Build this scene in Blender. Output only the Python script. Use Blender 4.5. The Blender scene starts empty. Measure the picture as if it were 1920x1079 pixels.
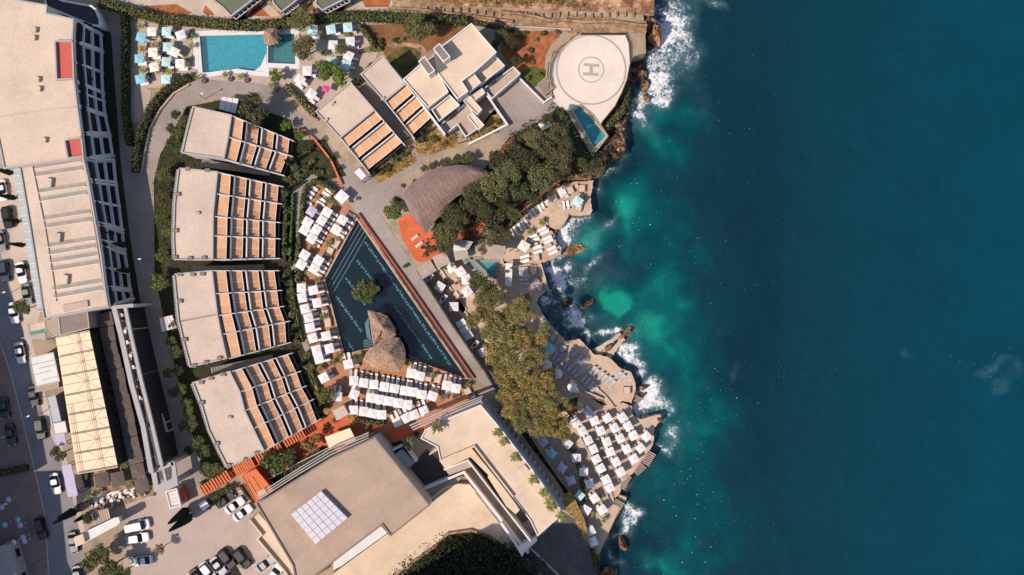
import bpy, math, random
import numpy as np
from mathutils import Vector, Matrix
from mathutils.geometry import tessellate_polygon
random.seed(7)
R = math.radians
# ------------------------------------------------------------------ camera, world, sun, exposure
S = 0.11          # metres per photograph pixel on the main terrace
G = 6.0           # height of the main terrace above the sea
HC = 200.0        # camera height above the main terrace
scene = bpy.context.scene
cam_d = bpy.data.cameras.new('camera'); cam = bpy.data.objects.new('camera', cam_d)
scene.collection.objects.link(cam); scene.camera = cam
cam.location = (0, 0, G + HC)
cam_d.sensor_width = 36; cam_d.lens = 36 * HC / (1920 * S); cam_d.clip_end = 5000; cam_d.clip_start = 1
SUN_EL, SUN_AZ = R(52), R(31)       # shadows fall towards +x, turned 31 degrees to +y
world = bpy.data.worlds.new('World'); scene.world = world; world.use_nodes = True
wn = world.node_tree; bg = wn.nodes['Background']
sky = wn.nodes.new('ShaderNodeTexSky'); sky.sky_type = 'NISHITA'; sky.sun_disc = False
sky.sun_elevation = SUN_EL; sky.sun_rotation = R(90) + SUN_AZ + R(90)
wn.links.new(sky.outputs[0], bg.inputs[0]); bg.inputs[1].default_value = 0.14
sd = bpy.data.lights.new('sun', 'SUN'); sun = bpy.data.objects.new('sun', sd); scene.collection.objects.link(sun)
sd.energy = 4.4; sd.angle = R(0.55); sd.color = (1.0, 0.875, 0.755)
ldir = Vector((math.cos(SUN_EL) * math.cos(SUN_AZ), math.cos(SUN_EL) * math.sin(SUN_AZ), -math.sin(SUN_EL)))
sun.rotation_euler = ldir.to_track_quat('-Z', 'Y').to_euler()
sky.sun_rotation = math.atan2(-ldir.x, -ldir.y)
vs = scene.view_settings; vs.view_transform = 'Standard'; vs.look = 'None'; vs.gamma = 1; vs.exposure = 0.07
scene.cycles.max_bounces = 5; scene.cycles.diffuse_bounces = 2; scene.cycles.transparent_max_bounces = 8

# ------------------------------------------------------------------ coordinates
def P(x, y, z=G):
    f = 1 - (z - G) / HC
    return ((x - 960) * S * f, -(y - 539.5) * S * f, z)
TILES = {'A': (0, 0, 4), 'B': (320, 0, 4), 'C': (640, 0, 4), 'D': (940, 0, 4), 'E': (0, 270, 4), 'F': (320, 270, 4), 'G': (640, 270, 4),
 'H': (940, 270, 4), 'I': (0, 540, 4), 'J': (320, 540, 4), 'K': (640, 540, 4), 'L': (940, 540, 4), 'M': (0, 810, 4.01), 'N': (320, 810, 4.01),
 'O': (640, 810, 4.01), 'Q': (940, 810, 4.01), 'P1': (230, 30, 6.744), 'P2': (550, 30, 6.744), 'P3': (540, 330, 6.744), 'P4': (540, 480, 6.744),
 'P5': (540, 620, 6.744), 'P6': (640, 660, 6.744), 'P7': (760, 660, 6.744), 'P8': (780, 470, 6.744), 'P9': (840, 560, 6.744),
 'R1': (920, 330, 5.395), 'PA': (930, 480, 6.744), 'R2': (1000, 600, 5.395), 'R3': (1060, 740, 5.395), 'R4': (990, 780, 5.395),
 'PB': (1060, 900, 6.744), 'R5': (130, 820, 5.395), 'S1': (0, 280, 5.39), 'S2': (0, 480, 5.39), 'S3': (0, 680, 5.39), 'S4': (0, 880, 5.42),
 'S5': (200, 900, 6.03), 'S6': (360, 900, 6.03), 'S7': (160, 570, 5.395), 'S8': (360, 0, 5.05), '_': (0, 0, 1)}
def pts(t, s):
    x0, y0, k = TILES[t]; out = []
    for w in s.split():
        v = [float(q) for q in w.split(',')]
        out.append((x0 + v[0] / k, y0 + v[1] / k) + tuple(v[2:]))
    return out

# ------------------------------------------------------------------ materials
def lin(h, k=0.8):
    h = h.lstrip('#'); o = []
    for i in (0, 2, 4):
        c = int(h[i:i + 2], 16) / 255
        o.append((c / 12.92 if c <= .04045 else ((c + .055) / 1.055) ** 2.4) * k)
    return tuple(o) + (1,)
MATS = {}
def mat(name, col, var=.18, scale=.5, rough=.85, bump=0.0, k=.8, fine=.12, fscale=6, island=0, obj=0, wave=None, brick=None, spec=.3, metal=0, col2=None, thr=.5, grime=0, cracks=0, col3=None):
    if name in MATS: return MATS[name]
    m = bpy.data.materials.new(name); m.use_nodes = True; MATS[name] = m
    n = m.node_tree.nodes; l = m.node_tree.links; b = n['Principled BSDF']
    b.inputs['Roughness'].default_value = rough; b.inputs['Specular IOR Level'].default_value = spec; b.inputs['Metallic'].default_value = metal
    tc = n.new('ShaderNodeTexCoord')
    c = lin(col, k)
    base = n.new('ShaderNodeRGB'); base.outputs[0].default_value = c; cur = base.outputs[0]
    def noise(sc, det=4, rgh=.6, off=0):
        t = n.new('ShaderNodeTexNoise'); t.inputs['Scale'].default_value = sc; t.inputs['Detail'].default_value = det; t.inputs['Roughness'].default_value = rgh
        if off:
            mp = n.new('ShaderNodeMapping'); mp.inputs['Location'].default_value = (off, off, off); l.new(tc.outputs['Object'], mp.inputs[0]); l.new(mp.outputs[0], t.inputs[0])
        else: l.new(tc.outputs['Object'], t.inputs[0])
        return t.outputs[0]
    def ramp(s, a, bb, lo, hi):
        r = n.new('ShaderNodeMapRange'); r.inputs[1].default_value = a; r.inputs[2].default_value = bb; r.inputs[3].default_value = lo; r.inputs[4].default_value = hi
        l.new(s, r.inputs[0]); return r.outputs[0]
    def scaleby(cur, fac):
        v = n.new('ShaderNodeVectorMath'); v.operation = 'SCALE'; l.new(cur, v.inputs[0]); l.new(fac, v.inputs['Scale']); return v.outputs[0]
    if col2:
        mx = n.new('ShaderNodeMixRGB'); mx.inputs[2].default_value = lin(col2, k); l.new(cur, mx.inputs[1]); l.new(ramp(noise(scale * 1.7, 6, .65, 31), thr - .06, thr + .06, 0, 1), mx.inputs[0]); cur = mx.outputs[0]
    if var: cur = scaleby(cur, ramp(noise(scale), .3, .7, 1 - var, 1 + var))
    if fine: cur = scaleby(cur, ramp(noise(fscale, 3, .7, 17), .3, .7, 1 - fine, 1 + fine))
    if grime: cur = scaleby(cur, ramp(noise(scale * .6, 8, .75, 53), .48, .7, 1, 1 - grime)); cur = scaleby(cur, ramp(noise(scale * 4, 6, .75, 59), .56, .7, 1, 1 - grime * .6))
    if col3:
        g = n.new('ShaderNodeObjectInfo'); mx = n.new('ShaderNodeMixRGB'); mx.inputs[2].default_value = lin(col3, k); l.new(cur, mx.inputs[1])
        w_ = n.new('ShaderNodeTexWhiteNoise'); w_.noise_dimensions = '1D'; l.new(g.outputs['Random'], w_.inputs['W']); l.new(w_.outputs['Value'], mx.inputs[0]); cur = mx.outputs[0]
    if cracks:
        sc_, amt = cracks if isinstance(cracks, tuple) else (.12, cracks); v = n.new('ShaderNodeTexVoronoi'); v.feature = 'DISTANCE_TO_EDGE'; v.inputs['Scale'].default_value = sc_
        wn_ = n.new('ShaderNodeTexNoise'); wn_.inputs['Scale'].default_value = .4; wn_.inputs['Detail'].default_value = 5; l.new(tc.outputs['Object'], wn_.inputs[0]); sv = n.new('ShaderNodeVectorMath'); sv.operation = 'SCALE'; sv.inputs['Scale'].default_value = 1.6; l.new(wn_.outputs['Color'], sv.inputs[0])
        av = n.new('ShaderNodeVectorMath'); av.operation = 'ADD'; l.new(tc.outputs['Object'], av.inputs[0]); l.new(sv.outputs[0], av.inputs[1]); l.new(av.outputs[0], v.inputs['Vector']); cur = scaleby(cur, ramp(v.outputs['Distance'], 0, .02 , 1 - amt, 1))
    if wave:
        sc, ang, amt = wave
        w = n.new('ShaderNodeTexWave'); w.inputs['Scale'].default_value = sc; w.inputs['Distortion'].default_value = .6; w.inputs['Detail'].default_value = 2
        mp = n.new('ShaderNodeMapping'); mp.inputs['Rotation'].default_value = (0, 0, R(ang)); l.new(tc.outputs['Object'], mp.inputs[0]); l.new(mp.outputs[0], w.inputs[0])
        cur = scaleby(cur, ramp(w.outputs['Fac'], 0, 1, 1 - amt, 1 + amt))
    if brick:
        bw, bh, mort, ang, amt = brick
        t = n.new('ShaderNodeTexBrick'); t.inputs['Scale'].default_value = 1; t.inputs['Brick Width'].default_value = bw; t.inputs['Row Height'].default_value = bh; t.inputs['Mortar Size'].default_value = mort
        t.inputs['Color1'].default_value = (1, 1, 1, 1); t.inputs['Color2'].default_value = (1 - amt * .5,) * 3 + (1,); t.inputs['Mortar'].default_value = (1 - amt,) * 3 + (1,)
        mp = n.new('ShaderNodeMapping'); mp.inputs['Rotation'].default_value = (0, 0, R(ang)); l.new(tc.outputs['Object'], mp.inputs[0]); l.new(mp.outputs[0], t.inputs[0])
        mx = n.new('ShaderNodeMixRGB'); mx.blend_type = 'MULTIPLY'; mx.inputs[0].default_value = 1; l.new(cur, mx.inputs[1]); l.new(t.outputs[0], mx.inputs[2]); cur = mx.outputs[0]
    if island:
        g = n.new('ShaderNodeNewGeometry'); cur = scaleby(cur, ramp(g.outputs['Random Per Island'], 0, 1, 1 - island, 1 + island))
    if obj:
        g = n.new('ShaderNodeObjectInfo'); cur = scaleby(cur, ramp(g.outputs['Random'], 0, 1, 1 - obj, 1 + obj))
    l.new(cur, b.inputs['Base Color'])
    if bump:
        bp = n.new('ShaderNodeBump'); bp.inputs['Strength'].default_value = bump; bp.inputs['Distance'].default_value = .15; l.new(noise(fscale * .7, 6, .7, 5), bp.inputs['Height']); l.new(bp.outputs[0], b.inputs['Normal'])
    return m
M = {}
def dm(k_, *a, **kw): M[k_] = mat(k_, *a, **kw)
dm('ground', '#b39c86', var=.2, scale=.12, grime=.2, bump=.3, col2='#9a8a72', thr=.56)
dm('gravel_roof', '#d6bfab', var=.08, scale=.15, fine=.13, fscale=4, grime=.13, cracks=(.07, .045), bump=.2)
dm('beige_roof', '#dcc4ae', var=.09, scale=.12, fine=.12, fscale=3, grime=.15, cracks=(.05, .05))
dm('cream_roof', '#e6ccb0', var=.09, scale=.2, fine=.08, grime=.17, cracks=(.1, .05), brick=(3.5, 3.5, .03, 33, .08))
dm('hall_roof', '#bba28d', var=.1, scale=.18, fine=.1, grime=.17, cracks=(.1, .05), brick=(1.1, 9, .03, 53, .1))
dm('white_wall', '#e9e3de', var=.05, fine=.03, grime=.06)
dm('grey_wall', '#b9b1ad', var=.07, fine=.05)
dm('concrete', '#cbb8a6', var=.12, scale=.3, grime=.18, fine=.1)
dm('stone_path', '#a89a90', var=.16, scale=.12, fine=.12, fscale=3, grime=.25, brick=(.9, .6, .04, 20, .12), bump=.2)
dm('parking', '#bfab9e', var=.1, scale=.08, fine=.08, grime=.2, cracks=(.1, .07))
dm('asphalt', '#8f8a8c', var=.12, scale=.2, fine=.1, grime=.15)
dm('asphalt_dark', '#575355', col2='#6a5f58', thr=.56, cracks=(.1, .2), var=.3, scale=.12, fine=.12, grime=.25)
dm('red_paving', '#9b8079', var=.15, scale=.3, brick=(.4, .2, .02, 10, .15))
dm('terrace', '#c6b09f', var=.12, scale=.25, fine=.08, grime=.2, brick=(.9, .9, .03, 10, .08))
dm('sea_deck', '#cfb298', var=.16, scale=.2, fine=.1, grime=.28, cracks=(.2, .12))
dm('helipad_paint', '#eadaca', var=.05, scale=.2, fine=.05, grime=.1, cracks=(.12, .05))
dm('grey_paint', '#b2a49b', var=.1, scale=1, fine=.14, grime=-.12)
dm('wood_deck', '#bd8460', grime=.18, var=.14, scale=.4, wave=(3.2, 60, .07), fine=.08)
dm('orange_paving', '#e07048', cracks=(.3, .15), var=.18, scale=.4, fine=.06, brick=(.5, .5, .02, 32, .12), grime=.15)
dm('pergola_orange', '#e27b4e', var=.08)
dm('rust_paint', '#b9583a', var=.12, fine=.1)
dm('lawn', '#6d5f32', var=.25, scale=.5, fine=.2, col2='#4d5128', bump=.5)
dm('brown_lawn', '#8a5f3d', var=.2, scale=.4, fine=.18, col2='#6e5a2c', thr=.6, bump=.5)
dm('green_lawn', '#56602a', var=.25, scale=.8, fine=.2, bump=.5)
dm('red_soil', '#bb6a3e', var=.2, scale=.6, fine=.15, bump=.5, col2='#93603c')
dm('dry_grass', '#b98a50', var=.3, scale=1.2, fine=.3, fscale=5, bump=.8, col2='#7a6a35')
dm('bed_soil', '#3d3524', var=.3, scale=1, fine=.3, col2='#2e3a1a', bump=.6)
dm('stone', '#b79573', var=.25, scale=.5, fine=.25, fscale=2.5, col2='#8f7458', bump=1.0)
dm('cliff', '#c99e78', var=.3, scale=.25, fine=.3, fscale=1.6, col2='#8b6244', thr=.5, bump=1.0)
dm('shore_rock', '#96745a', var=.35, scale=.35, fine=.3, fscale=2, col2='#3f3128', thr=.5, bump=1.0)
dm('awning', '#ebb184', var=.1, scale=.5, fine=.06, wave=(1.6, 0, .04), obj=.1, grime=.1)
dm('awning_lower', '#d69f78', var=.14, scale=.9, fine=.1, wave=(.5, 20, .08), obj=.12, grime=.2)  # darker, more mottled canvas colour for the lower tiers
dm('awning_frame', '#f0dccb', var=.03)
dm('red_roof', '#cf6457', var=.05, fine=.04, wave=(2.5, 90, .06))
dm('white_canvas', '#f1e9e5', var=.06, fine=.05, k=.82, obj=.05)
dm('cream_canvas', '#f1e4d6', var=.03, fine=.02, k=.88)
dm('aqua_canvas', '#bfe2df', var=.05, fine=.02, k=.85, obj=.06)
dm('blue_canvas', '#8fccd6', var=.05, fine=.02, k=.85, obj=.06)
dm('pink_canvas', '#ee4fa9', var=.05, fine=.02)
dm('dark_canvas', '#6b5d58', var=.05, fine=.04, obj=.08)
dm('mauve_canvas', '#c9c0d6', var=.05, fine=.04, wave=(1.2, 80, .05))
dm('cushion', '#f6efea', var=.03, fine=.02, k=.85)
dm('grey_cushion', '#b9b3bb', var=.04, fine=.02, k=.85)
dm('beige_cushion', '#d9c3ae', var=.04, fine=.02)
dm('metal', '#8b8a8d', var=.05, rough=.4, metal=.6)
dm('dark_metal', '#3a383b', var=.1, rough=.5)
dm('wicker', '#8a6a50', var=.2, scale=3, wave=(6, 30, .2))
dm('dark_glass', '#1b1f28', var=.2, scale=.4, fine=0, rough=.25, spec=.35)
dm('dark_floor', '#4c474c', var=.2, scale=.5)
dm('tent_cream', '#f8dab8', var=.04, scale=.2, fine=.02, k=.88)
dm('thatch', '#b08f78', var=.15, scale=.6, fine=.45, fscale=3.5, bump=1, island=.12)
dm('grey_thatch', '#947b73', var=.13, scale=.3, fine=.2, fscale=4, wave=(1.1, 45, .08), bump=.6, grime=.2)
dm('roof_tile_grey', '#8f8278', var=.1, wave=(2, 0, .07), grime=.2)
dm('green_roof', '#71725f', var=.08, scale=.3, fine=.08, grime=.12)
dm('skylight', '#d7d3d8', var=.04, rough=.25, spec=.5)
dm('glass_strip', '#b9c0be', var=.08, rough=.2)
dm('bark', '#5d4a3a', var=.2, scale=3)
dm('leaf_dark', '#484d2f', var=.3, scale=.6, island=.45, obj=.25, fine=0, k=1, col3='#5c5a3c')
dm('leaf_green', '#525b33', var=.3, scale=.6, island=.45, obj=.22, fine=0, k=1, col3='#626238')
dm('leaf_olive', '#6d6841', var=.3, scale=.6, island=.4, obj=.2, fine=0, k=1, col3='#5a5a38')
dm('leaf_bright', '#62742e', var=.25, scale=.6, island=.35, obj=.1, fine=0, k=.9)
dm('leaf_gold', '#a1834a', var=.3, scale=.4, island=.4, obj=.2, fine=0, k=1, col2='#6f7040', col3='#7d7846', thr=.5)
dm('leaf_dry', '#a08650', var=.2, island=.35, obj=.15, fine=0)
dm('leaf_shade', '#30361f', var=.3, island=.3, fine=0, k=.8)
dm('leaf_cypress', '#2a3820', var=.2, island=.4, obj=.1, fine=0, k=.9)
dm('leaf_palm', '#7f8238', var=.2, island=.3, obj=.15, fine=0)
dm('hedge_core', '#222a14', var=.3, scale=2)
dm('kerb', '#bfae9e', var=.1)
dm('line_white', '#e8e0d8', var=.06, fine=.1)
dm('pool_floor', '#66cbd4', var=.1, scale=1.2, fine=.2, fscale=2.2)  # mottling stands in for caustic light on the pool bottom
dm('pool_floor_grey', '#7fa39c', var=.1, scale=1, fine=.12, fscale=2.5, col2='#5c8a86')
dm('pool_floor_teal', '#2cc4ba', var=.06, scale=1)
dm('pool_floor_navy', '#16242f', var=.12, scale=.15, fine=.04)
dm('mosaic', '#b5d9d8', var=.1, fine=.25, fscale=3, k=.95)
dm('car_white', '#eeeae8', var=.02, fine=0, rough=.25, spec=.6)
dm('car_silver', '#b3afae', var=.02, fine=0, rough=.25, spec=.6, metal=.3)
dm('car_black', '#1a1a1e', var=.02, fine=0, rough=.3, spec=.4)
dm('car_blue', '#2c3a4c', var=.02, fine=0, rough=.2, spec=.7)
dm('car_grey', '#8b918c', var=.02, fine=0, rough=.25, spec=.6)
dm('tyre', '#1a1a1a', var=.1)
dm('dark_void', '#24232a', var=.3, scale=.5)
dm('roof_light_glass', '#a89d90', var=.15, scale=.6)
dm('light_lamp', '#f0efee', var=.02)
dm('red_lamp', '#a02a22', var=.02)
dm('green_paint', '#5f9a6e', var=.06)
def water_mat(name, tint, mixf=.12, scale=1.2):
    m = bpy.data.materials.new(name); m.use_nodes = True; n = m.node_tree.nodes; l = m.node_tree.links
    for q in list(n): n.remove(q)
    o = n.new('ShaderNodeOutputMaterial'); t = n.new('ShaderNodeBsdfTransparent'); g = n.new('ShaderNodeBsdfGlossy'); d = n.new('ShaderNodeBsdfDiffuse')
    t.inputs[0].default_value = lin(tint, 1); g.inputs[1].default_value = .05
    ns = n.new('ShaderNodeTexNoise'); ns.inputs['Scale'].default_value = scale; ns.inputs['Detail'].default_value = 3; tc = n.new('ShaderNodeTexCoord'); l.new(tc.outputs['Object'], ns.inputs[0])
    bp = n.new('ShaderNodeBump'); bp.inputs['Strength'].default_value = .25; bp.inputs['Distance'].default_value = .1; l.new(ns.outputs[0], bp.inputs['Height']); l.new(bp.outputs[0], g.inputs['Normal'])
    a = n.new('ShaderNodeMixShader'); a.inputs[0].default_value = .04; l.new(t.outputs[0], a.inputs[1]); l.new(g.outputs[0], a.inputs[2])
    d.inputs[0].default_value = lin(tint, .8)
    b = n.new('ShaderNodeMixShader'); b.inputs[0].default_value = mixf; l.new(a.outputs[0], b.inputs[1]); l.new(d.outputs[0], b.inputs[2]); l.new(b.outputs[0], o.inputs[0]); M[name] = m
water_mat('pool_water', '#a8dfe6'); water_mat('dark_pool_water', '#b9d6dc', .012, .6)

# ------------------------------------------------------------------ objects
COL = scene.collection
def tag(o, label=None, cat=None, group=None, kind=None):
    if label: o['label'] = label
    if cat: o['category'] = cat
    if group: o['group'] = group
    if kind: o['kind'] = kind
    return o
def empty(name, loc=(0, 0, 0), rz=0, label=None, cat=None, group=None):
    o = bpy.data.objects.new(name, None); COL.objects.link(o); o.location = loc; o.rotation_euler = (0, 0, rz); o.empty_display_size = .2
    return tag(o, label, cat, group)
def children(o): return [c for c in bpy.data.objects if c.parent == o]
class MB:
    def __init__(s): s.v = []; s.f = []; s.mi = []; s.m = 0
    def face(s, ps):
        b = len(s.v); s.v += [tuple(p) for p in ps]; s.f.append(tuple(range(b, b + len(ps)))); s.mi.append(s.m)
    def prism(s, xy, z0, z1, bottom=False):
        a = sum(xy[i][0] * xy[(i + 1) % len(xy)][1] - xy[(i + 1) % len(xy)][0] * xy[i][1] for i in range(len(xy)))
        if a < 0: xy = xy[::-1]
        n = len(xy); b = len(s.v)
        s.v += [(p[0], p[1], z0) for p in xy] + [(p[0], p[1], z1) for p in xy]
        s.f.append(tuple(range(b + n, b + 2 * n))); s.mi.append(s.m)
        if bottom: s.f.append(tuple(range(b + n - 1, b - 1, -1))); s.mi.append(s.m)
        for i in range(n):
            j = (i + 1) % n; s.f.append((b + i, b + j, b + n + j, b + n + i)); s.mi.append(s.m)
        return s
    def ppoly(s, px, z0, z1, bottom=False, holes=()):
        if holes:
            q = [P(p[0], p[1], z1) for p in px]; n = len(q)
            for i in range(n): a, b = q[i], q[(i + 1) % n]; s.face([(a[0], a[1], z0), (b[0], b[1], z0), b, a])
            return s.sheet(px, z1, holes)
        return s.prism([P(p[0], p[1], z1)[:2] for p in px], z0, z1, bottom)
    def sheet(s, px, z, holes=()):
        if holes:
            loops = [[Vector(P(p[0], p[1], z)) for p in q] for q in [px] + list(holes)]; flat = [v for q in loops for v in q]
            for t in tessellate_polygon(loops):
                a, b, c = (flat[i] for i in t)
                s.face([a, b, c] if (b - a).cross(c - a).z > 0 else [a, c, b])
            return s
        xy = [P(p[0], p[1], z) for p in px]
        a = sum(xy[i][0] * xy[(i + 1) % len(xy)][1] - xy[(i + 1) % len(xy)][0] * xy[i][1] for i in range(len(xy)))
        s.face(xy if a > 0 else xy[::-1]); return s
    def box(s, cx, cy, z0, lx, ly, h, a=0):
        c, q = math.cos(a), math.sin(a)
        s.prism([(cx + x * c - y * q, cy + x * q + y * c) for x, y in ((-lx / 2, -ly / 2), (lx / 2, -ly / 2), (lx / 2, ly / 2), (-lx / 2, ly / 2))], z0, z0 + h, True); return s
    def bar(s, a, b, w, h=None):      # rectangular bar between two 3-D points, top surface on the points
        h = h or w; a = Vector(a); b = Vector(b); d = b - a
        side = Vector((-d.y, d.x, 0)); side = side.normalized() * w / 2 if side.length > 1e-6 else Vector((w / 2, 0, 0))
        up = d.cross(side).normalized() * -h if side.length else Vector((0, 0, h))
        if side.length and up.z > 0: up = -up
        q = [a - side, a + side, b + side, b - side]; k = len(s.v)
        if abs(d.x) + abs(d.y) < 1e-6: up = Vector((0, h, 0))
        s.v += [tuple(p) for p in q] + [tuple(p + up) for p in q]
        for f in ((0, 1, 2, 3), (7, 6, 5, 4), (0, 4, 5, 1), (1, 5, 6, 2), (2, 6, 7, 3), (3, 7, 4, 0)): s.f.append(tuple(k + i for i in f)); s.mi.append(s.m)
        return s
    def wall(s, px, z0, z1, w, zr=None, closed=False):   # wall run whose top follows the photo polyline
        q = [P(p[0], p[1], z1 if zr is None else zr)[:2] for p in px]
        if closed: q = q + [q[0]]
        for i in range(len(q) - 1):
            a, b = Vector(q[i]), Vector(q[i + 1]); d = (b - a)
            if d.length < 1e-4: continue
            d.normalize(); nrm = Vector((-d.y, d.x)) * w / 2; e = d * (w / 2 - .003 * (i % 2)) 
            a = a - e; b = b + e
            s.prism([a - nrm, b - nrm, b + nrm, a + nrm], z0, z1 - .004 * (i % 2), True)
        return s
    def cyl(s, cx, cy, z0, z1, r0, r1=None, n=8):
        r1 = r0 if r1 is None else r1; b = len(s.v)
        for z, r in ((z0, r0), (z1, r1)):
            s.v += [(cx + r * math.cos(2 * math.pi * i / n), cy + r * math.sin(2 * math.pi * i / n), z) for i in range(n)]
        for i in range(n): j = (i + 1) % n; s.f.append((b + i, b + j, b + n + j, b + n + i)); s.mi.append(s.m)
        s.f.append(tuple(range(b + n, b + 2 * n))); s.mi.append(s.m); return s
    def tube(s, a, b, r0, r1, n=6):
        a = Vector(a); b = Vector(b); d = (b - a).normalized(); u = d.orthogonal().normalized(); w = d.cross(u); k = len(s.v)
        for p, r in ((a, r0), (b, r1)): s.v += [tuple(p + (u * math.cos(2 * math.pi * i / n) + w * math.sin(2 * math.pi * i / n)) * r) for i in range(n)]
        for i in range(n): j = (i + 1) % n; s.f.append((k + i, k + j, k + n + j, k + n + i)); s.mi.append(s.m)
        s.f.append(tuple(range(k + n, k + 2 * n))); s.mi.append(s.m); return s
    def mesh(s, name, mats):
        me = bpy.data.meshes.new(name); me.from_pydata(s.v, [], s.f)
        for m in (mats if isinstance(mats, (list, tuple)) else [mats]): me.materials.append(M[m] if isinstance(m, str) else m)
        if any(s.mi): me.polygons.foreach_set('material_index', s.mi)
        me.update(); return me
    def build(s, name, mats, parent=None, **kw):
        o = bpy.data.objects.new(name, s.mesh(name, mats)); COL.objects.link(o)
        if parent: o.parent = parent
        return tag(o, **kw)
_sheet_n = 0
def ground(name, px, m, z=G, dz=0, holes=()):
    global _sheet_n; _sheet_n += 1
    return MB().sheet(px, z + .012 * (dz or 1) + .0007 * (_sheet_n % 9), holes).build(name, m, kind='structure')
def copy_tree(o, parent=None):
    c = o.copy(); COL.objects.link(c); c.parent = parent
    for ch in CH.get(o.name, []): copy_flat(ch, c)
    return c
def copy_flat(ch, c):
    k = ch.copy(); COL.objects.link(k); k.parent = c; return k
CH = {}
ORD = ['first', 'second', 'third', 'fourth', 'fifth', 'sixth', 'seventh', 'eighth', 'ninth', 'tenth', 'eleventh', 'twelfth', 'thirteenth', 'fourteenth', 'fifteenth', 'sixteenth', 'seventeenth', 'eighteenth', 'nineteenth', 'twentieth']
_o9 = ORD[:9]
for _a, _b in (('twenty', 0), ('thirty', 'thirtieth'), ('forty', 'fortieth'), ('fifty', 'fiftieth'), ('sixty', 'sixtieth')): ORD += ([_b] if _b else []) + [_a + '-' + q for q in _o9]
def lerp(a, b, t): return tuple(a[i] + (b[i] - a[i]) * t for i in range(len(a)))
def roofed(name, label, cat, px, z1, z0=G, roof='beige_roof', wall='white_wall', parapet=.35, pw=.3, group=None, pmat=None):
    """building: wall prism, roof sheet and parapet as parts"""
    t = empty(name, P(px[0][0], px[0][1], z0), 0, label, cat, group); inv = Matrix.Translation(-t.location)
    def rel(o): o.parent = t; o.matrix_parent_inverse = inv; return o
    rel(MB().ppoly(px, z0 - .3, z1 - .02).build('wall', wall))
    rel(MB().sheet(px, z1).build('roof', roof))
    if parapet: rel(MB().wall(px, z1 - .2, z1 + parapet, pw, zr=z1, closed=True).build('parapet', pmat or wall))
    t['_rel'] = 1
    return t, rel
# ================================================================== sea, shore and ground
COAST = pts('_', '1232,-60 1228,0 1225,34 1238,60 1236,90 1216,97 1213,110 1222,158 1216,190 1204,178 1190,190 1184,203 1178,228 1176,258 1174,288 1160,300 1146,304 1133,328 1115,338 1112,352 1112,375 1105,410 1072,410 1052,420 1046,445 1055,468 1047,482 1018,496 1024,530 1030,544 1011,567 1022,590 1045,620 1063,636 1089,634 1104,650 1118,657 1148,636 1183,612 1191,620 1165,641 1142,669 1167,691 1189,696 1194,725 1192,742 1183,758 1189,780 1202,787 1223,780 1239,776 1243,788 1229,804 1225,833 1222,850 1207,874 1189,895 1166,928 1176,934 1173,946 1158,948 1152,975 1140,1004 1126,1041 1122,1079 1116,1140')
LAND = np.array(COAST + [(900, 1140), (900, -60)])
def inside(px, py, poly):
    r = np.zeros(px.shape, bool); n = len(poly)
    for i in range(n):
        x1, y1 = poly[i]; x2, y2 = poly[(i + 1) % n]
        c = ((y1 > py) != (y2 > py)) & (px < (x2 - x1) * (py - y1) / (y2 - y1 + 1e-12) + x1); r ^= c
    return r
def dist(px, py, poly):
    d = np.full(px.shape, 1e9)
    for i in range(len(poly) - 1):
        (x1, y1), (x2, y2) = poly[i], poly[i + 1]; dx, dy = x2 - x1, y2 - y1; L = dx * dx + dy * dy
        t = np.clip(((px - x1) * dx + (py - y1) * dy) / L, 0, 1); d = np.minimum(d, np.hypot(px - x1 - t * dx, py - y1 - t * dy))
    return d
rng = np.random.default_rng(5)
def vnoise(X, Y, cell, seed=0):
    g = np.random.default_rng(seed).random((512, 512)); x = X / cell + 100; y = Y / cell + 100; xi = np.floor(x).astype(int); yi = np.floor(y).astype(int); fx = x - xi; fy = y - yi
    fx = fx * fx * (3 - 2 * fx); fy = fy * fy * (3 - 2 * fy); a = g[xi % 512, yi % 512]; b = g[(xi + 1) % 512, yi % 512]; c = g[xi % 512, (yi + 1) % 512]; d = g[(xi + 1) % 512, (yi + 1) % 512]
    return (a * (1 - fx) + b * fx) * (1 - fy) + (c * (1 - fx) + d * fx) * fy
def gridmesh(name, gx, gy, Z, mats, attrs=None, zfun=0.0):
    nx, ny = len(gx), len(gy); X, Y = np.meshgrid(gx, gy)
    f = 1 - (zfun - G) / HC
    co = np.stack([(X - 960) * S * f, -(Y - 539.5) * S * f, Z], -1).reshape(-1, 3)
    idx = np.arange(nx * ny).reshape(ny, nx); a = idx[:-1, :-1].ravel(); b = idx[:-1, 1:].ravel(); c = idx[1:, 1:].ravel(); d = idx[1:, :-1].ravel()
    fa = np.stack([a, d, c, b], -1)
    me = bpy.data.meshes.new(name); me.vertices.add(len(co)); me.vertices.foreach_set('co', co.ravel()); me.loops.add(fa.size); me.loops.foreach_set('vertex_index', fa.ravel().astype(np.int32))
    me.polygons.add(len(fa)); me.polygons.foreach_set('loop_start', np.arange(0, fa.size, 4, dtype=np.int32)); me.polygons.foreach_set('loop_total', np.full(len(fa), 4, np.int32)); me.update(); me.validate()
    for k, v in (attrs or {}).items():
        at = me.attributes.new(k, 'FLOAT', 'POINT'); at.data.foreach_set('value', v.ravel().astype(np.float32))
    me.materials.append(mats); me.polygons.foreach_set('use_smooth', np.ones(len(fa), bool))
    o = bpy.data.objects.new(name, me); COL.objects.link(o); return o
def splat(X, Y, lst):
    v = np.zeros(X.shape)
    for (x, y, rx, ry, a, s) in lst:
        c, q = math.cos(R(a)), math.sin(R(a)); u = ((X - x) * c + (Y - y) * q) / rx; w = (-(X - x) * q + (Y - y) * c) / ry
        v += s * np.exp(-(u * u + w * w))
    return v
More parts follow.
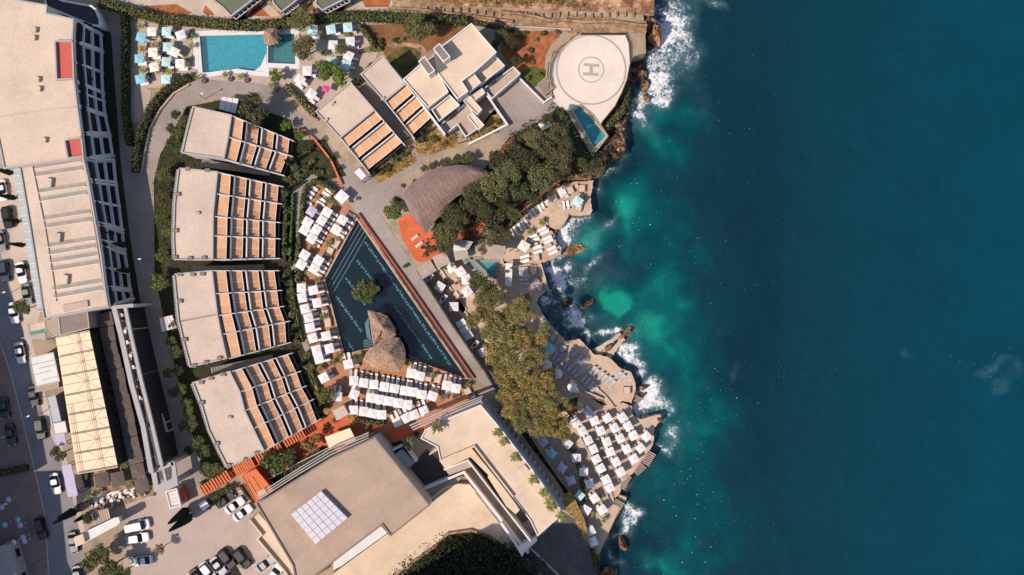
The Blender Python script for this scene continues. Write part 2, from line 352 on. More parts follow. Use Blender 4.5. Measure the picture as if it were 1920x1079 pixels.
# --- sea surface: colour of shoals and drifting foam held in vertex attributes
gx = np.concatenate([[-9000, -3000, 0, 700], np.arange(960, 1930, 2.5), [2100, 3000, 6000, 12000]]); gy = np.concatenate([[-9000, -2000, -300], np.arange(-30, 1112, 2.5), [1400, 3000, 10000]])
X, Y = np.meshgrid(gx, gy)
wx = X + 26 * (vnoise(X, Y, 45, 1) - .5) + 12 * (vnoise(X, Y, 14, 2) - .5); wy = Y + 26 * (vnoise(X, Y, 45, 3) - .5) + 12 * (vnoise(X, Y, 14, 4) - .5)
FO = [(1250, 20, 20, 45, 10, .72), (1272, 60, 26, 45, 0, .5), (1240, 75, 14, 18, 0, .85), (1243, 120, 22, 40, 0, .62), (1232, 150, 18, 30, 0, .75), (1222, 185, 22, 14, 0, .9), (1195, 185, 10, 16, 0, .7), (1197, 215, 14, 20, 20, .6), (1215, 240, 14, 25, -30, .35), (1340, 12, 26, 12, 20, .4), (1300, 110, 14, 30, 20, .3),
 (1155, 312, 14, 6, -30, .6), (1125, 345, 8, 14, 0, .3), (1062, 432, 14, 26, 10, 1.5), (1064, 460, 10, 14, 20, 1.2), (1080, 440, 26, 28, 0, .42), (1060, 590, 45, 35, 0, .3), (1120, 515, 50, 30, 0, .16), (1085, 412, 14, 4, 5, .8), (1098, 415, 6, 4, 0, .7), (1100, 465, 10, 12, 0, .25), (1044, 515, 16, 26, 10, 1.3), (1046, 538, 12, 18, 0, 1.1), (1060, 500, 16, 8, 0, .3), (1075, 530, 20, 18, -30, .35), (1110, 505, 26, 7, -40, .5), (1140, 428, 22, 4, -35, .45),
 (1020, 570, 14, 8, 60, .55), (1032, 572, 10, 5, -15, .4), (1070, 600, 16, 24, -10, 1.1), (1074, 615, 11, 12, 0, 1.1), (1095, 632, 14, 10, 30, .75), (1103, 642, 5, 7, 0, .9), (1145, 628, 16, 9, -25, 1.0), (1125, 640, 12, 6, 0, .4), (1120, 600, 20, 14, 0, .25), (1175, 668, 24, 13, 35, 1.1), (1190, 652, 14, 16, 40, .5), (1200, 680, 12, 12, 0, .5), (1205, 698, 8, 6, -40, .9), (1222, 740, 24, 26, 0, 1.15), (1205, 765, 12, 16, 0, .8), (1210, 755, 12, 20, 30, .6), (1232, 720, 10, 12, 0, .6), (1248, 762, 10, 14, 0, .3),
 (1247, 815, 12, 16, 0, .5), (1240, 842, 14, 7, 20, .6), (1255, 835, 8, 20, 0, .3), (1170, 980, 18, 7, -60, .75), (1190, 970, 9, 16, 20, .8), (1160, 985, 8, 14, 30, .55), (1150, 1005, 12, 8, -20, .4), (1140, 1040, 10, 22, -30, .35), (1160, 1060, 16, 8, 20, .3), (1180, 1000, 12, 10, 0, .4),
 (1700, 668, 20, 8, 20, .16), (1860, 690, 30, 10, -20, .2), (1885, 720, 16, 18, 40, .2), (1910, 690, 14, 14, 0, .2), (1380, 700, 8, 30, 0, .14), (1275, 850, 14, 120, 4, .08), (1180, 470, 60, 60, 0, .06), (1300, 560, 70, 160, 10, .05), (1290, 60, 26, 70, 0, .28), (1310, 200, 30, 60, 0, .1)]
land = inside(X, Y, LAND); dc = dist(X, Y, COAST)
foam = 1.08 * splat(wx, wy, FO) + .5 * np.exp(-(dc / 5.0) ** 2) * vnoise(X, Y, 16, 9) + .08 * np.exp(-(dc / 45) ** 2)
foam = foam * (.4 + .7 * vnoise(X, Y, 11, 11) + .5 * vnoise(X, Y, 4.5, 12))
SH = [(1290, 190, 40, 45, 0, .5), (1245, 230, 50, 50, 20, .9), (1190, 350, 75, 55, 30, .75), (1165, 390, 50, 50, 0, .8), (1180, 440, 30, 40, 0, .5), (1095, 440, 40, 30, 0, 1.3), (1120, 560, 60, 40, -30, .5), (1150, 580, 40, 22, -25, 1.1), (1165, 575, 26, 16, -25, .8), (1230, 550, 60, 55, 0, .55), (1225, 630, 50, 55, 0, .95), (1280, 700, 75, 85, 0, .6), (1340, 800, 65, 90, 10, .45), (1280, 800, 50, 70, 0, .45), (1260, 900, 70, 70, 0, .35), (1225, 1060, 45, 30, 0, 1.2), (1350, 980, 120, 90, 0, .55), (1300, 1040, 90, 60, 0, .4), (1300, 560, 60, 70, 0, .35), (1260, 470, 60, 60, 0, .3), (1300, 330, 50, 90, 0, .25), (1270, 100, 40, 60, 0, .35), (1360, 620, 50, 90, 0, .25), (1210, 250, 24, 20, 0, .5), (1260, 620, 90, 200, 0, .2)]
wx2 = X + 70 * (vnoise(X, Y, 60, 21) - .5) + 26 * (vnoise(X, Y, 22, 23) - .5); wy2 = Y + 70 * (vnoise(X, Y, 60, 22) - .5) + 26 * (vnoise(X, Y, 22, 24) - .5)
shoal = (.62 - .22 * np.clip((X - 1230) / 200, 0, 1)) * splat(wx2, wy2, SH) * (.72 + .56 * vnoise(X, Y, 30, 26)); deep = np.clip((X - 1380) / 480, 0, 1)
dark = splat(wx2, wy2, [(1165, 310, 24, 30, 0, .5), (1090, 500, 25, 20, 0, .7), (1100, 570, 26, 16, 0, .9), (1140, 330, 20, 60, 0, .5), (1120, 380, 14, 50, 0, .8), (1175, 920, 24, 60, 20, .8), (1150, 1050, 40, 40, 0, .7), (1200, 1000, 30, 60, 0, .4), (1420, 560, 60, 400, 0, .35), (1180, 900, 26, 40, 0, .5)])
def sea_material():
    m = bpy.data.materials.new('sea_water'); m.use_nodes = True; n = m.node_tree.nodes; l = m.node_tree.links; b = n['Principled BSDF']
    b.inputs['Roughness'].default_value = .22; b.inputs['Specular IOR Level'].default_value = .2
    tc = n.new('ShaderNodeTexCoord')
    def at(k): a = n.new('ShaderNodeAttribute'); a.attribute_name = k; return a.outputs['Fac']
    def noise(sc, det, rg=.6, off=0, dist=0):
        t = n.new('ShaderNodeTexNoise'); t.inputs['Scale'].default_value = sc; t.inputs['Detail'].default_value = det; t.inputs['Roughness'].default_value = rg; t.inputs['Distortion'].default_value = dist
        mp = n.new('ShaderNodeMapping'); mp.inputs['Location'].default_value = (off, off, 0); l.new(tc.outputs['Object'], mp.inputs[0]); l.new(mp.outputs[0], t.inputs[0]); return t.outputs[0]
    def mp_(s, a, bb, lo, hi):
        r = n.new('ShaderNodeMapRange'); r.inputs[1].default_value = a; r.inputs[2].default_value = bb; r.inputs[3].default_value = lo; r.inputs[4].default_value = hi; l.new(s, r.inputs[0]); return r.outputs[0]
    def ma(op, a, bb):
        q = n.new('ShaderNodeMath'); q.operation = op
        for i, v in enumerate((a, bb)):
            if isinstance(v, (int, float)): q.inputs[i].default_value = v
            else: l.new(v, q.inputs[i])
        return q.outputs[0]
    def mix(f, a, bb):
        q = n.new('ShaderNodeMixRGB'); l.new(f, q.inputs[0])
        for i, v in ((1, a), (2, bb)):
            if isinstance(v, tuple): q.inputs[i].default_value = v
            else: l.new(v, q.inputs[i])
        return q.outputs[0]
    k = .6
    c = mix(at('deep'), lin('#113f4b', k), lin('#074f63', k))
    c = mix(mp_(noise(.06, 5, .6, 3, .4), .3, .7, 0, .35), c, lin('#0c3440', k))
    cr = n.new('ShaderNodeValToRGB'); e = cr.color_ramp.elements; e[0].color = lin('#0b3f4a', k); e[0].position = 0; e[1].position = 1; e[1].color = lin('#18a58c', k)
    q = cr.color_ramp.elements.new(.35); q.color = lin('#03535a', k); q = cr.color_ramp.elements.new(.62); q.color = lin('#056e6c', k)
    l.new(ma('MULTIPLY', at('shoal'), mp_(noise(.14, 7, .65, 9, .5), .3, .7, .62, 1.22)), cr.inputs[0])
    c = mix(mp_(at('shoal'), .0, .35, 0, 1), c, cr.outputs[0])
    c = mix(mp_(at('dark'), 0, 1, 0, .75), c, lin('#04222b', k))
    c = mix(mp_(at('foam'), .05, .9, 0, .6), c, lin('#7fa9b0', .62))          # aerated water under the foam
    q_ = n.new('ShaderNodeVectorMath'); q_.operation = 'SCALE'; l.new(c, q_.inputs[0]); l.new(mp_(noise(1.3, 5, .65, 61, .3), .3, .7, .92, 1.08), q_.inputs['Scale']); c = q_.outputs[0]
    v = n.new('ShaderNodeTexVoronoi'); v.feature = 'DISTANCE_TO_EDGE'; v.inputs['Scale'].default_value = 1.1
    mpn = n.new('ShaderNodeMapping'); ns = n.new('ShaderNodeTexNoise'); ns.inputs['Scale'].default_value = .5; ns.inputs['Detail'].default_value = 4; l.new(tc.outputs['Object'], ns.inputs[0])
    sc = n.new('ShaderNodeVectorMath'); sc.operation = 'SCALE'; sc.inputs['Scale'].default_value = 3.2; l.new(ns.outputs['Color'], sc.inputs[0])
    ad = n.new('ShaderNodeVectorMath'); ad.operation = 'ADD'; l.new(tc.outputs['Object'], ad.inputs[0]); l.new(sc.outputs[0], ad.inputs[1]); l.new(ad.outputs[0], v.inputs['Vector'])
    lace = mp_(v.outputs['Distance'], 0, .28, 1, 0)
    f1 = mp_(noise(1.3, 10, .78, 41, 1.0), .3, .7, 0, 1)
    pat = ma('ADD', ma('MULTIPLY', lace, .32), ma('MULTIPLY', f1, .68))        # ~0..1.1
    thr = mp_(at('foam'), 0, 1.1, .95, .12)
    fm = n.new('ShaderNodeMath'); fm.operation = 'SUBTRACT'; l.new(pat, fm.inputs[0]); l.new(thr, fm.inputs[1])
    fm = mp_(fm.outputs[0], 0, .42, 0, .92)
    fm = ma('MULTIPLY', fm, mp_(at('foam'), .04, .14, 0, 1))
    speck = ma('MULTIPLY', mp_(noise(1.8, 2, .5, 77), .715, .75, 0, .8), mp_(noise(.05, 3, .6, 13), .45, .58, 0, 1))
    speck = ma('MULTIPLY', speck, mp_(at('near'), 0, 1, 0.0, 1))
    fm = ma('MAXIMUM', fm, speck)
    c = mix(fm, c, lin('#f3eef0', .85)); l.new(c, b.inputs['Base Color'])
    rr = mp_(fm, 0, 1, .22, .9); l.new(rr, b.inputs['Roughness'])
    bp = n.new('ShaderNodeBump'); bp.inputs['Strength'].default_value = .35; bp.inputs['Distance'].default_value = .35
    l.new(ma('ADD', ma('MULTIPLY', noise(.5, 8, .7, 5, .5), 1.3), ma('MULTIPLY', noise(.08, 3, .5, 6), 1.5)), bp.inputs['Height']); l.new(bp.outputs[0], b.inputs['Normal'])
    return m
near = np.clip(np.exp(-((X - 1220) / 170) ** 2) + splat(X, Y, [(1870, 700, 60, 35, 0, 1.2), (1690, 675, 70, 18, -5, 1.0), (1560, 690, 140, 10, 0, .6), (1620, 20, 20, 10, 0, .8)]), 0, 1)
Z = (.25 * np.clip(foam, 0, 1) * vnoise(X, Y, 6, 31) + .12 * vnoise(X, Y, 20, 33) - .06)
sea = gridmesh('sea', gx, gy, Z, sea_material(), dict(foam=np.clip(foam, 0, 1.3), shoal=np.clip(shoal, 0, 1.15), deep=deep, dark=np.clip(dark, 0, 1), near=near)); tag(sea, kind='structure')
# --- rocky shore: heightfield under the sea decks and the cliff
gx = np.arange(930, 1262, 1.6); gy = np.arange(-60, 1141, 1.6); X, Y = np.meshgrid(gx, gy)
ins = inside(X, Y, LAND); dd = dist(X, Y, COAST); sdist = np.where(ins, dd, -dd)
rough = (vnoise(X, Y, 9, 41) - .5) * 1.6 + (vnoise(X, Y, 4, 42) - .5) * 1.0 + (vnoise(X, Y, 20, 43) - .5) * 1.2
hmax = np.where(Y < 335, 4.6, 1.3); hmax = np.where((Y > 60) & (Y < 205), .7, hmax); hmax = np.where((Y > 205) & (Y < 335), 3.0, hmax)
h = -1.5 + np.clip((sdist + 3 + 3 * (vnoise(X, Y, 12, 44) - .5)) / 9, 0, 1) * (hmax + 1.5)
Z = np.where(h > -1.2, h + rough * np.clip((h + 1.5) / 2, 0, 1) * np.where(Y < 335, 1, .45), -1.5)
tag(gridmesh('shore_rocks', gx, gy, Z, M['shore_rock'], zfun=1.0), kind='structure')
# --- main terrace: one solid carrying the whole resort
MAIN = pts('_', '-700,-600 1150,-600 1212,-40') + pts('D', '1060,60 1080,260 1085,400 1000,420 965,470 940,600 900,700 850,800 745,935 805,1020') + pts('H', '715,58 600,70 540,110 470,140 350,180 220,270 80,400 -20,520') + pts('_', '938,470 900,468 868,478 835,490 790,513 850,610 905,700 932,735 985,830 1040,900 1056,925 1085,990 1105,1060 1118,1140 1118,1500 -700,1500')
TURQ = pts('B', '200,255 945,238 952,500 725,490 722,560 600,548 500,535 400,545 300,560 225,565')
NAVY = pts('_', '669,410 877,712 770,677 700,652 645,666 608,524')
TEAL = pts('_', '1074,208 1088,198 1138,255 1114,279')
LOWP = pts('P8', '705,90 835,95 840,125 1040,135 1040,400 960,360 820,225 705,110')
MB().ppoly(MAIN, -2, G, holes=[TURQ, NAVY, TEAL]).build('ground', 'ground', kind='structure')
def rock(label, t, outline, h, m='shore_rock'):
    px = pts(t, outline); cx = sum(p[0] for p in px) / len(px); cy = sum(p[1] for p in px) / len(px); mb = MB(); rings = []
    rnd = random.Random(label); n = len(px) * 3
    o = [lerp(px[i // 3], px[(i // 3 + 1) % len(px)], (i % 3) / 3) for i in range(n)]
    L = 7
    for k in range(L):
        t_ = k / (L - 1); r = []
        for i, p in enumerate(o):
            q = lerp(p, (cx, cy), t_ * .9); z = .12 + h * (1 - (1 - t_) ** 2) * (.6 + .7 * rnd.random()) if k else -.3
            x, y, _ = P(q[0] + rnd.uniform(-.8, .8), q[1] + rnd.uniform(-.8, .8), .5); r.append((x, y, z))
        rings.append(r)
    for k in range(L - 1):
        for i in range(n): j = (i + 1) % n; mb.v += [rings[k][i], rings[k][j], rings[k + 1][j], rings[k + 1][i]]; b = len(mb.v); mb.f.append((b - 4, b - 3, b - 2, b - 1)); mb.mi.append(0)
    mb.face(rings[-1]); return mb.build('rock', m, label=label, cat='rock')
# --- lower decks by the sea
ZD = 2.3
def jag(px, a=.9):
    rnd = random.Random(int(px[0][0] * 7 + len(px))); o = []
    for i in range(len(px)):
        p, q = px[i], px[(i + 1) % len(px)]; k = max(1, int(math.dist(p, q) / 4))
        for j in range(k): r = lerp(p, q, j / k); o.append((r[0] + rnd.uniform(-a, a), r[1] + rnd.uniform(-a, a)))
    return o
def deck(name, px, z=ZD, m='sea_deck', z0=-1.5, holes=()):
    if name in ('cove_deck', 'sun_deck', 'parasol_deck', 'stone_jetty'): px = jag(px)
    return MB().ppoly(px, z0, z, holes=holes).build(name, m, kind='structure')
deck('cove_deck', pts('H', '0,720 60,640 150,560 260,440 330,385 420,330 520,290 690,275 684,340 668,400 680,500 665,532 600,540 520,535 470,500 400,490 330,545 325,600 355,625 400,680 410,740 450,780 445,830 400,860 330,885 300,900 80,900 20,880'))
for i in range(9):   # curved beach steps
    k = i * 11; deck('beach_step', pts('H', f'{395+k},{488+k*.4} {500-i*2},{502+k*.1} {505-k*.4},{545+k*.4} {470-k*.3},{600+k*.3} {440},{640} {400},{640} {352+k*.5},{620+k*.1} {325+k},{600} {330+k},{550+k*.2}'), ZD - .22 * (i + 1) + .002 * i, 'shore_rock' if i % 2 else 'sea_deck')
deck('sun_deck', pts('_', '880,470 938,466 945,494 1015,496 1022,520 1029,543 1012,556 1006,567 1018,590 1040,619 1062,640 1086,636 1102,652 1112,664 1140,669 1165,692 1184,698 1192,722 1190,738 1184,756 1168,752 1150,764 1115,748 1080,745 1040,760 1060,830 960,800 900,700 850,610 795,513'), ZD + .25, holes=[LOWP])
deck('parasol_deck', pts('_', '1083,748 1100,742 1128,760 1168,756 1184,762 1186,779 1200,787 1225,780 1239,778 1241,788 1227,803 1225,833 1207,860 1188,886 1166,906 1162,926 1145,940 1110,880 1075,815 1078,780') , ZD)
deck('garden_deck', pts('_', '985,806 1000,790 1060,770 1086,800 1150,930 1152,946 1163,952 1143,995 1122,1043 1112,1035 1098,990 1092,960 1068,925 1040,888'), ZD + .35)
deck('stone_jetty', pts('_', '1112,656 1145,636 1162,624 1172,638 1160,652 1146,672 1125,672'), 1.1, 'concrete')
rock('brown stone end of the jetty reaching into the green water', 'R2', '855,165 985,58 1030,100 890,212', 1.3, 'cliff')
deck('landing_platform', pts('R3', '545,1015 620,1040 610,1079 600,1085 520,1060'), 1.6)
MB().wall(pts('R3', '150,440 240,590 330,780 440,1079'), ZD, ZD + .9, .35).build('terrace_wall', 'concrete', label='long low concrete wall between the garden deck and parasol deck', cat='wall')
MB().wall(pts('R3', '235,250 330,440 440,660 550,900'), ZD, ZD + .5, .25).build('terrace_wall', 'concrete', label='thin low wall splitting the parasol deck into two strips', cat='wall')
MB().wall(pts('R2', '200,430 330,560 420,620 540,730 700,800'), ZD + .2, ZD + 1.1, .3).build('terrace_wall', 'concrete', label='grey retaining wall above the shaded lounger deck', cat='wall')
MB().wall(pts('R2', '635,690 720,760 820,885'), ZD, ZD + .7, .3).build('terrace_wall', 'concrete', label='short diagonal wall beside the umbrella shadows', cat='wall')
MB().wall(pts('PA', '565,100 665,440'), ZD, ZD + .6, .3).build('terrace_wall', 'concrete', label='pale edge wall of the shaded deck above the surf', cat='wall')
# wooden stairs down to the water: treads are the pattern of one stair
def stair(label, t, a, b, w, n, z0, z1, m='terrace', dark='dark_floor', name='stairs'):
    a, b = pts(t, a + ' ' + b); p0 = Vector(P(*a, z0)[:2]); p1 = Vector(P(*b, z1)[:2]); d = (p1 - p0); L = d.length; d.normalize(); nr = Vector((-d.y, d.x)) * w / 2; mb = MB()
    for i in range(n):
        u = p0 + d * L * i / n; v = p0 + d * L * (i + .52) / n; z = z0 + (z1 - z0) * i / n
        mb.prism([u - nr, v - nr, v + nr, u + nr], min(z0, z1) - .6, z + .12, True)
    mb.m = 1; zz = min(z0, z1) - .15
    mb.prism([p0 - nr * .98, p1 - nr * .98, p1 + nr * .98, p0 + nr * .98], zz - .6, zz, True)
    return mb.build(name, [m, dark], label=label, cat='stairs')
stair('slatted steps along the right edge of the parasol deck, upper flight', 'R3', '880,590', '805,715', 1.7, 7, ZD + .1, ZD - .3)
stair('slatted steps along the right edge of the parasol deck, lower flight', 'R3', '790,715', '700,795', 1.7, 7, ZD + .1, ZD - .3)
stair('slatted steps from parasol deck down towards landing platform', 'R3', '635,820', '555,950', 1.7, 8, ZD + .1, ZD - .4)
stair('slatted steps beside garden deck below landing platform', 'PB', '690,270', '580,460', 2.2, 9, ZD + .1, ZD - .4)
stair('wooden ladder steps into the foam under the rocks', 'R3', '745,20', '705,75', 1.6, 8, 1.6, .6)

# ------------------------------------------------------------------ paving, roads, planting
ground('road', pts('_', '-60,380 0,470 20,540 38,600 60,690 85,790 110,850 135,930 150,1000 165,1100 95,1100 85,960 62,860 45,790 22,700 0,630 -60,560'), 'asphalt', dz=1)
ground('parking_strip', pts('_', '-60,310 30,320 45,400 62,520 75,590 60,640 75,700 90,760 125,860 150,950 160,1000 150,1000 135,930 110,850 85,790 60,690 38,600 20,540 0,470 -60,380'), 'concrete', dz=2)
ground('pavement', pts('_', '-60,560 0,630 22,700 45,790 62,860 85,960 95,1100 -60,1100'), 'red_paving', dz=2)
MB().wall(pts('_', '-4,630 20,700 43,790 60,860 83,960 93,1100'), G, G + .13, .3).build('kerb', 'kerb', kind='structure')
# service road between the long building and the hotel blocks, sweeping round to the pool
ground('service_road', pts('_', '206,60 226,66 228,240 244,320 262,322 275,250 300,205 340,172 376,150 400,147 470,155 500,160 523,175 545,195 575,222 610,262 640,300 700,345 745,340 745,398 700,390 668,402 660,370 630,335 590,282 555,238 540,225 520,215 470,190 430,180 385,184 352,200 325,235 305,275 293,320 290,450 288,520 300,600 330,660 352,740 380,845 395,880 375,905 388,950 352,1000 240,940 225,560 212,300'), 'stone_path', dz=1)
ground('car_park', pts('_', '240,925 300,905 350,900 380,920 400,930 470,915 484,950 472,972 560,1100 230,1100 235,1000'), 'parking', dz=2)
ground('promenade', pts('_', '640,300 690,328 760,300 830,275 900,258 960,238 1000,215 1035,190 1000,160 975,150 935,195 945,232 880,262 800,300 745,340 730,345 712,368 700,395 722,418 800,540 905,690 920,720 890,690 870,690 760,535 668,402 655,385 690,340'), 'stone_path', dz=3)
ground('promenade', pts('_', '668,398 700,345 760,345 745,380 716,405 750,460 790,510 850,612 922,700 960,760 905,720 878,700 790,565'), 'stone_path', dz=4)
ground('helipad_approach', pts('D', '-20,770 130,600 320,770 375,740 430,800 340,880 0,1070 -60,1000'), 'stone_path', dz=5)
ground('pool_terrace', pts('_', '240,40 300,42 345,45 366,52 540,48 560,42 690,42 712,90 700,120 650,160 600,205 560,180 540,160 500,160 470,155 400,150 360,150 330,140 300,165 262,165 245,155'), 'terrace', dz=4, holes=[TURQ])
ground('small_patio', pts('A', '985,640 1060,650 1138,680 1110,800 1060,900 1000,930 975,900'), 'terrace', dz=5)
ground('helipad', pts('D', '440,400 490,330 560,278 600,265 930,265 955,330 965,470 940,600 900,700 850,800 745,925 785,985 700,860 600,775 515,832 430,800 380,745 390,660 378,560 395,480'), 'helipad_paint', dz=6)
ground('wood_deck', pts('_', '575,352 597,345 640,368 668,402 607,524 645,667 700,651 760,672 790,680 878,712 905,745 900,752 810,800 760,820 660,810 600,770 585,700 562,560 556,500 560,440 572,390'), 'wood_deck', dz=5)
ground('orange_terrace', pts('_', '560,810 640,768 660,780 700,800 760,800 830,780 900,745 905,755 800,805 740,830 640,850 610,835 500,900'), 'orange_paving', dz=6)
ground('orange_terrace', pts('G', '425,575 470,535 520,528 635,675 690,640 700,700 740,835 615,890 560,880 500,790 450,690'), 'orange_paving', dz=6)
ground('orange_terrace', pts('G', '835,735 880,660 980,620 1065,575 1075,615 1040,680 985,745 905,800 835,800'), 'orange_paving', dz=6)
ground('orange_path', pts('G', '1160,95 1225,5 1260,-30 1290,-50 1300,-30 1270,20 1200,105'), 'orange_paving', dz=9)
ground('lawn', pts('C', '140,190 480,180 560,200 690,200 930,190 960,200 760,330 690,370 600,400 330,420 270,330 200,260'), 'brown_lawn', dz=4)
ground('lawn', pts('C', '330,430 480,350 570,370 600,410 580,470 470,590 440,560'), 'lawn', dz=5)
ground('garden_path', pts('C', '330,330 470,320 600,335 650,390 610,415 560,365 480,345 380,365'), 'stone', dz=6)
ground('soil_bed', pts('C', '540,1079 700,960 780,1010 880,1079 700,1150 600,1100'), 'dry_grass', dz=4)
ground('soil_bed', pts('G', '560,60 620,95 760,50 880,20 860,-40 780,-60 700,-90 560,-20'), 'dry_grass', dz=4)
ground('soil_bed', pts('G', '220,210 300,150 420,90 520,70 575,130 480,190 280,300'), 'dry_grass', dz=4)
ground('soil_bed', pts('C', '960,1040 1060,960 1120,870 1200,850 1250,940 1000,1070'), 'dry_grass', dz=7)
ground('soil_bed', pts('D', '0,230 420,235 440,270 370,340 330,420 320,560 270,640 210,610 110,540 0,400'), 'red_soil', dz=5)
ground('lawn', pts('D', '130,560 230,500 330,520 340,600 280,640 240,660'), 'green_lawn', dz=7)
ground('green_verge', pts('D', '100,1079 100,1040 240,960 300,1000 200,1079'), 'green_lawn', dz=7)
ground('wooded_slope', pts('_', '800,470 820,400 870,350 925,300 960,250 1040,200 1062,208 1108,290 1130,300 1125,318 1080,325 1010,355 950,400 925,440 905,420 880,440 850,470'), 'bed_soil', dz=2)
ground('hillside', pts('_', '700,-60 1230,-60 1226,30 1100,22 1000,18 880,12 800,4 760,-10'), 'cliff', dz=2)
ground('stone_track', pts('_', '735,-10 800,2 880,12 1000,22 1100,28 1212,40 1212,62 1130,66 1080,64 1000,50 870,42 740,15'), 'stone', dz=3)
ground('upper_garden', pts('_', '180,-60 735,-60 735,15 560,24 430,42 330,30 240,24 185,5'), 'concrete', dz=1)
for s in ('265,12 330,8 360,24 345,30 280,24', '385,10 402,28 388,30 380,22'): ground('soil_bed', pts('_', s), 'red_soil', dz=5)
ground('soil_bed', pts('S8', '530,150 640,60 740,160'), 'red_soil', dz=6); ground('soil_bed', pts('S8', '1010,100 1110,10 1190,110'), 'red_soil', dz=6); ground('soil_bed', pts('S8', '1580,-60 1900,-60 1860,70 1640,70'), 'red_soil', dz=6)
ground('hotel_garden', pts('_', '300,290 350,200 430,185 545,225 556,262 610,262 650,330 560,348 548,370 560,500 552,560 575,640 600,700 630,770 560,820 500,850 430,900 380,880 350,780 322,660 290,520 288,340'), 'bed_soil', dz=2)
ground('shaded_garden', pts('_', '500,900 560,830 700,800 760,830 560,900 490,935'), 'bed_soil', dz=3)
ground('garden_path', pts('_', '548,350 585,325 596,332 572,352 566,420 566,495 560,500 546,508 546,500 557,490 553,400'), 'stone_path', dz=8)
ground('garden_path', pts('_', '556,500 566,500 566,560 575,640 600,712 592,708 566,645 556,560'), 'stone_path', dz=9)
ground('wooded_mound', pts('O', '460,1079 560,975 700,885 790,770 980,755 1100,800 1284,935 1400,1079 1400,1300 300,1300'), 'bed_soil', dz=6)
ground('earth_bank', pts('Q', '440,490 525,440 560,520 620,640 640,720 660,860 600,760 540,650 470,580'), 'dry_grass', dz=6)
ground('ramp_road', pts('O', '-40,1079 -40,1030 340,785 660,550 740,470 860,405 960,405 1000,450 1150,640 1284,800 1340,880 1300,925 1100,790 970,745 800,765 640,890 480,1020 400,1120 -100,1120'), 'cream_roof', dz=8)
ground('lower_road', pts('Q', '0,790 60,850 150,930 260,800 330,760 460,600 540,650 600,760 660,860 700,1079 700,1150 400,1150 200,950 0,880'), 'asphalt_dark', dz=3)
MB().wall(pts('Q', '200,860 330,980 430,1079 500,1150'), G, G + .5, .3).build('road_kerb_wall', 'concrete', label='low stone edge beside the dark lower road at bottom', cat='wall')
MB().wall(pts('O', '430,1079 560,960 700,870 800,768 970,742 1100,785 1284,915'), G, G + .7, .45).build('retaining_wall', 'stone', label='curved sandstone wall between cream ramp and dark mound', cat='wall')
MB().wall(pts('D', '385,740 360,660 345,560 350,480 400,390 480,320 560,250'), G, G + .5, .4).build('retaining_wall', 'stone', label='curved pale wall on the left rim of the helipad', cat='wall')
for k in range(4):
    MB().wall(pts('D', ' '.join(f'{x-k*13},{y}' for x, y in ((395, 660), (378, 560), (388, 480), (425, 400)))), G, G + .25 + .3 * k, .42).build('stair_tread', 'stone' if k % 2 else 'grey_wall', label=['innermost', 'second', 'third', 'outermost'][k] + ' curved step beside the left rim of the helipad', cat='step', group='curved steps at the helipad')
stair('small fan of steps below the curved helipad steps', 'D', '300,610', '370,690', 2.2, 8, G + .3, G + 1.0)
# helipad markings (flat paint)
def ring(name, cx, cy, r0, r1, z, m, n=72, **kw):
    mb = MB()
    for i in range(n):
        a, b = 2 * math.pi * i / n, 2 * math.pi * (i + 1) / n
        mb.face([P(cx + r * math.cos(q), cy + r * math.sin(q), z) for r, q in ((r0, a), (r0, b), (r1, b), (r1, a))])
    return mb.build(name, m, **kw)
hc = (940 + 673 / 4, 524 / 4); zz = G + .13
t = ring('helipad_marking', hc[0], hc[1], 63.3, 66.2, zz, 'grey_paint', label='grey helipad circle marking with letter H on pale round pad', cat='marking')
ring('inner_ring', hc[0], hc[1], 22.6, 24.4, zz, 'grey_paint').parent = t
ca, sa = math.cos(R(4)), math.sin(R(4)); mb = MB()
def hb(x0, y0, x1, y1): mb.face([P(hc[0] + x * ca - y * sa, hc[1] + x * sa + y * ca, zz) for x, y in ((x0, y0), (x0, y1), (x1, y1), (x1, y0))])
hb(-14.5, -11.3, 14.5, -6); hb(-14.5, 6, 14.5, 11.3); hb(-2.9, -6, 2.9, 6); mb.build('letter', 'grey_paint').parent = t
# dotted rope fence posts around the pad
_m = MB(); _m.cyl(0, 0, 0, .8, .16, n=6); RIM = _m.mesh('rim_post', 'dark_metal')
rim = pts('D', '600,262 930,262 958,330 968,470 943,600 903,700 853,800 748,930'); mb = MB()
for i in range(len(rim) - 1):
    n = max(2, int(math.dist(rim[i], rim[i + 1]) / 4.2))
    for j in range(n):
        p = lerp(rim[i], rim[i + 1], j / n); q = P(*p); t = bpy.data.objects.new('rim_post', RIM); COL.objects.link(t); t.location = (q[0], q[1], G); tag(t, 'small dark post of the dotted line along the seaward rim of the helipad', 'post', 'small dark posts along the rim of the helipad')

stone_w = MB(); w = pts('D', '0,95 120,100 250,125 360,155 480,150 620,165 760,160 900,165 1000,185 1085,190')
MB().wall(w, G, G + .9, .5).build('stone_wall', 'stone', label='long rough stone wall above the helipad', cat='wall')
MB().wall(pts('C', '360,60 600,72 900,110 1279,160'), G, G + .8, .4).build('stone_wall', 'stone', label='low stone wall along the sandy track at top', cat='wall')
MB().wall(pts('D', '0,198 250,205 520,222'), G, G + .6, .3).build('garden_wall', 'concrete', label='thin pale wall above the red garden', cat='wall')
mb = MB()
for i in range(26):
    a = lerp((690, 0), (1075, 170), i / 26); p = pts('D', f'{-560+i*62},{70+math.sin(i)*6+min(i,12)*4}'); q = P(*p[0]); mb = MB(); mb.box(q[0], q[1], G, .3, .9, .6); mb.build('stone_post', 'stone', label=f'{ORD[i]} short stone post along the cliff track, counted from the left', cat='post', group='stone posts along the cliff track')
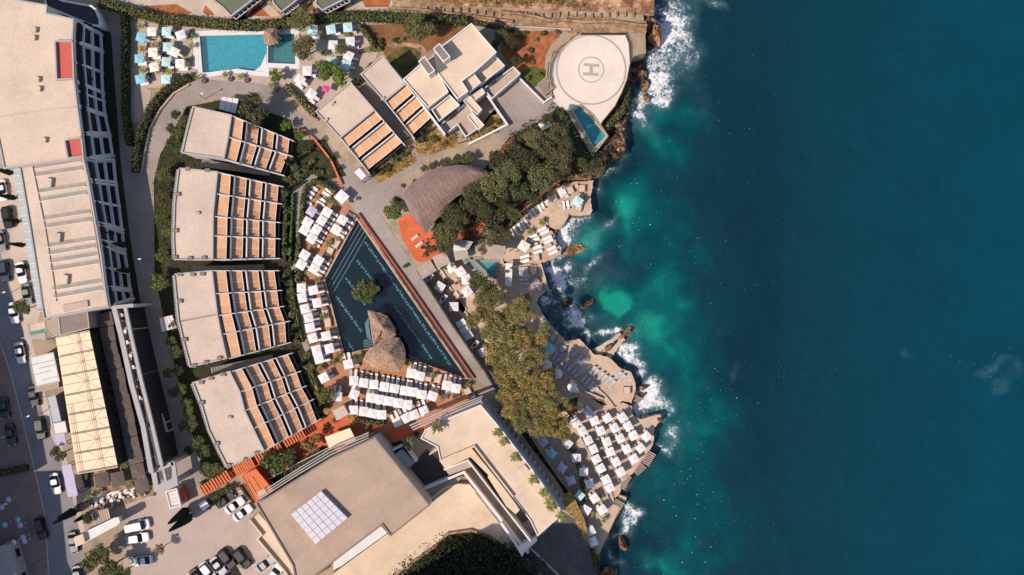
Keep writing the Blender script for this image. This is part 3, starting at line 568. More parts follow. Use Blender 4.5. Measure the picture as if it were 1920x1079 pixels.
# rocks standing in the water
rock('brown flat rock enclosing the little cove', 'H', '460,790 520,760 600,745 640,775 620,810 540,840 470,845', 1.0, 'cliff')
rock('round dark rock in the surf beside the shaded deck', 'PA', '830,560 880,520 940,540 950,620 880,670 825,630', 1.6)
rock('elongated brown rock in the dark water of the bay', 'L', '600,140 640,95 700,85 700,110 650,140 610,170', 1.2, 'cliff')
rock('brown rock rising from the water below the landing platform', 'Q', '885,770 910,780 945,850 955,890 930,905 890,880 875,830', 1.6, 'cliff')
rock('dark rock shelf at the bottom of the shore', 'Q', '740,1010 800,1000 870,1030 890,1079 860,1110 720,1110', 1.2)
rock('brown rock between the ladder and the white foam', 'L', '1030,735 1100,725 1110,745 1060,775 1030,765', 1.3, 'cliff')
rock('flat brown rock beside the ladder in the foam', 'L', '1030,795 1075,788 1085,810 1040,830', 1.2, 'cliff')
rock('orange brown cliff rock right of the helipad at top', 'D', '1100,170 1160,160 1210,250 1190,370 1150,350 1090,290', 4.5, 'cliff')
rock('sunlit boulder beside the inlet right of the helipad', 'D', '1060,720 1110,715 1110,770 1065,775', 1.8, 'cliff')
rock('jagged pale rocks below the small pool', 'H', '830,-40 920,-20 940,20 930,90 870,120 820,90 830,20', 3.6, 'cliff')
rock('pale rock ledge at the top end of the cove deck', 'H', '600,200 680,185 770,190 760,240 700,265 640,250', 2.8, 'cliff')
rock('long pale rock bank along the back of the cove deck', 'H', '400,300 560,195 620,235 520,285 430,325 330,385 250,440 130,560 100,540 260,410', 3.6, 'cliff')
rock('tan rock tip of the parasol deck spit', 'R3', '880,215 960,195 985,230 980,275 900,300', 2.9, 'cliff')
# ================================================================== pools
def pool(label, px, z, floor, water, depth=1.3, rim='white_wall', rw=.35, rh=.06, wall=None, name='swimming_pool'):
    q = [P(p[0], p[1], z)[:2] for p in px]; t = empty(name, (q[0][0], q[0][1], z), 0, label, 'pool'); inv = Matrix.Translation(-t.location)
    mb = MB(); n = len(q)
    for i in range(n):
        a, b = q[i], q[(i + 1) % n]; mb.face([(a[0], a[1], z - depth), (b[0], b[1], z - depth), (b[0], b[1], z), (a[0], a[1], z)])
    a = sum(q[i][0] * q[(i + 1) % n][1] - q[(i + 1) % n][0] * q[i][1] for i in range(n)); qq = q if a > 0 else q[::-1]
    parts = [mb.build('pool_wall', wall or floor), MB().build('x', floor) if 0 else None]
    f = MB(); f.face([(x, y, z - depth) for x, y in qq]); parts.append(f.build('pool_floor', floor))
    w = MB(); w.face([(x, y, z - .14) for x, y in qq]); parts.append(w.build('water_surface', water))
    if rim: parts.append(MB().wall(px, z - .3, z + rh, rw, zr=z, closed=True).build('rim', rim))
    for o in parts:
        if o: o.parent = t; o.matrix_parent_inverse = inv
    def add(o): o.parent = t; o.matrix_parent_inverse = inv; return o
    return t, add
t, add = pool('large turquoise swimming pool with curved white lower rim', TURQ, G, 'pool_floor', 'pool_water', rw=.9, rh=.1)
mb = MB(); mb.ppoly(pts('B', '722,345 730,345 730,556 722,556'), G - 1.3, G + .12); add(mb.build('divider', 'white_wall'))
ff = MB().sheet(pts('B', '731,346 800,240 944,240 950,498 731,490'), G - 1.24); add(ff.build('shallow_floor', 'pool_floor_grey'))
ff = MB().sheet(pts('B', '716,400 722,560 640,552 600,545 640,525 675,495 700,440'), G - .12); add(ff.build('sloping_edge', 'white_wall'))
mb = MB()
for k in range(4):
    r = 18 - 4 * k; c = pts('B', '200,255')[0]
    mb.ppoly([c] + [(c[0] + r * math.cos(a), c[1] + r * math.sin(a) * .85) for a in [i * math.pi / 16 for i in range(9)]], G - 1.3, G - 1.1 + .25 * k)
add(mb.build('corner_steps', 'pool_floor'))
add(MB().wall(pts('B', '190,500 190,255 700,225'), G + .02, G + .13, 1.0).build('edge_paving', 'white_wall'))
t, add = pool('huge dark navy swimming pool with rows of cyan mosaic motifs', NAVY, G, 'pool_floor_navy', 'dark_pool_water', depth=1.2, rim='terrace', rw=.3)
mb = MB()                                        # the mosaic motifs laid on the pool floor
def motif(x, y, a, s, k):
    ca, sa = math.cos(a), math.sin(a)
    shapes = [[(-1, -1.1, -.5, 1.1), (-.5, -.2, .6, .2), (.6, -1.1, 1.0, .2)], [(-.9, -.9, .9, -.5), (-.2, -.5, .2, 1.1), (.5, .2, 1.1, .9)], [(-1, -.3, 1, .3), (-.9, .3, -.5, 1.1), (.3, -1.1, .8, -.3)], [(-.8, -.9, -.3, .9), (.2, -.8, .9, -.3), (.3, .3, 1, .9), (-.3, -.2, .3, .2)]]
    for (x0, y0, x1, y1) in shapes[k % 4]: mb.face([P(x + (u * ca - v * sa) * s, y + (u * sa + v * ca) * s, G - 1.18) for u, v in ((x0, y0), (x0, y1), (x1, y1), (x1, y0))][::-1])
rr = random.Random(3)
for (a, b) in (((686, 456), (843, 683)), ((670, 490), (700, 529)), ((650, 523), (684, 571)), ((631, 557), (677, 621)), ((644, 628), (662, 656)), ((742, 577), (808, 671))):
    L = math.dist(a, b); n = int(L / 5.6)
    for i in range(n + 1):
        p = lerp(a, b, i / n); ang = math.atan2(b[1] - a[1], b[0] - a[0]); motif(p[0] + rr.uniform(-.8, .8), p[1] + rr.uniform(-.8, .8), ang + rr.choice([0, .5, 1.57, 2.3]), 2.2, rr.randint(0, 3))
        if i % 2: motif(p[0] + rr.uniform(-1.5, 1.5), p[1] + rr.uniform(-1.5, 1.5), ang + rr.choice([0.3, 1.2]), 1.5, rr.randint(0, 3))
add(mb.build('mosaic', 'mosaic'))
mb = MB()
for a, b in (((675, 418), (611, 527)), ((680, 425), (615, 536)), ((684, 432), (618, 545)), ((689, 439), (622, 554))):
    u, v = P(*a, G - 1.17), P(*b, G - 1.17); mb.bar(u, v, .1, .02)
for k in range(5):
    ln = pts('K', f'{204-k*7},{228+k*4} {180-k*0+k*6-12},{268} {205+k*5-12},{372+k*4} {168},{400+k*13} {238},{404+k*13}')
    ln = pts('K', f'{205},{228+k*9} {178+k*6},{266+k*4} {196+k*7},{378+k*3}'); 
    for i in range(2): mb.bar(P(*ln[i], G - 1.0), P(*ln[i + 1], G - 1.0), .12, .02)
    a, b = pts('K', f'166,{394+k*12} 240,{394+k*12-6}'); mb.bar(P(*a, G - .95 + .002 * k), P(*b, G - .95 + .002 * k), .12, .02)
    a, b = pts('K', f'{505+k*16},{505+k*6} {540+k*14},{545+k*4}'); mb.bar(P(*a, G - .9), P(*b, G - .9), .1, .02)
add(mb.build('step_lines', 'line_white'))
t, add = pool('small teal rectangular pool at the corner of the helipad', TEAL, G, 'pool_floor_teal', 'pool_water', depth=.7, rim='concrete', rw=.25)
t, add = pool('lower teal pool with stepped edge near the cove', LOWP, ZD + .25, 'pool_floor', 'pool_water', depth=.8, rim='stone_path', rw=.7)
MB().sheet(pts('P8', '590,130 640,95 705,90 840,245 870,330 760,250'), ZD + .3).build('splash_pool_floor', 'pool_floor_grey', kind='structure')
# long orange bench wall and dark channel beside the navy pool
MB().wall(pts('_', '672,402 765,532 888,710'), G, G + .7, .36).build('pool_wall', 'rust_paint', label='long thin orange wall along the right side of the navy pool', cat='wall')
MB().wall(pts('_', '676,412 765,546 874,706'), G, G + .3, .35).build('pool_gutter', 'stone', label='brown gutter edge between the navy pool and orange wall', cat='wall')
MB().ppoly(pts('_', '668,406 678,406 690,422 770,537 890,708 878,710 765,543'), G, G + .06).build('channel', 'dark_metal', kind='structure')
MB().wall(pts('_', '782,506 845,605 905,690 932,735'), G, G + .9, .35).build('promenade_wall', 'dark_metal', label='dark hedge topped parapet on the seaward side of the promenade', cat='wall')

# ================================================================== hotel blocks
def bil(E, D, t, u):
    n = len(E) - 1; i = min(int(t * n + 1e-9), n - 1); f = t * n - i
    return lerp(lerp(E[i], E[i + 1], f), lerp(D[i], D[i + 1], f), u)
def terraced(label, roof, E, D, cols, z1, drop, leftwall=None, name='hotel_block', halves=2, walls=None, band=.15, gap=.24):
    """stepped block: roof, then for each column a terrace floor, a parapet and an awning per half unit"""
    n = len(E) - 1; t, rel = roofed(name, label, 'hotel block', roof, z1, G, 'gravel_roof', 'white_wall', .3, .28, pmat='grey_wall')
    aw = 0
    for c in range(cols):
        u0, u1 = c / cols, (c + 1) / cols; zt = z1 - drop * c            # top of the wall the awning hangs on
        zf = zt - 2.6
        for i in range(n):
            a, b = i / n, (i + 1) / n; q = [bil(E, D, tt, uu) for tt, uu in ((a, u0), (a, u1), (b, u1), (b, u0))]
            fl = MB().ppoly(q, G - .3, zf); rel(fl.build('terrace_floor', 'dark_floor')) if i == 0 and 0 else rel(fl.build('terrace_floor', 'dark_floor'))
            for h in range(halves):
                a0 = a + (b - a) * (h / halves); b0 = a + (b - a) * ((h + 1) / halves); e = (b - a) * .02
                if h == 0: a0 += e * 2
                if h == halves - 1: b0 -= e * 2
                zw = zt - .75 if c else zt - .5; L = [bil(E, D, tt, u0 + (u1 - u0) * uu) for tt, uu in ((a0, band), (a0, 1 - gap), (b0, 1 - gap), (b0, band))]
                m = MB(); p = [P(*L[0], zw), P(*L[1], zw - .35), P(*L[2], zw - .35), P(*L[3], zw)]
                m.face(p); m.face([(x, y, z - .06) for x, y, z in p][::-1])
                for k in range(4): r, s_ = p[k], p[(k + 1) % 4]; m.face([(r[0], r[1], r[2] - .06), (s_[0], s_[1], s_[2] - .06), s_, r])
                ao = rel(m.build('awning', 'awning' if c == 0 or cols == 3 else 'awning_lower'))
                m = MB()
                for k in ((0, 1), (1, 2), (2, 3)): m.bar(Vector(p[k[0]]) + Vector((0, 0, .05 + .003 * k[0])), Vector(p[k[1]]) + Vector((0, 0, .05 + .003 * k[0])), .11, .1)
                f = m.build('awning_frame', 'awning_frame'); f.parent = t; f.matrix_parent_inverse = Matrix.Translation(-t.location)
                if c and h == 0:      # sun beds and table under the canvas show as pale shapes at the terrace edge
                    pass
        # parapet along the outer edge of the terrace, its face turned to the garden
        line = [bil(E, D, i / n, u1) for i in range(n + 1)]
        if c < cols - 1:
            zp = z1 - drop * (c + 1) + .25
            rel(MB().wall(line, zf - .2, zp, .22, zr=zp).build('parapet', 'white_wall'))
        else: rel(MB().wall(line, G - .3, zf + .9, .2, zr=zf + .9).build('parapet', 'dark_glass'))
    for i in range(n + 1):                                                  # party walls stepping down with the slope
        if walls and i not in walls: continue
        for c in range(cols):
            zt = z1 - drop * c + .12
            a, b = bil(E, D, i / n, c / cols), bil(E, D, i / n, (c + 1.08 if c == cols - 1 else c + 1) / cols)
            A, B = P(*a, zt), P(*b, zt - drop * .55); d = (Vector(B) - Vector(A)); nr = Vector((-d.y, d.x, 0)).normalized() * .085
            m = MB(); A_, B_ = Vector(A), Vector(B); zb = G - .3
            top = [A_ - nr, B_ - nr, B_ + nr, A_ + nr]; m.face(top)
            for k in range(4): r, s_ = top[k], top[(k + 1) % 4]; m.face([(r.x, r.y, zb), (s_.x, s_.y, zb), tuple(s_), tuple(r)])
            rel(m.build('party_wall', 'white_wall'))
    return t, rel
blk = []
t1 = terraced('smallest stepped hotel block, topmost, just below the turquoise pool road', pts('_', '363,201 434,217 428,258 420,298 342,287 350,250'), pts('_', '434,217 430,258 421,299'), pts('_', '549,264 546,293 531,329'), 4, G + 8.6, 1.9, walls=[0, 1, 2])
t2 = terraced('stepped hotel block with flat roof, second of the four from the top', pts('_', '336,316 408,323 400,400 399,487 328,487 326,450 328,380'), pts('F', '358,215 348,375 332,545 328,690 322,870'), pts('F', '835,320 825,450 812,590 812,712 810,860'), 4, G + 8.6, 1.9)
t3 = terraced('stepped hotel block with a seam across its roof, third from the top', pts('_', '327,515 398,508 402,545 408,592 415,627 425,672 357,688 347,650 335,600'), pts('_', '400,508 405,551 411,592 419,627 430,673'), pts('_', '521,508 526,545 530,575 541,603 543,643'), 4, G + 8.6, 1.9)
t4 = terraced('stepped hotel block, lowest of the four, beside the orange pergola walk', pts('_', '362,718 431,697 450,735 459,770 475,804 495,845 427,877 407,837 392,807 379,762'), pts('_', '431,698 451,735 460,770 476,804 495,846'), pts('_', '546,663 562,697 572,725 586,750 600,787'), 4, G + 8.6, 1.9)
def addrel(tr, o): return tr[1](o)
addrel(t3, MB().wall(pts('_', '338,603 406,590'), G + 8.55, G + 8.66, .35, zr=G + 8.6).build('roof_seam', 'stone_path'))
# dotted crenellated left eaves, planters and small roof fittings
def eaves(tr, s, z):
    p = s; m = MB()
    for i in range(len(p) - 1):
        n = max(1, int(math.dist(p[i], p[i + 1]) / 3))
        for j in range(n):
            q = P(*lerp(p[i], p[i + 1], (j + .5) / n), z); m.box(q[0], q[1], z - .4, .5, .16, .45)
    addrel(tr, m.build('eaves_blocks', 'grey_wall'))
eaves(t1, pts('_', '360,204 340,286'), G + 8.6); eaves(t2, pts('_', '333,318 325,380 323,450 325,487'), G + 8.6); eaves(t3, pts('_', '325,517 332,600 345,650 354,687'), G + 8.6); eaves(t4, pts('_', '359,720 376,762 390,807 404,837 424,877'), G + 8.6)
def planter(tr, x, y, z, w=.9):
    q = P(x, y, z); m = MB(); m.box(q[0], q[1], z, w, .7, .45); o = addrel(tr, m.build('roof_planter', 'roof_tile_grey'))
for tr, s in ((t2, '353,317 390,320 334,365 330,433 329,483 357,485 383,484'), (t3, '338,515 362,515 380,514 338,565 347,637 365,686 387,680 412,672'), (t4, '378,717 396,709 419,702 379,755 407,832 430,873 461,862 482,850')):
    for (x, y) in pts('_', s): planter(tr, x, y, G + 8.6)
for tr, s in ((t2, '371,400'), (t4, '431,783')):
    for (x, y) in pts('_', s): q = P(x, y, G + 8.6); addrel(tr, MB().box(q[0], q[1], G + 8.58, .9, .5, .5).build('roof_vent', 'grey_wall'))
# stairs and passages between the blocks
for lab, px in (('shaded stone stair passage between the top and second hotel block', '380,300 505,318 505,330 375,312'), ('shaded stone stair passage between the second and third hotel block', '365,500 495,496 495,507 365,510'), ('shaded stone stair passage between the third and lowest hotel block', '395,690 510,665 512,676 398,704')):
    p = pts('_', px); m = MB()
    for i in range(26):
        a, b = lerp(p[0], p[1], i / 26), lerp(p[3], p[2], i / 26); c, d = lerp(p[0], p[1], (i + .6) / 26), lerp(p[3], p[2], (i + .6) / 26); z = G + 5.6 - i * .2
        m.ppoly([a, c, d, b], G - .2, z)
        c2, d2 = lerp(p[0], p[1], (i + 1) / 26), lerp(p[3], p[2], (i + 1) / 26); m.ppoly([c, c2, d2, d], G - .2, z - .12)
    m.build('stair_passage', 'stone_path', label=lab, cat='stairs')
t5 = terraced('left stepped annex with orange awnings beside the pool garden', pts('_', '593,210 657,155 702,207 638,259'), pts('_', '702,207 686,220 670,233 654,246 638,259'), pts('_', '758,272 741,286 725,299 708,312 692,325'), 3, G + 6.8, 1.8, halves=1, walls=[0, 4], name='hotel_annex')
t6 = terraced('middle stepped annex with orange awnings against the white villa', pts('_', '677,140 717,106 760,158 721,190'), pts('_', '760,158 747,169 734,180 722,190'), pts('_', '815,223 802,235 789,247 776,259'), 3, G + 6.8, 1.8, halves=1, walls=[0, 3], name='hotel_annex')
for tr, s in ((t5, '624,195 612,226'), (t6, '757,157 718,186')):
    for (x, y) in pts('_', s): q = P(x, y, G + 6.8); addrel(tr, MB().box(q[0], q[1], G + 6.78, .8, .45, .5, .7).build('roof_vent', 'grey_wall'))
stair('long shaded staircase between the two awning annexes', 'C', '165,640', '480,1050', 2.6, 44, G + 4.5, G + .6, 'stone_path')

# ================================================================== white villa
def villa_block(rel, px, z, zb=G, par=.5, roof='cream_roof', w=.2, sides=None):
    rel(MB().ppoly(px, zb - .3, z - .02).build('wall', 'white_wall')); rel(MB().sheet(px, z).build('roof_terrace', roof)); 
    if par: rel(MB().wall(px, z - .2, z + par, w, zr=z, closed=True).build('parapet', 'white_wall'))
V1, V2 = G + 8.2, G + 7.6
t, vr = roofed('villa', 'white modernist villa of stacked cubes with stepped roof terraces', 'villa', pts('C', '705,418 765,345 975,182 1160,395 1000,540 900,612 948,688 872,742 722,548'), V1, G, 'cream_roof', 'white_wall', .35, .22)
villa_block(vr, pts('C', '467,600 590,492 705,420 722,548 800,692 650,808'), V2, par=.4)
for s in ('582,462 624,428 700,532 655,562', '693,368 735,330 815,428 768,462'): villa_block(vr, pts('C', s), V1 + 3.2, V1 - .5, par=.12, roof='roof_tile_grey')
villa_block(vr, pts('C', '1005,572 1158,432 1222,500 1045,640'), V1 - 3.0, par=.9)
villa_block(vr, pts('C', '1070,672 1170,600 1290,510 1340,560 1130,745'), V1 - 5.6, par=.9, roof='terrace')
villa_block(vr, pts('C', '895,605 985,548 1045,622 958,690'), V1 - 1.2, par=.3)
villa_block(vr, pts('C', '682,830 815,722 885,795 735,912'), V2 - 2.6, par=.9)
villa_block(vr, pts('C', '745,945 915,795 945,770 1035,960 935,1030 872,938 800,998'), V2 - 5.0, par=.9, roof='terrace')
villa_block(vr, pts('C', '918,760 960,722 1052,825 1018,860'), V2 - 3.4, par=.35)
villa_block(vr, pts('C', '970,720 1055,665 1075,700 1000,755'), V2 - 3.6, par=.3)
villa_block(vr, pts('C', '950,880 985,850 1068,940 1030,975'), V2 - 4.2, par=.3)
for s in ('1030,515 1110,450 1122,466 1042,530', '1090,628 1170,560 1180,575 1100,645', '720,775 805,708 815,722 730,790', '960,690 1030,640 1040,655 970,702', '770,895 860,818 868,828 778,908'):
    vr(MB().ppoly(pts('C', s), G, V1 - 3.3).build('window', 'dark_glass'))
vr(MB().wall(pts('C', '1058,665 1245,935 960,1079'), G, G + 1.6, .4).build('garden_wall', 'white_wall'))
vr(MB().wall(pts('C', '467,602 640,830 775,1005'), G, V2 - 3, .35).build('flank_wall', 'white_wall'))
ground('court', pts('C', '1130,745 1240,650 1300,700 1200,830'), 'stone_path', dz=10)
MB().wall(pts('D', '140,590 320,768 375,730'), G, G + 1.1, .3).build('garden_wall', 'white_wall', label='white garden wall with red coping beside the helipad steps', cat='wall')
# small white shelter roofs near the paths
def slab_roof(label, px, z, m='white_wall', name='canopy_roof', legs=True, cat='canopy', th=.2, slats=0, slat_m='concrete', zb=G):
    q = [P(p[0], p[1], z) for p in px]; t = empty(name, (sum(p[0] for p in q) / len(q), sum(p[1] for p in q) / len(q), zb), 0, label, cat); inv = Matrix.Translation(-t.location)
    def rel(o): o.parent = t; o.matrix_parent_inverse = inv; return o
    rel(MB().ppoly(px, z - th, z, True).build('roof', m))
    if legs:
        cx, cy = t.location[:2]
        for p in q: m_ = MB(); m_.cyl(p[0] + (cx - p[0]) * .08, p[1] + (cy - p[1]) * .08, zb - .1, z - th, .09); rel(m_.build('post', 'metal'))
    if slats:
        m_ = MB()
        for i in range(slats + 1):
            a = lerp(q[0], q[1], i / slats); b = lerp(q[3], q[2], i / slats); m_.bar((a[0], a[1], z + .06), (b[0], b[1], z + .06), .1, .08)
        rel(m_.build('ribs', slat_m))
    return t, rel
slab_roof('white flat canopy beside the big olive tree on the pool road', pts('B', '380,728 508,742 488,852 360,818'), G + 3.2, slats=3)
slab_roof('white slatted canopy at the road junction below the annexes', pts('G', '85,212 138,165 200,240 150,285'), G + 3, 'stone_path', slats=0)[1](MB().ppoly(pts('G', '96,214 136,180 188,240 150,272'), G + 3.0, G + 3.1).build('panel', 'white_wall'))
slab_roof('white flat canopy among trees below the helipad', pts('D', '275,935 335,893 378,948 310,980'), G + 3, slats=0)
slab_roof('white ribbed canopy on the shaded hotel road', pts('I', '1195,228 1290,205 1325,300 1215,330'), G + 3, slats=4)
slab_roof('white ribbed kiosk roof between orange terrace and hedge', pts('P5', '565,1015 690,945 760,1060 620,1140'), G + 3, 'concrete', slats=5, slat_m='white_wall')
slab_roof('cream tent roof below the orange terrace', pts('_', '609,820 656,803 668,826 618,843'), G + 3.4, 'tent_cream')
def thatch(label, outline, peak, z0, z1, m='thatch', rings=9, ov=.5, name='thatched_hut'):
    cx, cy = peak; q = [P(p[0], p[1], z0) for p in outline]; c = P(cx, cy, z1); n = len(q)
    t = empty(name, (c[0], c[1], G), 0, label, 'hut'); inv = Matrix.Translation(-t.location)
    mb = MB(); rnd = random.Random(label)
    # subdivide outline
    o = []
    for i in range(n):
        k = max(1, int(math.dist(q[i][:2], q[(i + 1) % n][:2]) / .8))
        for j in range(k): o.append(lerp(q[i], q[(i + 1) % n], j / k))
    n = len(o)
    for k in range(rings):
        t0, t1_ = k / rings, (k + 1.25) / rings; t1_ = min(t1_, 1)
        za = z0 + (z1 - z0) * t0 - .05; zb = z0 + (z1 - z0) * t1_ + (.14 if k < rings - 1 else 0)
        A = []; B = []
        for p in o:
            j = rnd.uniform(-.12, .12); A.append((p[0] + (c[0] - p[0]) * t0 + j, p[1] + (c[1] - p[1]) * t0 + rnd.uniform(-.12, .12), za + .12)); B.append((p[0] + (c[0] - p[0]) * t1_, p[1] + (c[1] - p[1]) * t1_, zb))
        for i in range(n):
            j = (i + 1) % n; mb.face([A[i], A[j], B[j], B[i]]); mb.face([(A[i][0], A[i][1], za - .12), (A[j][0], A[j][1], za - .12), A[j], A[i]])
    r = mb.build('thatch_roof', m); r.parent = t; r.matrix_parent_inverse = inv
    for i in range(0, n, max(1, n // 6)):
        mm = MB(); mm.cyl(o[i][0] + (c[0] - o[i][0]) * .2, o[i][1] + (c[1] - o[i][1]) * .2, G - 1.2, z0 + .3, .14); p = mm.build('post', 'bark'); p.parent = t; p.matrix_parent_inverse = inv
    mm = MB(); mm.cyl(c[0], c[1], z1 - .3, z1 + .25, .25, .1); p = mm.build('finial', 'thatch'); p.parent = t; p.matrix_parent_inverse = inv
thatch('upper thatched umbrella roof standing in the navy pool', pts('K', '200,170 235,168 290,190 345,212 380,260 408,305 410,350 375,378 300,375 240,430 232,380 215,270'), pts('K', '312,298')[0], G + 3.0, G + 4.9)
thatch('lower and larger thatched roof at the edge of the navy pool', pts('K', '245,430 300,385 375,365 438,375 468,430 485,480 478,560 440,625 340,622 240,600 160,535 190,485'), pts('K', '355,488')[0], G + 3.0, G + 5.4, rings=11)
thatch('small thatched bar hut on the edge of the turquoise pool', pts('B', '705,222 790,212 808,240 808,320 780,335 735,340 700,325 692,270'), pts('B', '752,262')[0], G + 2.8, G + 4.2, rings=6)
# wing shaped restaurant roof
wing = pts('G', '455,385 500,325 580,258 650,208 720,180 790,166 870,156 950,160 1040,180 1105,210 1112,238 1080,272 960,345 870,395 800,452 760,520 690,592 635,672 520,528')
rp = [P(*p, G + 4.2) for p in wing]; t = empty('restaurant_pavilion', (rp[0][0], rp[0][1], G), 0, 'large wing shaped pavilion with a weathered brown grey reed roof', 'pavilion'); inv = Matrix.Translation(-t.location)
ax0, ax1 = P(*pts('G', '560,470')[0], G), P(*pts('G', '1010,235')[0], G); n = len(rp); mb = MB(); prev = rp
def wp(p, k):
    a = Vector(ax0[:2]); b = Vector(ax1[:2]); v = Vector(p[:2]); d = b - a; tt = max(0, min(1, (v - a).dot(d) / d.length_squared)); c = a + d * tt; q = v.lerp(c, k); return (q.x, q.y, G + 4.2 + 1.6 * math.sin(k * math.pi / 2))
for k in (.2, .45, .7, .97):
    cur = [wp(p, k) for p in rp]
    for i in range(n): j = (i + 1) % n; mb.face([prev[i], prev[j], cur[j], cur[i]])
    prev = cur
mb.face(cur)
for i in range(n): j = (i + 1) % n; a, b = rp[i], rp[j]; mb.face([(a[0], a[1], a[2] - .4), (b[0], b[1], b[2] - .4), b, a])
o = mb.build('roof', 'grey_thatch'); o.parent = t; o.matrix_parent_inverse = inv
from mathutils.bvhtree import BVHTree
bvh = BVHTree.FromPolygons([Vector(v) for v in mb.v], mb.f)
mb = MB(); rnd = random.Random(9)
for i in range(17):                         # pale battens lying across the reed
    a, b = lerp((520, 350), (1060, 95), i / 16), lerp((680, 640), (1200, 330), i / 16); run = None
    for k in range(41):
        p = P(*pts('G', f'{lerp(a,b,k/40)[0]},{lerp(a,b,k/40)[1]}')[0], G + 5); h = bvh.ray_cast(Vector((p[0], p[1], 50)), Vector((0, 0, -1)))[0]
        if h and run and (h - run).length < 2: mb.bar(run + Vector((0, 0, .05)), h + Vector((0, 0, .05)), .1 if i % 3 else .16, .06)
        run = h
o = mb.build('battens', 'stone'); o.parent = t; o.matrix_parent_inverse = inv
o = MB().ppoly(wing, G, G + 3.2); 
for i in range(0, n, 2):
    m_ = MB(); m_.cyl(rp[i][0] * .98 + rp[(i + 9) % n][0] * .02, rp[i][1] * .98 + rp[(i + 9) % n][1] * .02, G, G + 4.1, .15); p = m_.build('post', 'bark'); p.parent = t; p.matrix_parent_inverse = inv
# ================================================================== long building on the left
ZL = G + 11.6
t, lr = roofed('apartment_building', 'long flat roofed building along the left edge with two red roof panels', 'building',
    pts('_', '-90,-40 -20,-8 88,11 87,26 138,37 136,75 139,150 145,200 152,250 157,296 9,316 -2,262 -10,232 -90,232'), ZL, G, 'beige_roof', 'white_wall', .25, .3, pmat='grey_wall')
for s in ('106,79 137,79 141,149 109,151', '124,264 154,259 159,294 130,298'):
    lr(MB().ppoly(pts('_', s), ZL, ZL + .12).build('red_roof_panel', 'red_roof')); p = pts('_', s); lr(MB().wall([p[1], p[0], p[3], p[2]], ZL, ZL + .8, .3, zr=ZL).build('upstand', 'grey_wall'))
lr(MB().wall(pts('A', '0,878 200,845 560,800'), ZL, ZL + .12, .2).build('roof_joint', 'concrete'))
for (x, y) in pts('A', '262,230 255,290 285,600 295,672 335,1055'): q = P(x, y, ZL); lr(MB().box(q[0], q[1], ZL, 1.0, .9, .75, -.1).build('roof_vent', 'beige_roof'))
t, mr = roofed('apartment_building', 'lower flat roofed building with rows of narrow roof lights on left side', 'building',
    pts('_', '38,314 157,298 165,335 178,410 190,480 197,540 203,575 84,598 80,577 75,540 56,420'), ZL - 1.2, G, 'beige_roof', 'white_wall', .3, .3, pmat='grey_wall')
for s in ('262,190 615,135', '270,248 625,195', '288,372 645,318', '298,435 655,378', '328,575 680,520', '332,635 690,580', '358,778 715,722', '362,835 720,778', '372,896 735,838', '382,955 745,898', '398,1100 770,1040', '408,1158 775,1095'):
    a, b = pts('E', s); z = ZL - 1.2
    mb = MB(); A, B = Vector(P(*a, z)), Vector(P(*b, z)); d = (B - A).normalized(); nr = Vector((-d.y, d.x, 0))
    lr_ = MB().bar(A + Vector((0, 0, .28)), B + Vector((0, 0, .28)), .12, .28); mr(lr_.build('roof_light_upstand', 'white_wall'))
    m = MB(); m.face([tuple(A + nr * .15 + Vector((0, 0, .1))), tuple(B + nr * .15 + Vector((0, 0, .1))), tuple(B + nr * .85 + Vector((0, 0, .06))), tuple(A + nr * .85 + Vector((0, 0, .06)))]); mr(m.build('roof_light', 'roof_light_glass'))
mr(MB().wall(pts('E', '240,165 330,600 395,1000 420,1180'), ZL - 1.2, ZL - .95, .15).build('roof_conduit', 'concrete')); mr(MB().wall(pts('E', '625,110 700,600 775,1079'), ZL - 1.2, ZL - .95, .15).build('roof_conduit', 'concrete'))
for (x, y) in pts('E', '375,295 440,705 495,1018'): q = P(x, y, ZL - 1.2); mr(MB().box(q[0], q[1], ZL - 1.2, 1.2, 1.7, .8, -.1).build('roof_vent', 'beige_roof'))
gs = pts('E', '98,180 148,178 300,1079 322,1230 282,1240 250,1079'); mr(MB().ppoly(gs, ZL - 3, ZL - 2.2).build('glass_canopy', 'glass_strip'))
mb = MB()
for i in range(19): a = lerp(gs[0], gs[5], i / 15); b = lerp(gs[1], gs[2], i / 15); mb.bar(P(*a, ZL - 2.1), P(*b, ZL - 2.1), .12, .1)
mr(mb.build('canopy_ribs', 'white_wall')); mr(MB().wall(pts('E', '152,180 225,620 305,1079 325,1230'), ZL - 2.4, ZL - 1.1, .3).build('canopy_edge', 'white_wall'))
q = pts('I', '465,130 655,95 660,140 480,185'); mr(MB().ppoly(q, ZL - 1.2, ZL - .8).build('roof_planter', 'terrace'))
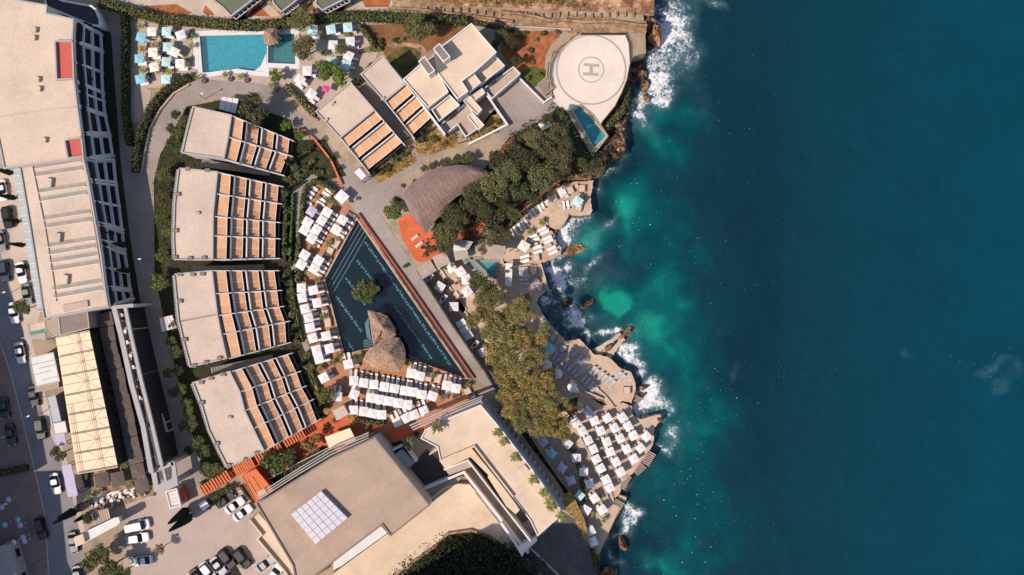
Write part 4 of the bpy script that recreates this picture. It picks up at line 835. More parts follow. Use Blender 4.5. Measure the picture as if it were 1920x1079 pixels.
# stepped balcony frames on the garden side
def facade(rel, edge, outer, fins, z1, z0, floors=4):
    def at(L, t): n = len(L) - 1; i = min(int(t * n), n - 1); return lerp(L[i], L[i + 1], t * n - i)
    N = 40
    for k in range(floors):
        u = (k + .55) / floors; za = z1 - .3 - (z1 - z0) * k / floors; zb = z1 - (z1 - z0) * (k + 1) / floors
        m = MB(); la = [P(*lerp(at(edge, i / N), at(outer, i / N), k / floors), za if k else z1 + .3) for i in range(N + 1)]; la = [(p[0] + (0 if k else .18), p[1], p[2]) for p in la]; lb = [P(*lerp(at(edge, i / N), at(outer, i / N), (k + 1) / floors), zb) for i in range(N + 1)]
        for i in range(N): m.bar(lb[i], lb[i + 1], .55, .35)
        rel(m.build('balcony_beam', 'white_wall'))
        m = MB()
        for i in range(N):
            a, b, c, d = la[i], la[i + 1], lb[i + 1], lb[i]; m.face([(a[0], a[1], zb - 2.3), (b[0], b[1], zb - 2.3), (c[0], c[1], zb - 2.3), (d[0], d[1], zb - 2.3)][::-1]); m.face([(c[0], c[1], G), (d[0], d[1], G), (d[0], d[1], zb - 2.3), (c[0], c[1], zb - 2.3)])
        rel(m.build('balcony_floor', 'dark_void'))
        m = MB()
        for i in range(N): a, b = la[i], la[i + 1]; m.face([(a[0], a[1], zb - 2.3), (b[0], b[1], zb - 2.3), (b[0], b[1], za - .6), (a[0], a[1], za - .6)])
        rel(m.build('glazing', 'dark_glass'))
    for (f, wd) in fins:
        a, b = at(edge, f), at(outer, f); A, B = Vector(P(*a, z1)), Vector(P(*b, z0)); d = B - A; nr = Vector((-d.y, d.x, 0)).normalized() * wd / 2; m = MB(); A -= Vector((0, 0, .0))
        tp = [A - nr, B - nr, B + nr, A + nr]; m.face(tp)
        for k in range(4): r, s_ = tp[k], tp[(k + 1) % 4]; m.face([(r.x, r.y, G - .2), (s_.x, s_.y, G - .2), tuple(s_), tuple(r)])
        rel(m.build('fin_wall', 'white_wall'))
facade(lr, pts('_', '139,38 137,77 140,117 144,155 147,198 152,248 158,296'), pts('_', '188,62 190,95 190,135 192,175 196,215 204,250 210,290'), [(.003, .7), (.155, .5), (.17, .4), (.33, .45), (.49, .5), (.5, .4), (.56, .4), (.665, .6), (.68, .3), (.83, .5), (.845, .4), (.997, .5)], ZL - .3, G + 1.6, 3)
facade(mr, pts('_', '160,300 168,337 174,376 182,417 187,450 193,500 198,540 203,575'), pts('_', '212,298 216,342 222,385 228,432 232,470 239,512 243,545 248,560'), [(.003, .4), (.14, .5), (.16, .4), (.29, .5), (.43, .6), (.45, .4), (.57, .5), (.6, .35), (.72, .4), (.85, .5), (.87, .35), (.997, .6)], ZL - 1.5, G + 1.4, 3)
for i, (x, y) in enumerate(pts('_', '188,118 203,208 205,242 208,284 219,363 232,453 241,535 230,425')): pass
ground('shaded_verge', pts('_', '190,55 208,62 226,300 243,440 262,560 330,830 300,900 240,580 200,300'), 'bed_soil', dz=6)
t, xr = roofed('stair_tower', 'small stepped roof with beam frames between long building and hedge', 'building', pts('A', '350,50 540,130 690,190 755,200 750,150 720,75 690,50 470,10 450,0 340,-20'), G + 4, G, 'dark_floor', 'white_wall', .4, .35)

# ================================================================== restaurant quarter, lower left
t, rr_ = roofed('low_building', 'grey tiled low roof between the roof light building and cream tent', 'building', pts('I', '440,215 655,172 670,300 455,355'), G + 6, G, 'roof_tile_grey', 'grey_wall', .15, .2)
t, rr_ = roofed('low_building', 'brown tiled low roof beside the grey roof', 'building', pts('I', '338,255 438,218 453,352 395,365 345,320'), G + 5.6, G, 'hall_roof', 'grey_wall', .1, .2)
t, rr_ = roofed('shop', 'small roof with a green painted eave near the street', 'building', pts('I', '215,282 338,250 342,330 330,332 225,355'), G + 4.6, G, 'beige_roof', 'grey_wall', .1, .2)
rr_(MB().ppoly(pts('I', '222,332 335,306 342,332 228,358'), G + 4.6, G + 4.72).build('green_eave', 'green_paint'))
slab_roof('grey triangular awning roof below the green eave', pts('I', '150,378 340,330 342,388'), G + 3.6, 'grey_wall')
t, wr = roofed('shop', 'white flat roofed pavilion beside the street', 'building', pts('I', '222,525 400,485 447,700 268,742'), G + 5, G, 'white_wall', 'grey_wall', .08, .2)
for s in ('240,580 430,535', '290,605 440,572', '250,655 375,622', '315,692 445,660'): a, b = pts('I', s); wr(MB().bar(P(*a, G + 5.06), P(*b, G + 5.06), .08, .05).build('roof_seam', 'roof_tile_grey'))
t, _ = roofed('shop', 'narrow beige roof strip under the white pavilion', 'building', pts('I', '268,748 440,708 440,745 340,768 265,782'), G + 3.6, G, 'hall_roof', 'grey_wall', .1, .15)
t, _ = roofed('shop', 'long narrow pale green roof beside the cream tent', 'building', pts('I', '352,825 415,808 460,1005 395,1020'), G + 3.6, G, 'glass_strip', 'grey_wall', .08, .15)
t, _ = roofed('shop', 'short white roof below the pale green roof', 'building', pts('I', '395,1020 488,1000 505,1085 410,1100'), G + 3.9, G, 'white_wall', 'grey_wall', .08, .15)
slab_roof('mauve striped street awning, upper short one', pts('M', '412,22 485,12 500,98 425,108'), G + 3.2, 'mauve_canvas')
slab_roof('mauve striped street awning, lower long one', pts('M', '462,255 535,242 585,478 512,492'), G + 3.2, 'mauve_canvas')
# cream tent roof with its steel frames
tp = pts('_', '104,632 167,619 221,877 145,890'); t = empty('tent_roof', P(*tp[0], G), 0, 'long cream tensile tent roof with steel trusses over the restaurant', 'tent'); inv = Matrix.Translation(-t.location)
def trel(o): o.parent = t; o.matrix_parent_inverse = inv; return o
trel(MB().ppoly(tp, G + 5.4, G + 5.6, True).build('canvas', 'tent_cream')); trel(MB().ppoly(pts('_', '107,640 166,625 219,874 148,887'), G - .1, G + 5.3).build('side_wall', 'dark_floor'))
for i in range(15):
    f = (i + .02) / 14.2; a, b = lerp(tp[0], tp[3], f), lerp(tp[1], tp[2], f); big = i % 2 == 0
    m = MB().bar(P(*a, G + (5.9 if big else 5.75)), P(*b, G + (5.9 if big else 5.75)), .12 if big else .06, .06); 
    if big: a2, b2 = lerp(tp[0], tp[3], f + .008), lerp(tp[1], tp[2], f + .008); m.bar(P(*a2, G + 5.89), P(*b2, G + 5.89), .07, .06)
    trel(m.build('truss', 'roof_tile_grey'))
for u in (.07, .12, .60, .645):
    a, b = lerp(tp[0], tp[1], u), lerp(tp[3], tp[2], u); m = MB().bar(P(*lerp(a, b, .5 if u < .2 else 0), G + 5.93), P(*b, G + 5.93), .08, .05); trel(m.build('rail', 'hall_roof'))
m = MB()
for i in range(7):
    for (u0, u1) in ((.62, .32), (.62, .95)):
        for dv in (-.068, .068):
            v = (i + .5) / 7.1; a = lerp(lerp(tp[0], tp[3], v), lerp(tp[1], tp[2], v), u0); b = lerp(lerp(tp[0], tp[3], v + dv), lerp(tp[1], tp[2], v + dv), u1); m.bar(P(*a, G + 5.85), P(*b, G + 5.64), .035, .02)
trel(m.build('bracing', 'roof_tile_grey'))
ground('restaurant_floor', pts('_', '166,590 215,575 300,900 292,930 240,930 145,960 140,890 221,877'), 'dark_floor', dz=4)
ground('stone_terrace', pts('_', '170,886 215,878 250,870 292,912 288,928 240,945 190,960 145,955 155,940 172,925'), 'stone', dz=7)
ground('flower_bed', pts('R5', '230,600 430,555 660,510 670,560 450,600 250,640'), 'line_white', dz=10)
# two long white beams with grey roof and portal frame
def beam(label, s, z, w, t_='_', h=.6, m='grey_wall'):
    p = pts(t_, s); mb = MB()
    A = [P(*q, z) for q in p]
    for i in range(len(A) - 1): mb.bar(A[i], A[i + 1], w, h)
    for q in (0, .25, .5, .75, 1):
        v = lerp(A[0], A[-1], q) if len(A) == 2 else A[min(int(q * (len(A) - 1)), len(A) - 1)]
        mb.box(v[0], v[1], G, w * .8, w * .8, z - G - .3)
    return mb.build('pergola_beam', m, label=label, cat='pergola')
beam('wide white pergola beam beside the dark parasols', '213,576 227,632 246,720 268,800 283,885', G + 9.3, .95)
beam('narrower white pergola beam parallel to the wide one', '234,576 243,620 262,705 283,790 302,872', G + 9.3, .65)
beam('white cross beam at the top of the two pergola beams', '210,577 250,573', G + 9.25, .7)
MB().wall(pts('_', '238,580 247,622 266,706 287,790 306,874'), G, G + 8.7, .3).build('shade_wall', 'dark_void', label='long dark glazed wall under the narrower pergola beam', cat='wall')  # wall added so the road beside the pergola falls in shade
beam('thin slanted beam in the dark planted strip', '281,745 292,800 304,845', G + 4, .3)
beam('short pale beam to the right of the pergola beams', '291,746 312,810', G + 4, .35)
slab_roof('long shaded grey roof with slots beside the pergola beams', pts('I', '955,150 1005,155 1105,650 1065,660'), G + 5, 'grey_wall')
ground('dark_verge', pts('_', '225,575 258,572 325,830 320,900 300,900 270,780'), 'dark_metal', dz=8)
fp = pts('R5', '845,345 1045,240 1079,330 1079,460 875,575'); t = empty('portal_frame', P(*fp[0], G), 0, 'white portal frame with two openings at the end of the pergola', 'frame'); inv = Matrix.Translation(-t.location)
m = MB()
for a, b, w in (((840, 350), (1050, 262), .8), ((1045, 250), (1075, 455), .8), ((850, 350), (885, 555), 1.0), ((880, 540), (1085, 445), 1.7), ((945, 310), (985, 500), .5)): A, B = pts('R5', f'{a[0]},{a[1]} {b[0]},{b[1]}'); m.bar(P(*A, G + 8 + w * .01), P(*B, G + 8 + w * .01), w, .6)
trel(m.build('frame', 'grey_wall'))
for (x, y) in pts('R5', '850,350 1045,255 885,545 1070,455'): q = P(x, y, G + 8); trel(MB().box(q[0], q[1], G, .6, .6, 7.5).build('column', 'grey_wall'))
# street gate beam and slatted pergola
gp = pts('M', '560,800 620,765 860,650 890,645 900,680 880,700 640,830 575,860'); t, gr_ = roofed('gate_roof', 'white slanting gate roof over the side street with square end post', 'gate', gp, G + 5, G + 3.8, 'white_wall', 'white_wall', .1, .2); gr_(MB().ppoly(pts('M', '562,790 622,768 638,832 578,858'), G, G + 6).build('end_post', 'cream_roof'))
def pergola(label, t_, a, b, w, n, z, m='concrete', h=.2, bw=.32, both=True, zb=G):
    a, b = pts(t_, a + ' ' + b); A, B = Vector(P(*a, z)), Vector(P(*b, z)); d = (B - A).normalized(); nr = Vector((-d.y, d.x, 0)) * w / 2
    t = empty('pergola', (A.x, A.y, zb), 0, label, 'pergola'); inv = Matrix.Translation(-t.location)
    for i in range(n):
        p = A.lerp(B, (i + .5) / n); o = MB().bar(p - nr, p + nr, bw, h).build('slat', m); o.parent = t; o.matrix_parent_inverse = inv
    o = MB().bar(A + nr * .9 - Vector((0, 0, h + .01)), B + nr * .9 - Vector((0, 0, h + .01)), .2, .25).bar(A - nr * .9 - Vector((0, 0, h + .01)), B - nr * .9 - Vector((0, 0, h + .01)), .2, .25).build('rail', m); o.parent = t; o.matrix_parent_inverse = inv
    for q in (0, .33, .66, 1):
        for s_ in (-.9, .9): p = A.lerp(B, q) + nr * s_; o = MB().cyl(p.x, p.y, zb, z - h - .2, .1).build('post', m); o.parent = t; o.matrix_parent_inverse = inv
pergola('slatted cream pergola above the white gate roof', 'M', '700,655', '825,625', 2.8, 8, G + 3, 'terrace', bw=.35)
# orange slatted walk in four runs
for lab, a, b, n in (('first', '225,455', '440,320', 11), ('second', '480,300', '620,225', 9), ('third', '640,215', '850,90', 11), ('fourth', '830,100', '1000,0', 9)):
    pergola(f'orange slatted pergola walk, {lab} run counted from the car park', 'N', a, b, 2.1, n, G + 2.8, 'pergola_orange', bw=.34)
ground('orange_path', pts('N', '225,440 400,320 640,200 860,60 1000,-20 1030,20 860,130 700,240 520,320 260,480'), 'orange_paving', dz=8)
t, okr = roofed('kiosk', 'orange flat roofed kiosk beside the car park', 'kiosk', pts('N', '538,330 640,280 768,435 640,525'), G + 3.4, G, 'pergola_orange', 'orange_paving', .12, .2)
okr(MB().ppoly(pts('N', '650,455 705,425 720,460 665,492'), G + 3.4, G + 3.9).build('roof_hatch', 'cream_roof'))
for i in range(3): a, b = pts('N', f'{545+i*35},{385-i*25} {625+i*35},{515-i*25}'); okr(MB().bar(P(*a, G + 3.5), P(*b, G + 3.5), .1, .06).build('roof_seam', 'stone'))
t, gk = roofed('guard_kiosk', 'white ribbed guard kiosk at the car park entrance with red door', 'kiosk', pts('S5', '672,132 790,100 838,295 720,322'), G + 3.4, G, 'concrete', 'white_wall', .15, .25)
for i in range(4): a, b = pts('S5', f'{712+i*4},{150+i*42} {792+i*6},{125+i*42}'); m = MB().ppoly(pts('S5', f'{705+i*9},{142+i*38} {788+i*9},{122+i*38} {796+i*9},{156+i*38} {712+i*9},{176+i*38}'), G + 3.4, G + 3.5); gk(m.build('roof_panel', 'white_wall'))
gk(MB().ppoly(pts('S5', '820,120 850,90 905,225 845,255'), G, G + 2.4).build('red_door', 'red_roof'))
slab_roof('small square white parasol roof at the car park barrier', pts('S5', '1035,282 1108,225 1165,295 1090,355'), G + 3, 'white_canvas')

# ================================================================== hall with skylight and the terrace building
ZH = G + 8.6
t, hr = roofed('conference_hall', 'large flat brown roofed hall with white square skylight', 'hall', pts('_', '481,943 500,935 620,860 703,821 805,947 733,1004 717,983 590,1079 560,1110 550,1060'), ZH, G, 'hall_roof', 'grey_wall', .3, .3, pmat='roof_tile_grey')
sk = pts('N', '905,622 1130,448 1330,650 1090,845'); q = [P(*p, ZH + 1.1) for p in sk]; hr(MB().ppoly(sk, ZH - .1, ZH + 1.1).build('skylight', 'skylight')); m = MB()
for i in range(1, 6):
    a, b = lerp(q[0], q[1], i / 6), lerp(q[3], q[2], i / 6); m.bar((a[0], a[1], a[2] + .05), (b[0], b[1], b[2] + .05), .06, .05); a, b = lerp(q[0], q[3], i / 6), lerp(q[1], q[2], i / 6); m.bar((a[0], a[1], a[2] + .056), (b[0], b[1], b[2] + .056), .06, .05)
hr(m.build('skylight_bars', 'grey_thatch'))
hr(MB().ppoly(pts('O', '0,915 290,700 345,762 0,1010 -60,1040 -60,960'), G, ZH - 2.2).build('annex_roof', 'white_wall')); hr(MB().wall(pts('O', '-60,1075 0,1030 345,778'), G, ZH - 3, .4).build('annex_wall', 'cream_roof'))
hr(MB().ppoly(pts('N', '605,662 660,610 1060,1079 1075,1120 940,1120 655,800 690,770'), G, G + 4.2).build('side_roof', 'cream_roof')); hr(MB().wall(pts('N', '605,662 690,768 658,800 860,1040 900,1100'), G, G + 5, .35, zr=G + 4.2).build('side_parapet', 'cream_roof'))
hr(MB().ppoly(pts('N', '812,818 822,814 848,850 838,856'), G + 4.2, G + 4.6).build('roof_slot', 'stone'))
for k in range(3):   # louvres along the garden side
    p = pts('_', f'{487-k*2},{936-k*4} {560},{889-k*5} {620-k},{853-k*5} {690},{822-k*5}'); hr(MB().wall(p, ZH - 2 - k * .8, ZH - 1.7 - k * .8, .22).build('louvre', 'grey_wall'))
ZT = G + 8.5
t, tr_ = roofed('terrace_building', 'terrace building with cream roof deck and palm planters along its edge', 'building',
    pts('_', '798,806 840,785 901,760 940,806 1000,884 1055,962 1008,1004 995,976 890,836 826,862 821,838 790,822'), ZT, G, 'cream_roof', 'white_wall', .3, .22)
for k in range(3):
    tr_(MB().wall(pts('_', f'{775-k*3},{806-k*4} {830},{782-k*5} {902+k},{752-k*4}'), ZT - .6 - k * .9, ZT - .3 - k * .9, .25).build('louvre', 'grey_wall'))
    tr_(MB().wall(pts('_', f'{903+k*4},{755-k*3} {945+k*4},{806} {1002+k*4},{882} {1056+k*3},{956}'), ZT - .6 - k * .9, ZT - .3 - k * .9, .22).build('louvre', 'grey_wall'))
m = MB()
for i in range(16): q = P(*lerp((930, 770), (1060, 948), i / 16), G + 3); m.box(q[0], q[1], G, .7, .35, 3, -.9)
tr_(m.build('facade_fins', 'grey_wall'))
tr_(MB().wall(pts('O', '745,212 1000,105 1290,480'), G, ZT + .7, .3, zr=ZT).build('edge_wall', 'cream_roof'))
tr_(MB().wall(pts('O', '1000,120 1330,560 1380,620'), ZT, ZT + .5, .25).build('rail', 'dark_metal'))
tr_(MB().ppoly(pts('O', '740,220 980,125 1284,500 1340,590 1310,620 1240,560 1100,340 1110,330 970,190 780,280'), G, ZT - 2).build('lower_balcony', 'cream_roof'))
tr_(MB().wall(pts('O', '775,285 950,215 1240,590 1420,820'), G, ZT - 2.4, .3).build('balcony_wall', 'white_wall'))
tr_(MB().ppoly(pts('O', '780,285 945,220 985,262 810,325'), G, ZT - 4.2).build('small_balcony', 'terrace'))
ground('sunken_court', pts('O', '500,290 640,130 740,220 800,320 930,290 1284,740 1400,900 1284,780 930,330 600,440'), 'dark_floor', dz=12)
tr_(MB().wall(pts('O', '600,440 920,305 1284,770'), G, G + 2.6, .5).build('court_wall', 'white_wall'))
tr_(MB().wall(pts('O', '1284,770 1400,905'), G, G + 2.61, .52).build('court_wall', 'white_wall'))
tr_(MB().ppoly(pts('O', '590,440 660,540 790,440 860,395 920,330 760,385'), G, G + 1.2).build('planter_deck', 'hall_roof'))
tr_(MB().wall(pts('O', '650,525 740,450 800,415 880,400 960,405 1000,450'), G, G + 1.6, .45).build('ramp_wall', 'cream_roof'))
m = MB()
for k in range(6): m.wall(pts('O', f'{665+k*12},{150-k*7+20} {735+k*3},{105+k*1-2} {745+k*7},{212-k*5}'), G, ZT - 1.2 + .2 * k, .25)
tr_(m.build('corner_steps', 'terrace'))
tr_(MB().ppoly(pts('O', '380,180 460,130 555,230 480,300'), G, G + 3.4).build('court_canopy', 'grey_wall'))
tr_(MB().wall(pts('O', '360,155 470,100 560,225'), G, G + 4, .25).build('court_frame', 'white_wall')); tr_(MB().wall(pts('O', '520,355 600,445 665,545'), G, G + 4.5, .3).build('court_frame', 'white_wall'))
stair('dark slatted stair at the lower corner of the terrace building', 'Q', '165,740', '235,700', 2.6, 7, G + 2.2, G + 2.6)
tr_(MB().ppoly(pts('Q', '115,870 165,850 265,785 270,820 175,905 155,940'), G, G + 3.6).build('corner_block', 'white_wall')); tr_(MB().wall(pts('Q', '0,690 120,860'), G, G + 3.2, .5).build('court_wall', 'white_wall'))
for (tt, a, b, n, lb) in (('G', '585,975', '690,910', 9, 'first'), ('G', '700,895', '800,850', 9, 'second'), ('G', '845,830', '945,805', 9, 'third'), ('G', '1080,795', '1225,815', 12, 'last')): pergola(f'slatted beige pergola walk above the lower teal pool, {lb} run from left', tt, a, b, 2.6, n, G + 2.2, 'terrace', bw=.3)
ground('pergola_path', pts('G', '575,970 700,890 830,825 950,795 1080,780 1230,800 1230,830 1080,830 950,845 840,860 720,910 600,995'), 'concrete', dz=7)
slab_roof('white patterned canopy between the orange patch and pergola walk', pts('G', '835,742 905,718 988,735 955,792 848,806'), G + 3, 'white_wall', slats=6, slat_m='dark_floor')
beam('long white pipe railing above the dark garden strip, lower run', '487,908 560,868 620,838 700,812', G + 2, .2, h=.2)
# ================================================================== green roofed houses at the top
for lab, s in (('green flat roofed house at the top, leftmost of three', '390,-40 490,-40 482,-6 434,31 418,14 403,3'), ('green flat roofed house at the top, middle of three', '520,-30 590,-30 552,5 528,23 512,5'), ('green flat roofed house at the top, rightmost of three', '600,-30 670,-30 648,-2 605,20 592,8')):
    px = pts('_', s); t, gr2 = roofed('house', lab, 'house', px, G + 4.2, G, 'green_roof', 'grey_wall', .3, .3)
    a, b = px[-4 + 1], px[3] if len(px) > 5 else px[2]
    a, b = px[2], px[3]; a = lerp(a, b, 0.0); m = MB()
    off = (9, 5)
    A = [(a[0] + off[0], a[1] + off[1]), (b[0] + off[0], b[1] + off[1])]
    gr2(MB().ppoly([a, b, A[1], A[0]], G, G + 3).build('glazed_veranda', 'dark_glass'))
    for i in range(7): p = lerp(a, b, i / 6); gr2(MB().bar(P(*p, G + 3.2), P(p[0] + off[0], p[1] + off[1], G + 3.2), .2, .15).build('veranda_rib', 'grey_wall'))
    gr2(MB().bar(P(*A[0], G + 3.21), P(*A[1], G + 3.21), .2, .15).build('veranda_beam', 'grey_wall'))
for i, (s, lab) in enumerate((('402,-10 452,30', 'sunlit stone path wall left of the leftmost green house'), ('430,34 486,0', 'curved pale wall right of the leftmost green house'), ('495,-5 530,28', 'stone stair wall between left and middle green house'), ('560,22 578,2', 'pale wall beside the middle green house'))):
    MB().wall(pts('_', s), G, G + 1, .8).build('garden_wall', 'stone', label=lab, cat='wall')
# pale curved kerb walls of the road bends
MB().wall(pts('_', '352,160 325,175 300,205 280,240 270,290 263,325'), G, G + .6, .3).build('road_wall', 'concrete', label='curved low wall between the long hedge and shaded road', cat='wall')
MB().wall(pts('_', '640,345 620,300 590,262 566,240'), G, G + .7, .35).build('orange_wall', 'pergola_orange', label='thin orange wall along the road beside the hotel garden', cat='wall')
MB().wall(pts('_', '556,190 580,215 595,225'), G, G + .6, .3).build('road_wall', 'stone', label='short stone wall at the corner of the pool garden', cat='wall')
# ================================================================== tall buildings at the left shade the street; added block below shades the mound
def tower(label, px, z): roofed('apartment_building', label, 'building', px, z, G, 'beige_roof', 'grey_wall', .5, .4)
def gp_(s): return [((x - 960) / 1.0 + 960, y) for x, y in pts('_', s)]
def solid(name, label, s, h):   # plain footprint given in ground pixels
    q = [P(x, y, G)[:2] for x, y in pts('_', s)]; t = empty(name, (q[0][0], q[0][1], G), 0, label, 'building'); inv = Matrix.Translation(-t.location)
    for o in (MB().prism(q, G - .2, G + h).build('wall', 'grey_wall'),):
        o.parent = t; o.matrix_parent_inverse = inv
    mb = MB()
    for i in range(len(q)):
        a, b = Vector(q[i]), Vector(q[(i + 1) % len(q)]); L = (b - a).length; n = int(L / 4); d = (b - a).normalized(); nr = Vector((d.y, -d.x)) * .06
        for k in range(n):
            for f in range(int(h / 3.2)):
                p = a + d * (k + .3) * L / n; r = p + d * 1.6; z = G + 1 + f * 3.2
                for s_ in (1, -1): mb.face([(p.x + nr.x * s_, p.y + nr.y * s_, z), (r.x + nr.x * s_, r.y + nr.y * s_, z), (r.x + nr.x * s_, r.y + nr.y * s_, z + 1.5), (p.x + nr.x * s_, p.y + nr.y * s_, z + 1.5)])
    o = mb.build('windows', 'dark_glass'); o.parent = t; o.matrix_parent_inverse = inv; o['kind'] = 'stuff'
solid('apartment_building', 'tall apartment building just beyond the left edge of the view', '-420,560 -130,580 -90,700 -62,860 -45,950 -420,950', 22)
solid('apartment_building', 'second tall apartment building beyond the lower left corner of the view', '-420,985 -38,970 -20,1140 20,1230 -420,1400', 24)
solid('low_building', 'dark roofed building at the lower left corner of the street', '-60,1030 36,1012 60,1100 60,1140 -60,1140', 4)
solid('apartment_building', 'tall building beyond the lower edge that shades the mound', '692,1120 845,1120 900,1165 900,1270 692,1270', 38)  # made-up block, tall enough to throw shade over the mound
# ================================================================== parasols, loungers, beds, cars
def canopy_mesh(mname, m, w, z=2.3, rise=.26, sides=4, val=.16):
    mb = MB(); n = sides; r = w / 2 * (math.sqrt(2) if n == 4 else 1); off = math.pi / 4 if n == 4 else 0; K = 3; c = []
    for i in range(n):
        a = off + 2 * math.pi * i / n; c.append((r * math.cos(a), r * math.sin(a)))
    for i in range(n):
        a, b = c[i], c[(i + 1) % n]
        for k in range(K):          # slightly sagging panels
            t0, t1 = k / K, (k + 1) / K; z0 = z + rise * (t0 ** 1.15); z1 = z + rise * (t1 ** 1.15)
            p = [(a[0] * (1 - t0), a[1] * (1 - t0), z0), (b[0] * (1 - t0), b[1] * (1 - t0), z0), (b[0] * (1 - t1), b[1] * (1 - t1), z1), (a[0] * (1 - t1), a[1] * (1 - t1), z1)]
            mb.face(p if k < K - 1 else p[:3])
        mb.face([(a[0], a[1], z - val), (b[0], b[1], z - val), (b[0], b[1], z), (a[0], a[1], z)])
    return mb.mesh(mname, m)
mb = MB(); mb.cyl(0, 0, 0, 2.8, .035, .03); POLE = mb.mesh('pole', 'metal'); mb = MB(); mb.cyl(0, 0, 0, .1, .3, .26, 10); BASE = mb.mesh('base', 'concrete')
CAN = {}
def canopy(m, w, sides=4):
    k = (m, round(w, 2), sides)
    if k not in CAN: CAN[k] = canopy_mesh('canopy', m, w, sides=sides)
    return CAN[k]
def mesh_obj(name, me, parent): o = bpy.data.objects.new(name, me); COL.objects.link(o); o.parent = parent; return o
COLN = {'w': ('white_canvas', 'white'), 'c': ('cream_canvas', 'cream white'), 't': ('aqua_canvas', 'pale aqua'), 'b': ('blue_canvas', 'bright turquoise'), 'g': ('mauve_canvas', 'greyish white'), 'd': ('dark_canvas', 'dark brown'), 'p': ('pink_canvas', 'pink')}
UC = [0]
def parasol(x, y, rot, zb, c='w', w=1.85, label='', group='', sides=4):
    X_, Y_, _ = P(x, y, zb + 2.5); t = empty('parasol', (X_, Y_, zb), R(-rot), label, 'parasol', group)
    UC[0] += 1; jr = random.Random(UC[0])
    o = mesh_obj('canopy', canopy(COLN[c][0], w, sides), t); o.rotation_euler = (R(jr.uniform(-1.5, 1.5)), R(jr.uniform(-1.5, 1.5)), 0); s_ = jr.uniform(.96, 1.05); o.scale = (s_, jr.uniform(.96, 1.04), 1)
    mesh_obj('pole', POLE, t); mesh_obj('base', BASE, t); return t
def lounger_mesh():
    fr = MB(); 
    for sx in (-.85, .75):
        for sy in (-.26, .26): fr.box(sx, sy, 0, .06, .06, .26)
    fr.box(-.05, 0, .24, 1.85, .62, .05)
    cu = MB(); L = [(-.93, .3), (.28, .3), (.93, .72)]; v = []
    for (x, z) in L: v.append(((x, -.28, z), (x, .28, z), (x, .28, z + .09), (x, -.28, z + .09)))
    for k in range(2):
        a, b = v[k], v[k + 1]
        for i in range(4): j = (i + 1) % 4; cu.face([a[j], a[i], b[i], b[j]])
    cu.face(v[0]); cu.face(v[2][::-1]); return fr, cu
fr, cu = lounger_mesh(); LF = fr.mesh('frame', 'white_wall'); LC = {k: cu.mesh('cushion', m) for k, m in (('w', 'cushion'), ('g', 'grey_cushion'), ('b', 'beige_cushion'))}
def lounger(x, y, ang, zb, c='w', label='', group=''):
    X_, Y_, _ = P(x, y, zb + .35); t = empty('sun_lounger', (X_, Y_, zb), R(-ang), label, 'sun lounger', group); mesh_obj('frame', LF, t); mesh_obj('cushion', LC[c], t); return t
def daybed(x, y, ang, zb, c='b', label='', lx=1.45, ly=1.45, group='', cat='daybed'):
    X_, Y_, _ = P(x, y, zb + .4); t = empty('daybed', (X_, Y_, zb), R(-ang), label, cat, group); mb = MB(); mb.box(0, 0, 0, lx, ly, .3); mesh_obj('base', mb.mesh('base', 'wicker'), t)
    mb = MB(); mb.box(0, 0, .3, lx - .12, ly - .12, .16); mesh_obj('mattress', mb.mesh('mattress', {'b': 'beige_cushion', 'w': 'cushion', 'g': 'grey_cushion'}[c]), t)
    mb = MB(); mb.box(lx / 2 - .1, 0, .3, .18, ly, .4); mesh_obj('headrest', mb.mesh('headrest', 'wicker'), t); return t
def cluster(place, group, rows, tile, zb, c='w', ldir=None, lcol='w', w=1.85, lsep=4.9, ldist=None, sides=4, tables=0, lpp=None):
    """rows: list of (row phrase, 'x,y,rot x,y,rot,colour ...') ; loungers lie beside each parasol in direction ldir (image degrees)"""
    n = 0
    for rname, s in rows:
        items = []
        for wd in s.split():
            v = wd.split(','); x0, y0, k = TILES[v[4]] if len(v) > 4 else TILES[tile]
            items.append((x0 + float(v[0]) / k, y0 + float(v[1]) / k, float(v[2]), v[3] if len(v) > 3 and v[3] else c))
        for i, (x, y, rot, cc) in enumerate(items):
            posn = f'{ORD[i]} ' if len(items) > 1 else ''
            parasol(x, y, rot, zb, cc, w, f'{posn}{COLN[cc][1]} {"square" if sides == 4 else "round"} parasol {rname} {place}'.strip(), group, sides)
            if ldir is not None:
                d = R(rot if ldir == 'rot' else (rot + 90 * ldir if abs(ldir) <= 3 else ldir)); dd = ldist or 12.5
                for q, sgn in enumerate((-1, 1)):
                    ls_ = lsep * sgn
                    if lpp: ls_ = (0, lpp)[q]; dd = (11.5, 8.5)[q]
                    lx, ly = x + math.cos(d) * dd - math.sin(d) * ls_, y + math.sin(d) * dd + math.cos(d) * ls_
                    hh = ['upper', 'lower'][q] if abs(math.cos(d)) > .7 else ['right', 'left'][q] if math.sin(d) > 0 else ['left', 'right'][q]
                    lc = lcol if (UC[0] * 7 + q * 3) % 5 else ('g' if lcol == 'w' else 'w')
                    lounger(lx, ly, math.degrees(d), zb, lc, f'{hh} lounger at {posn}{COLN[cc][1]} parasol {rname} {place}', 'sun loungers ' + group.split('parasols ')[-1])
cluster('left of turquoise pool', 'parasols left of the turquoise pool', [('down the hedge side,', '222,268,15,b 198,535,0,b 212,798,-12,b'), ('down the second column', '365,200,0,c 375,458,0,c 388,645,-12,c'), ('down the third column', '550,195,2,t 558,395,5,t 545,580,4,t 540,800,0,t'), ('down the column nearest pool,', '728,240,-20 650,455,25,c 718,603,0,c')], 'P1', G, ldir=1e-3, w=1.8, lpp=10.8)
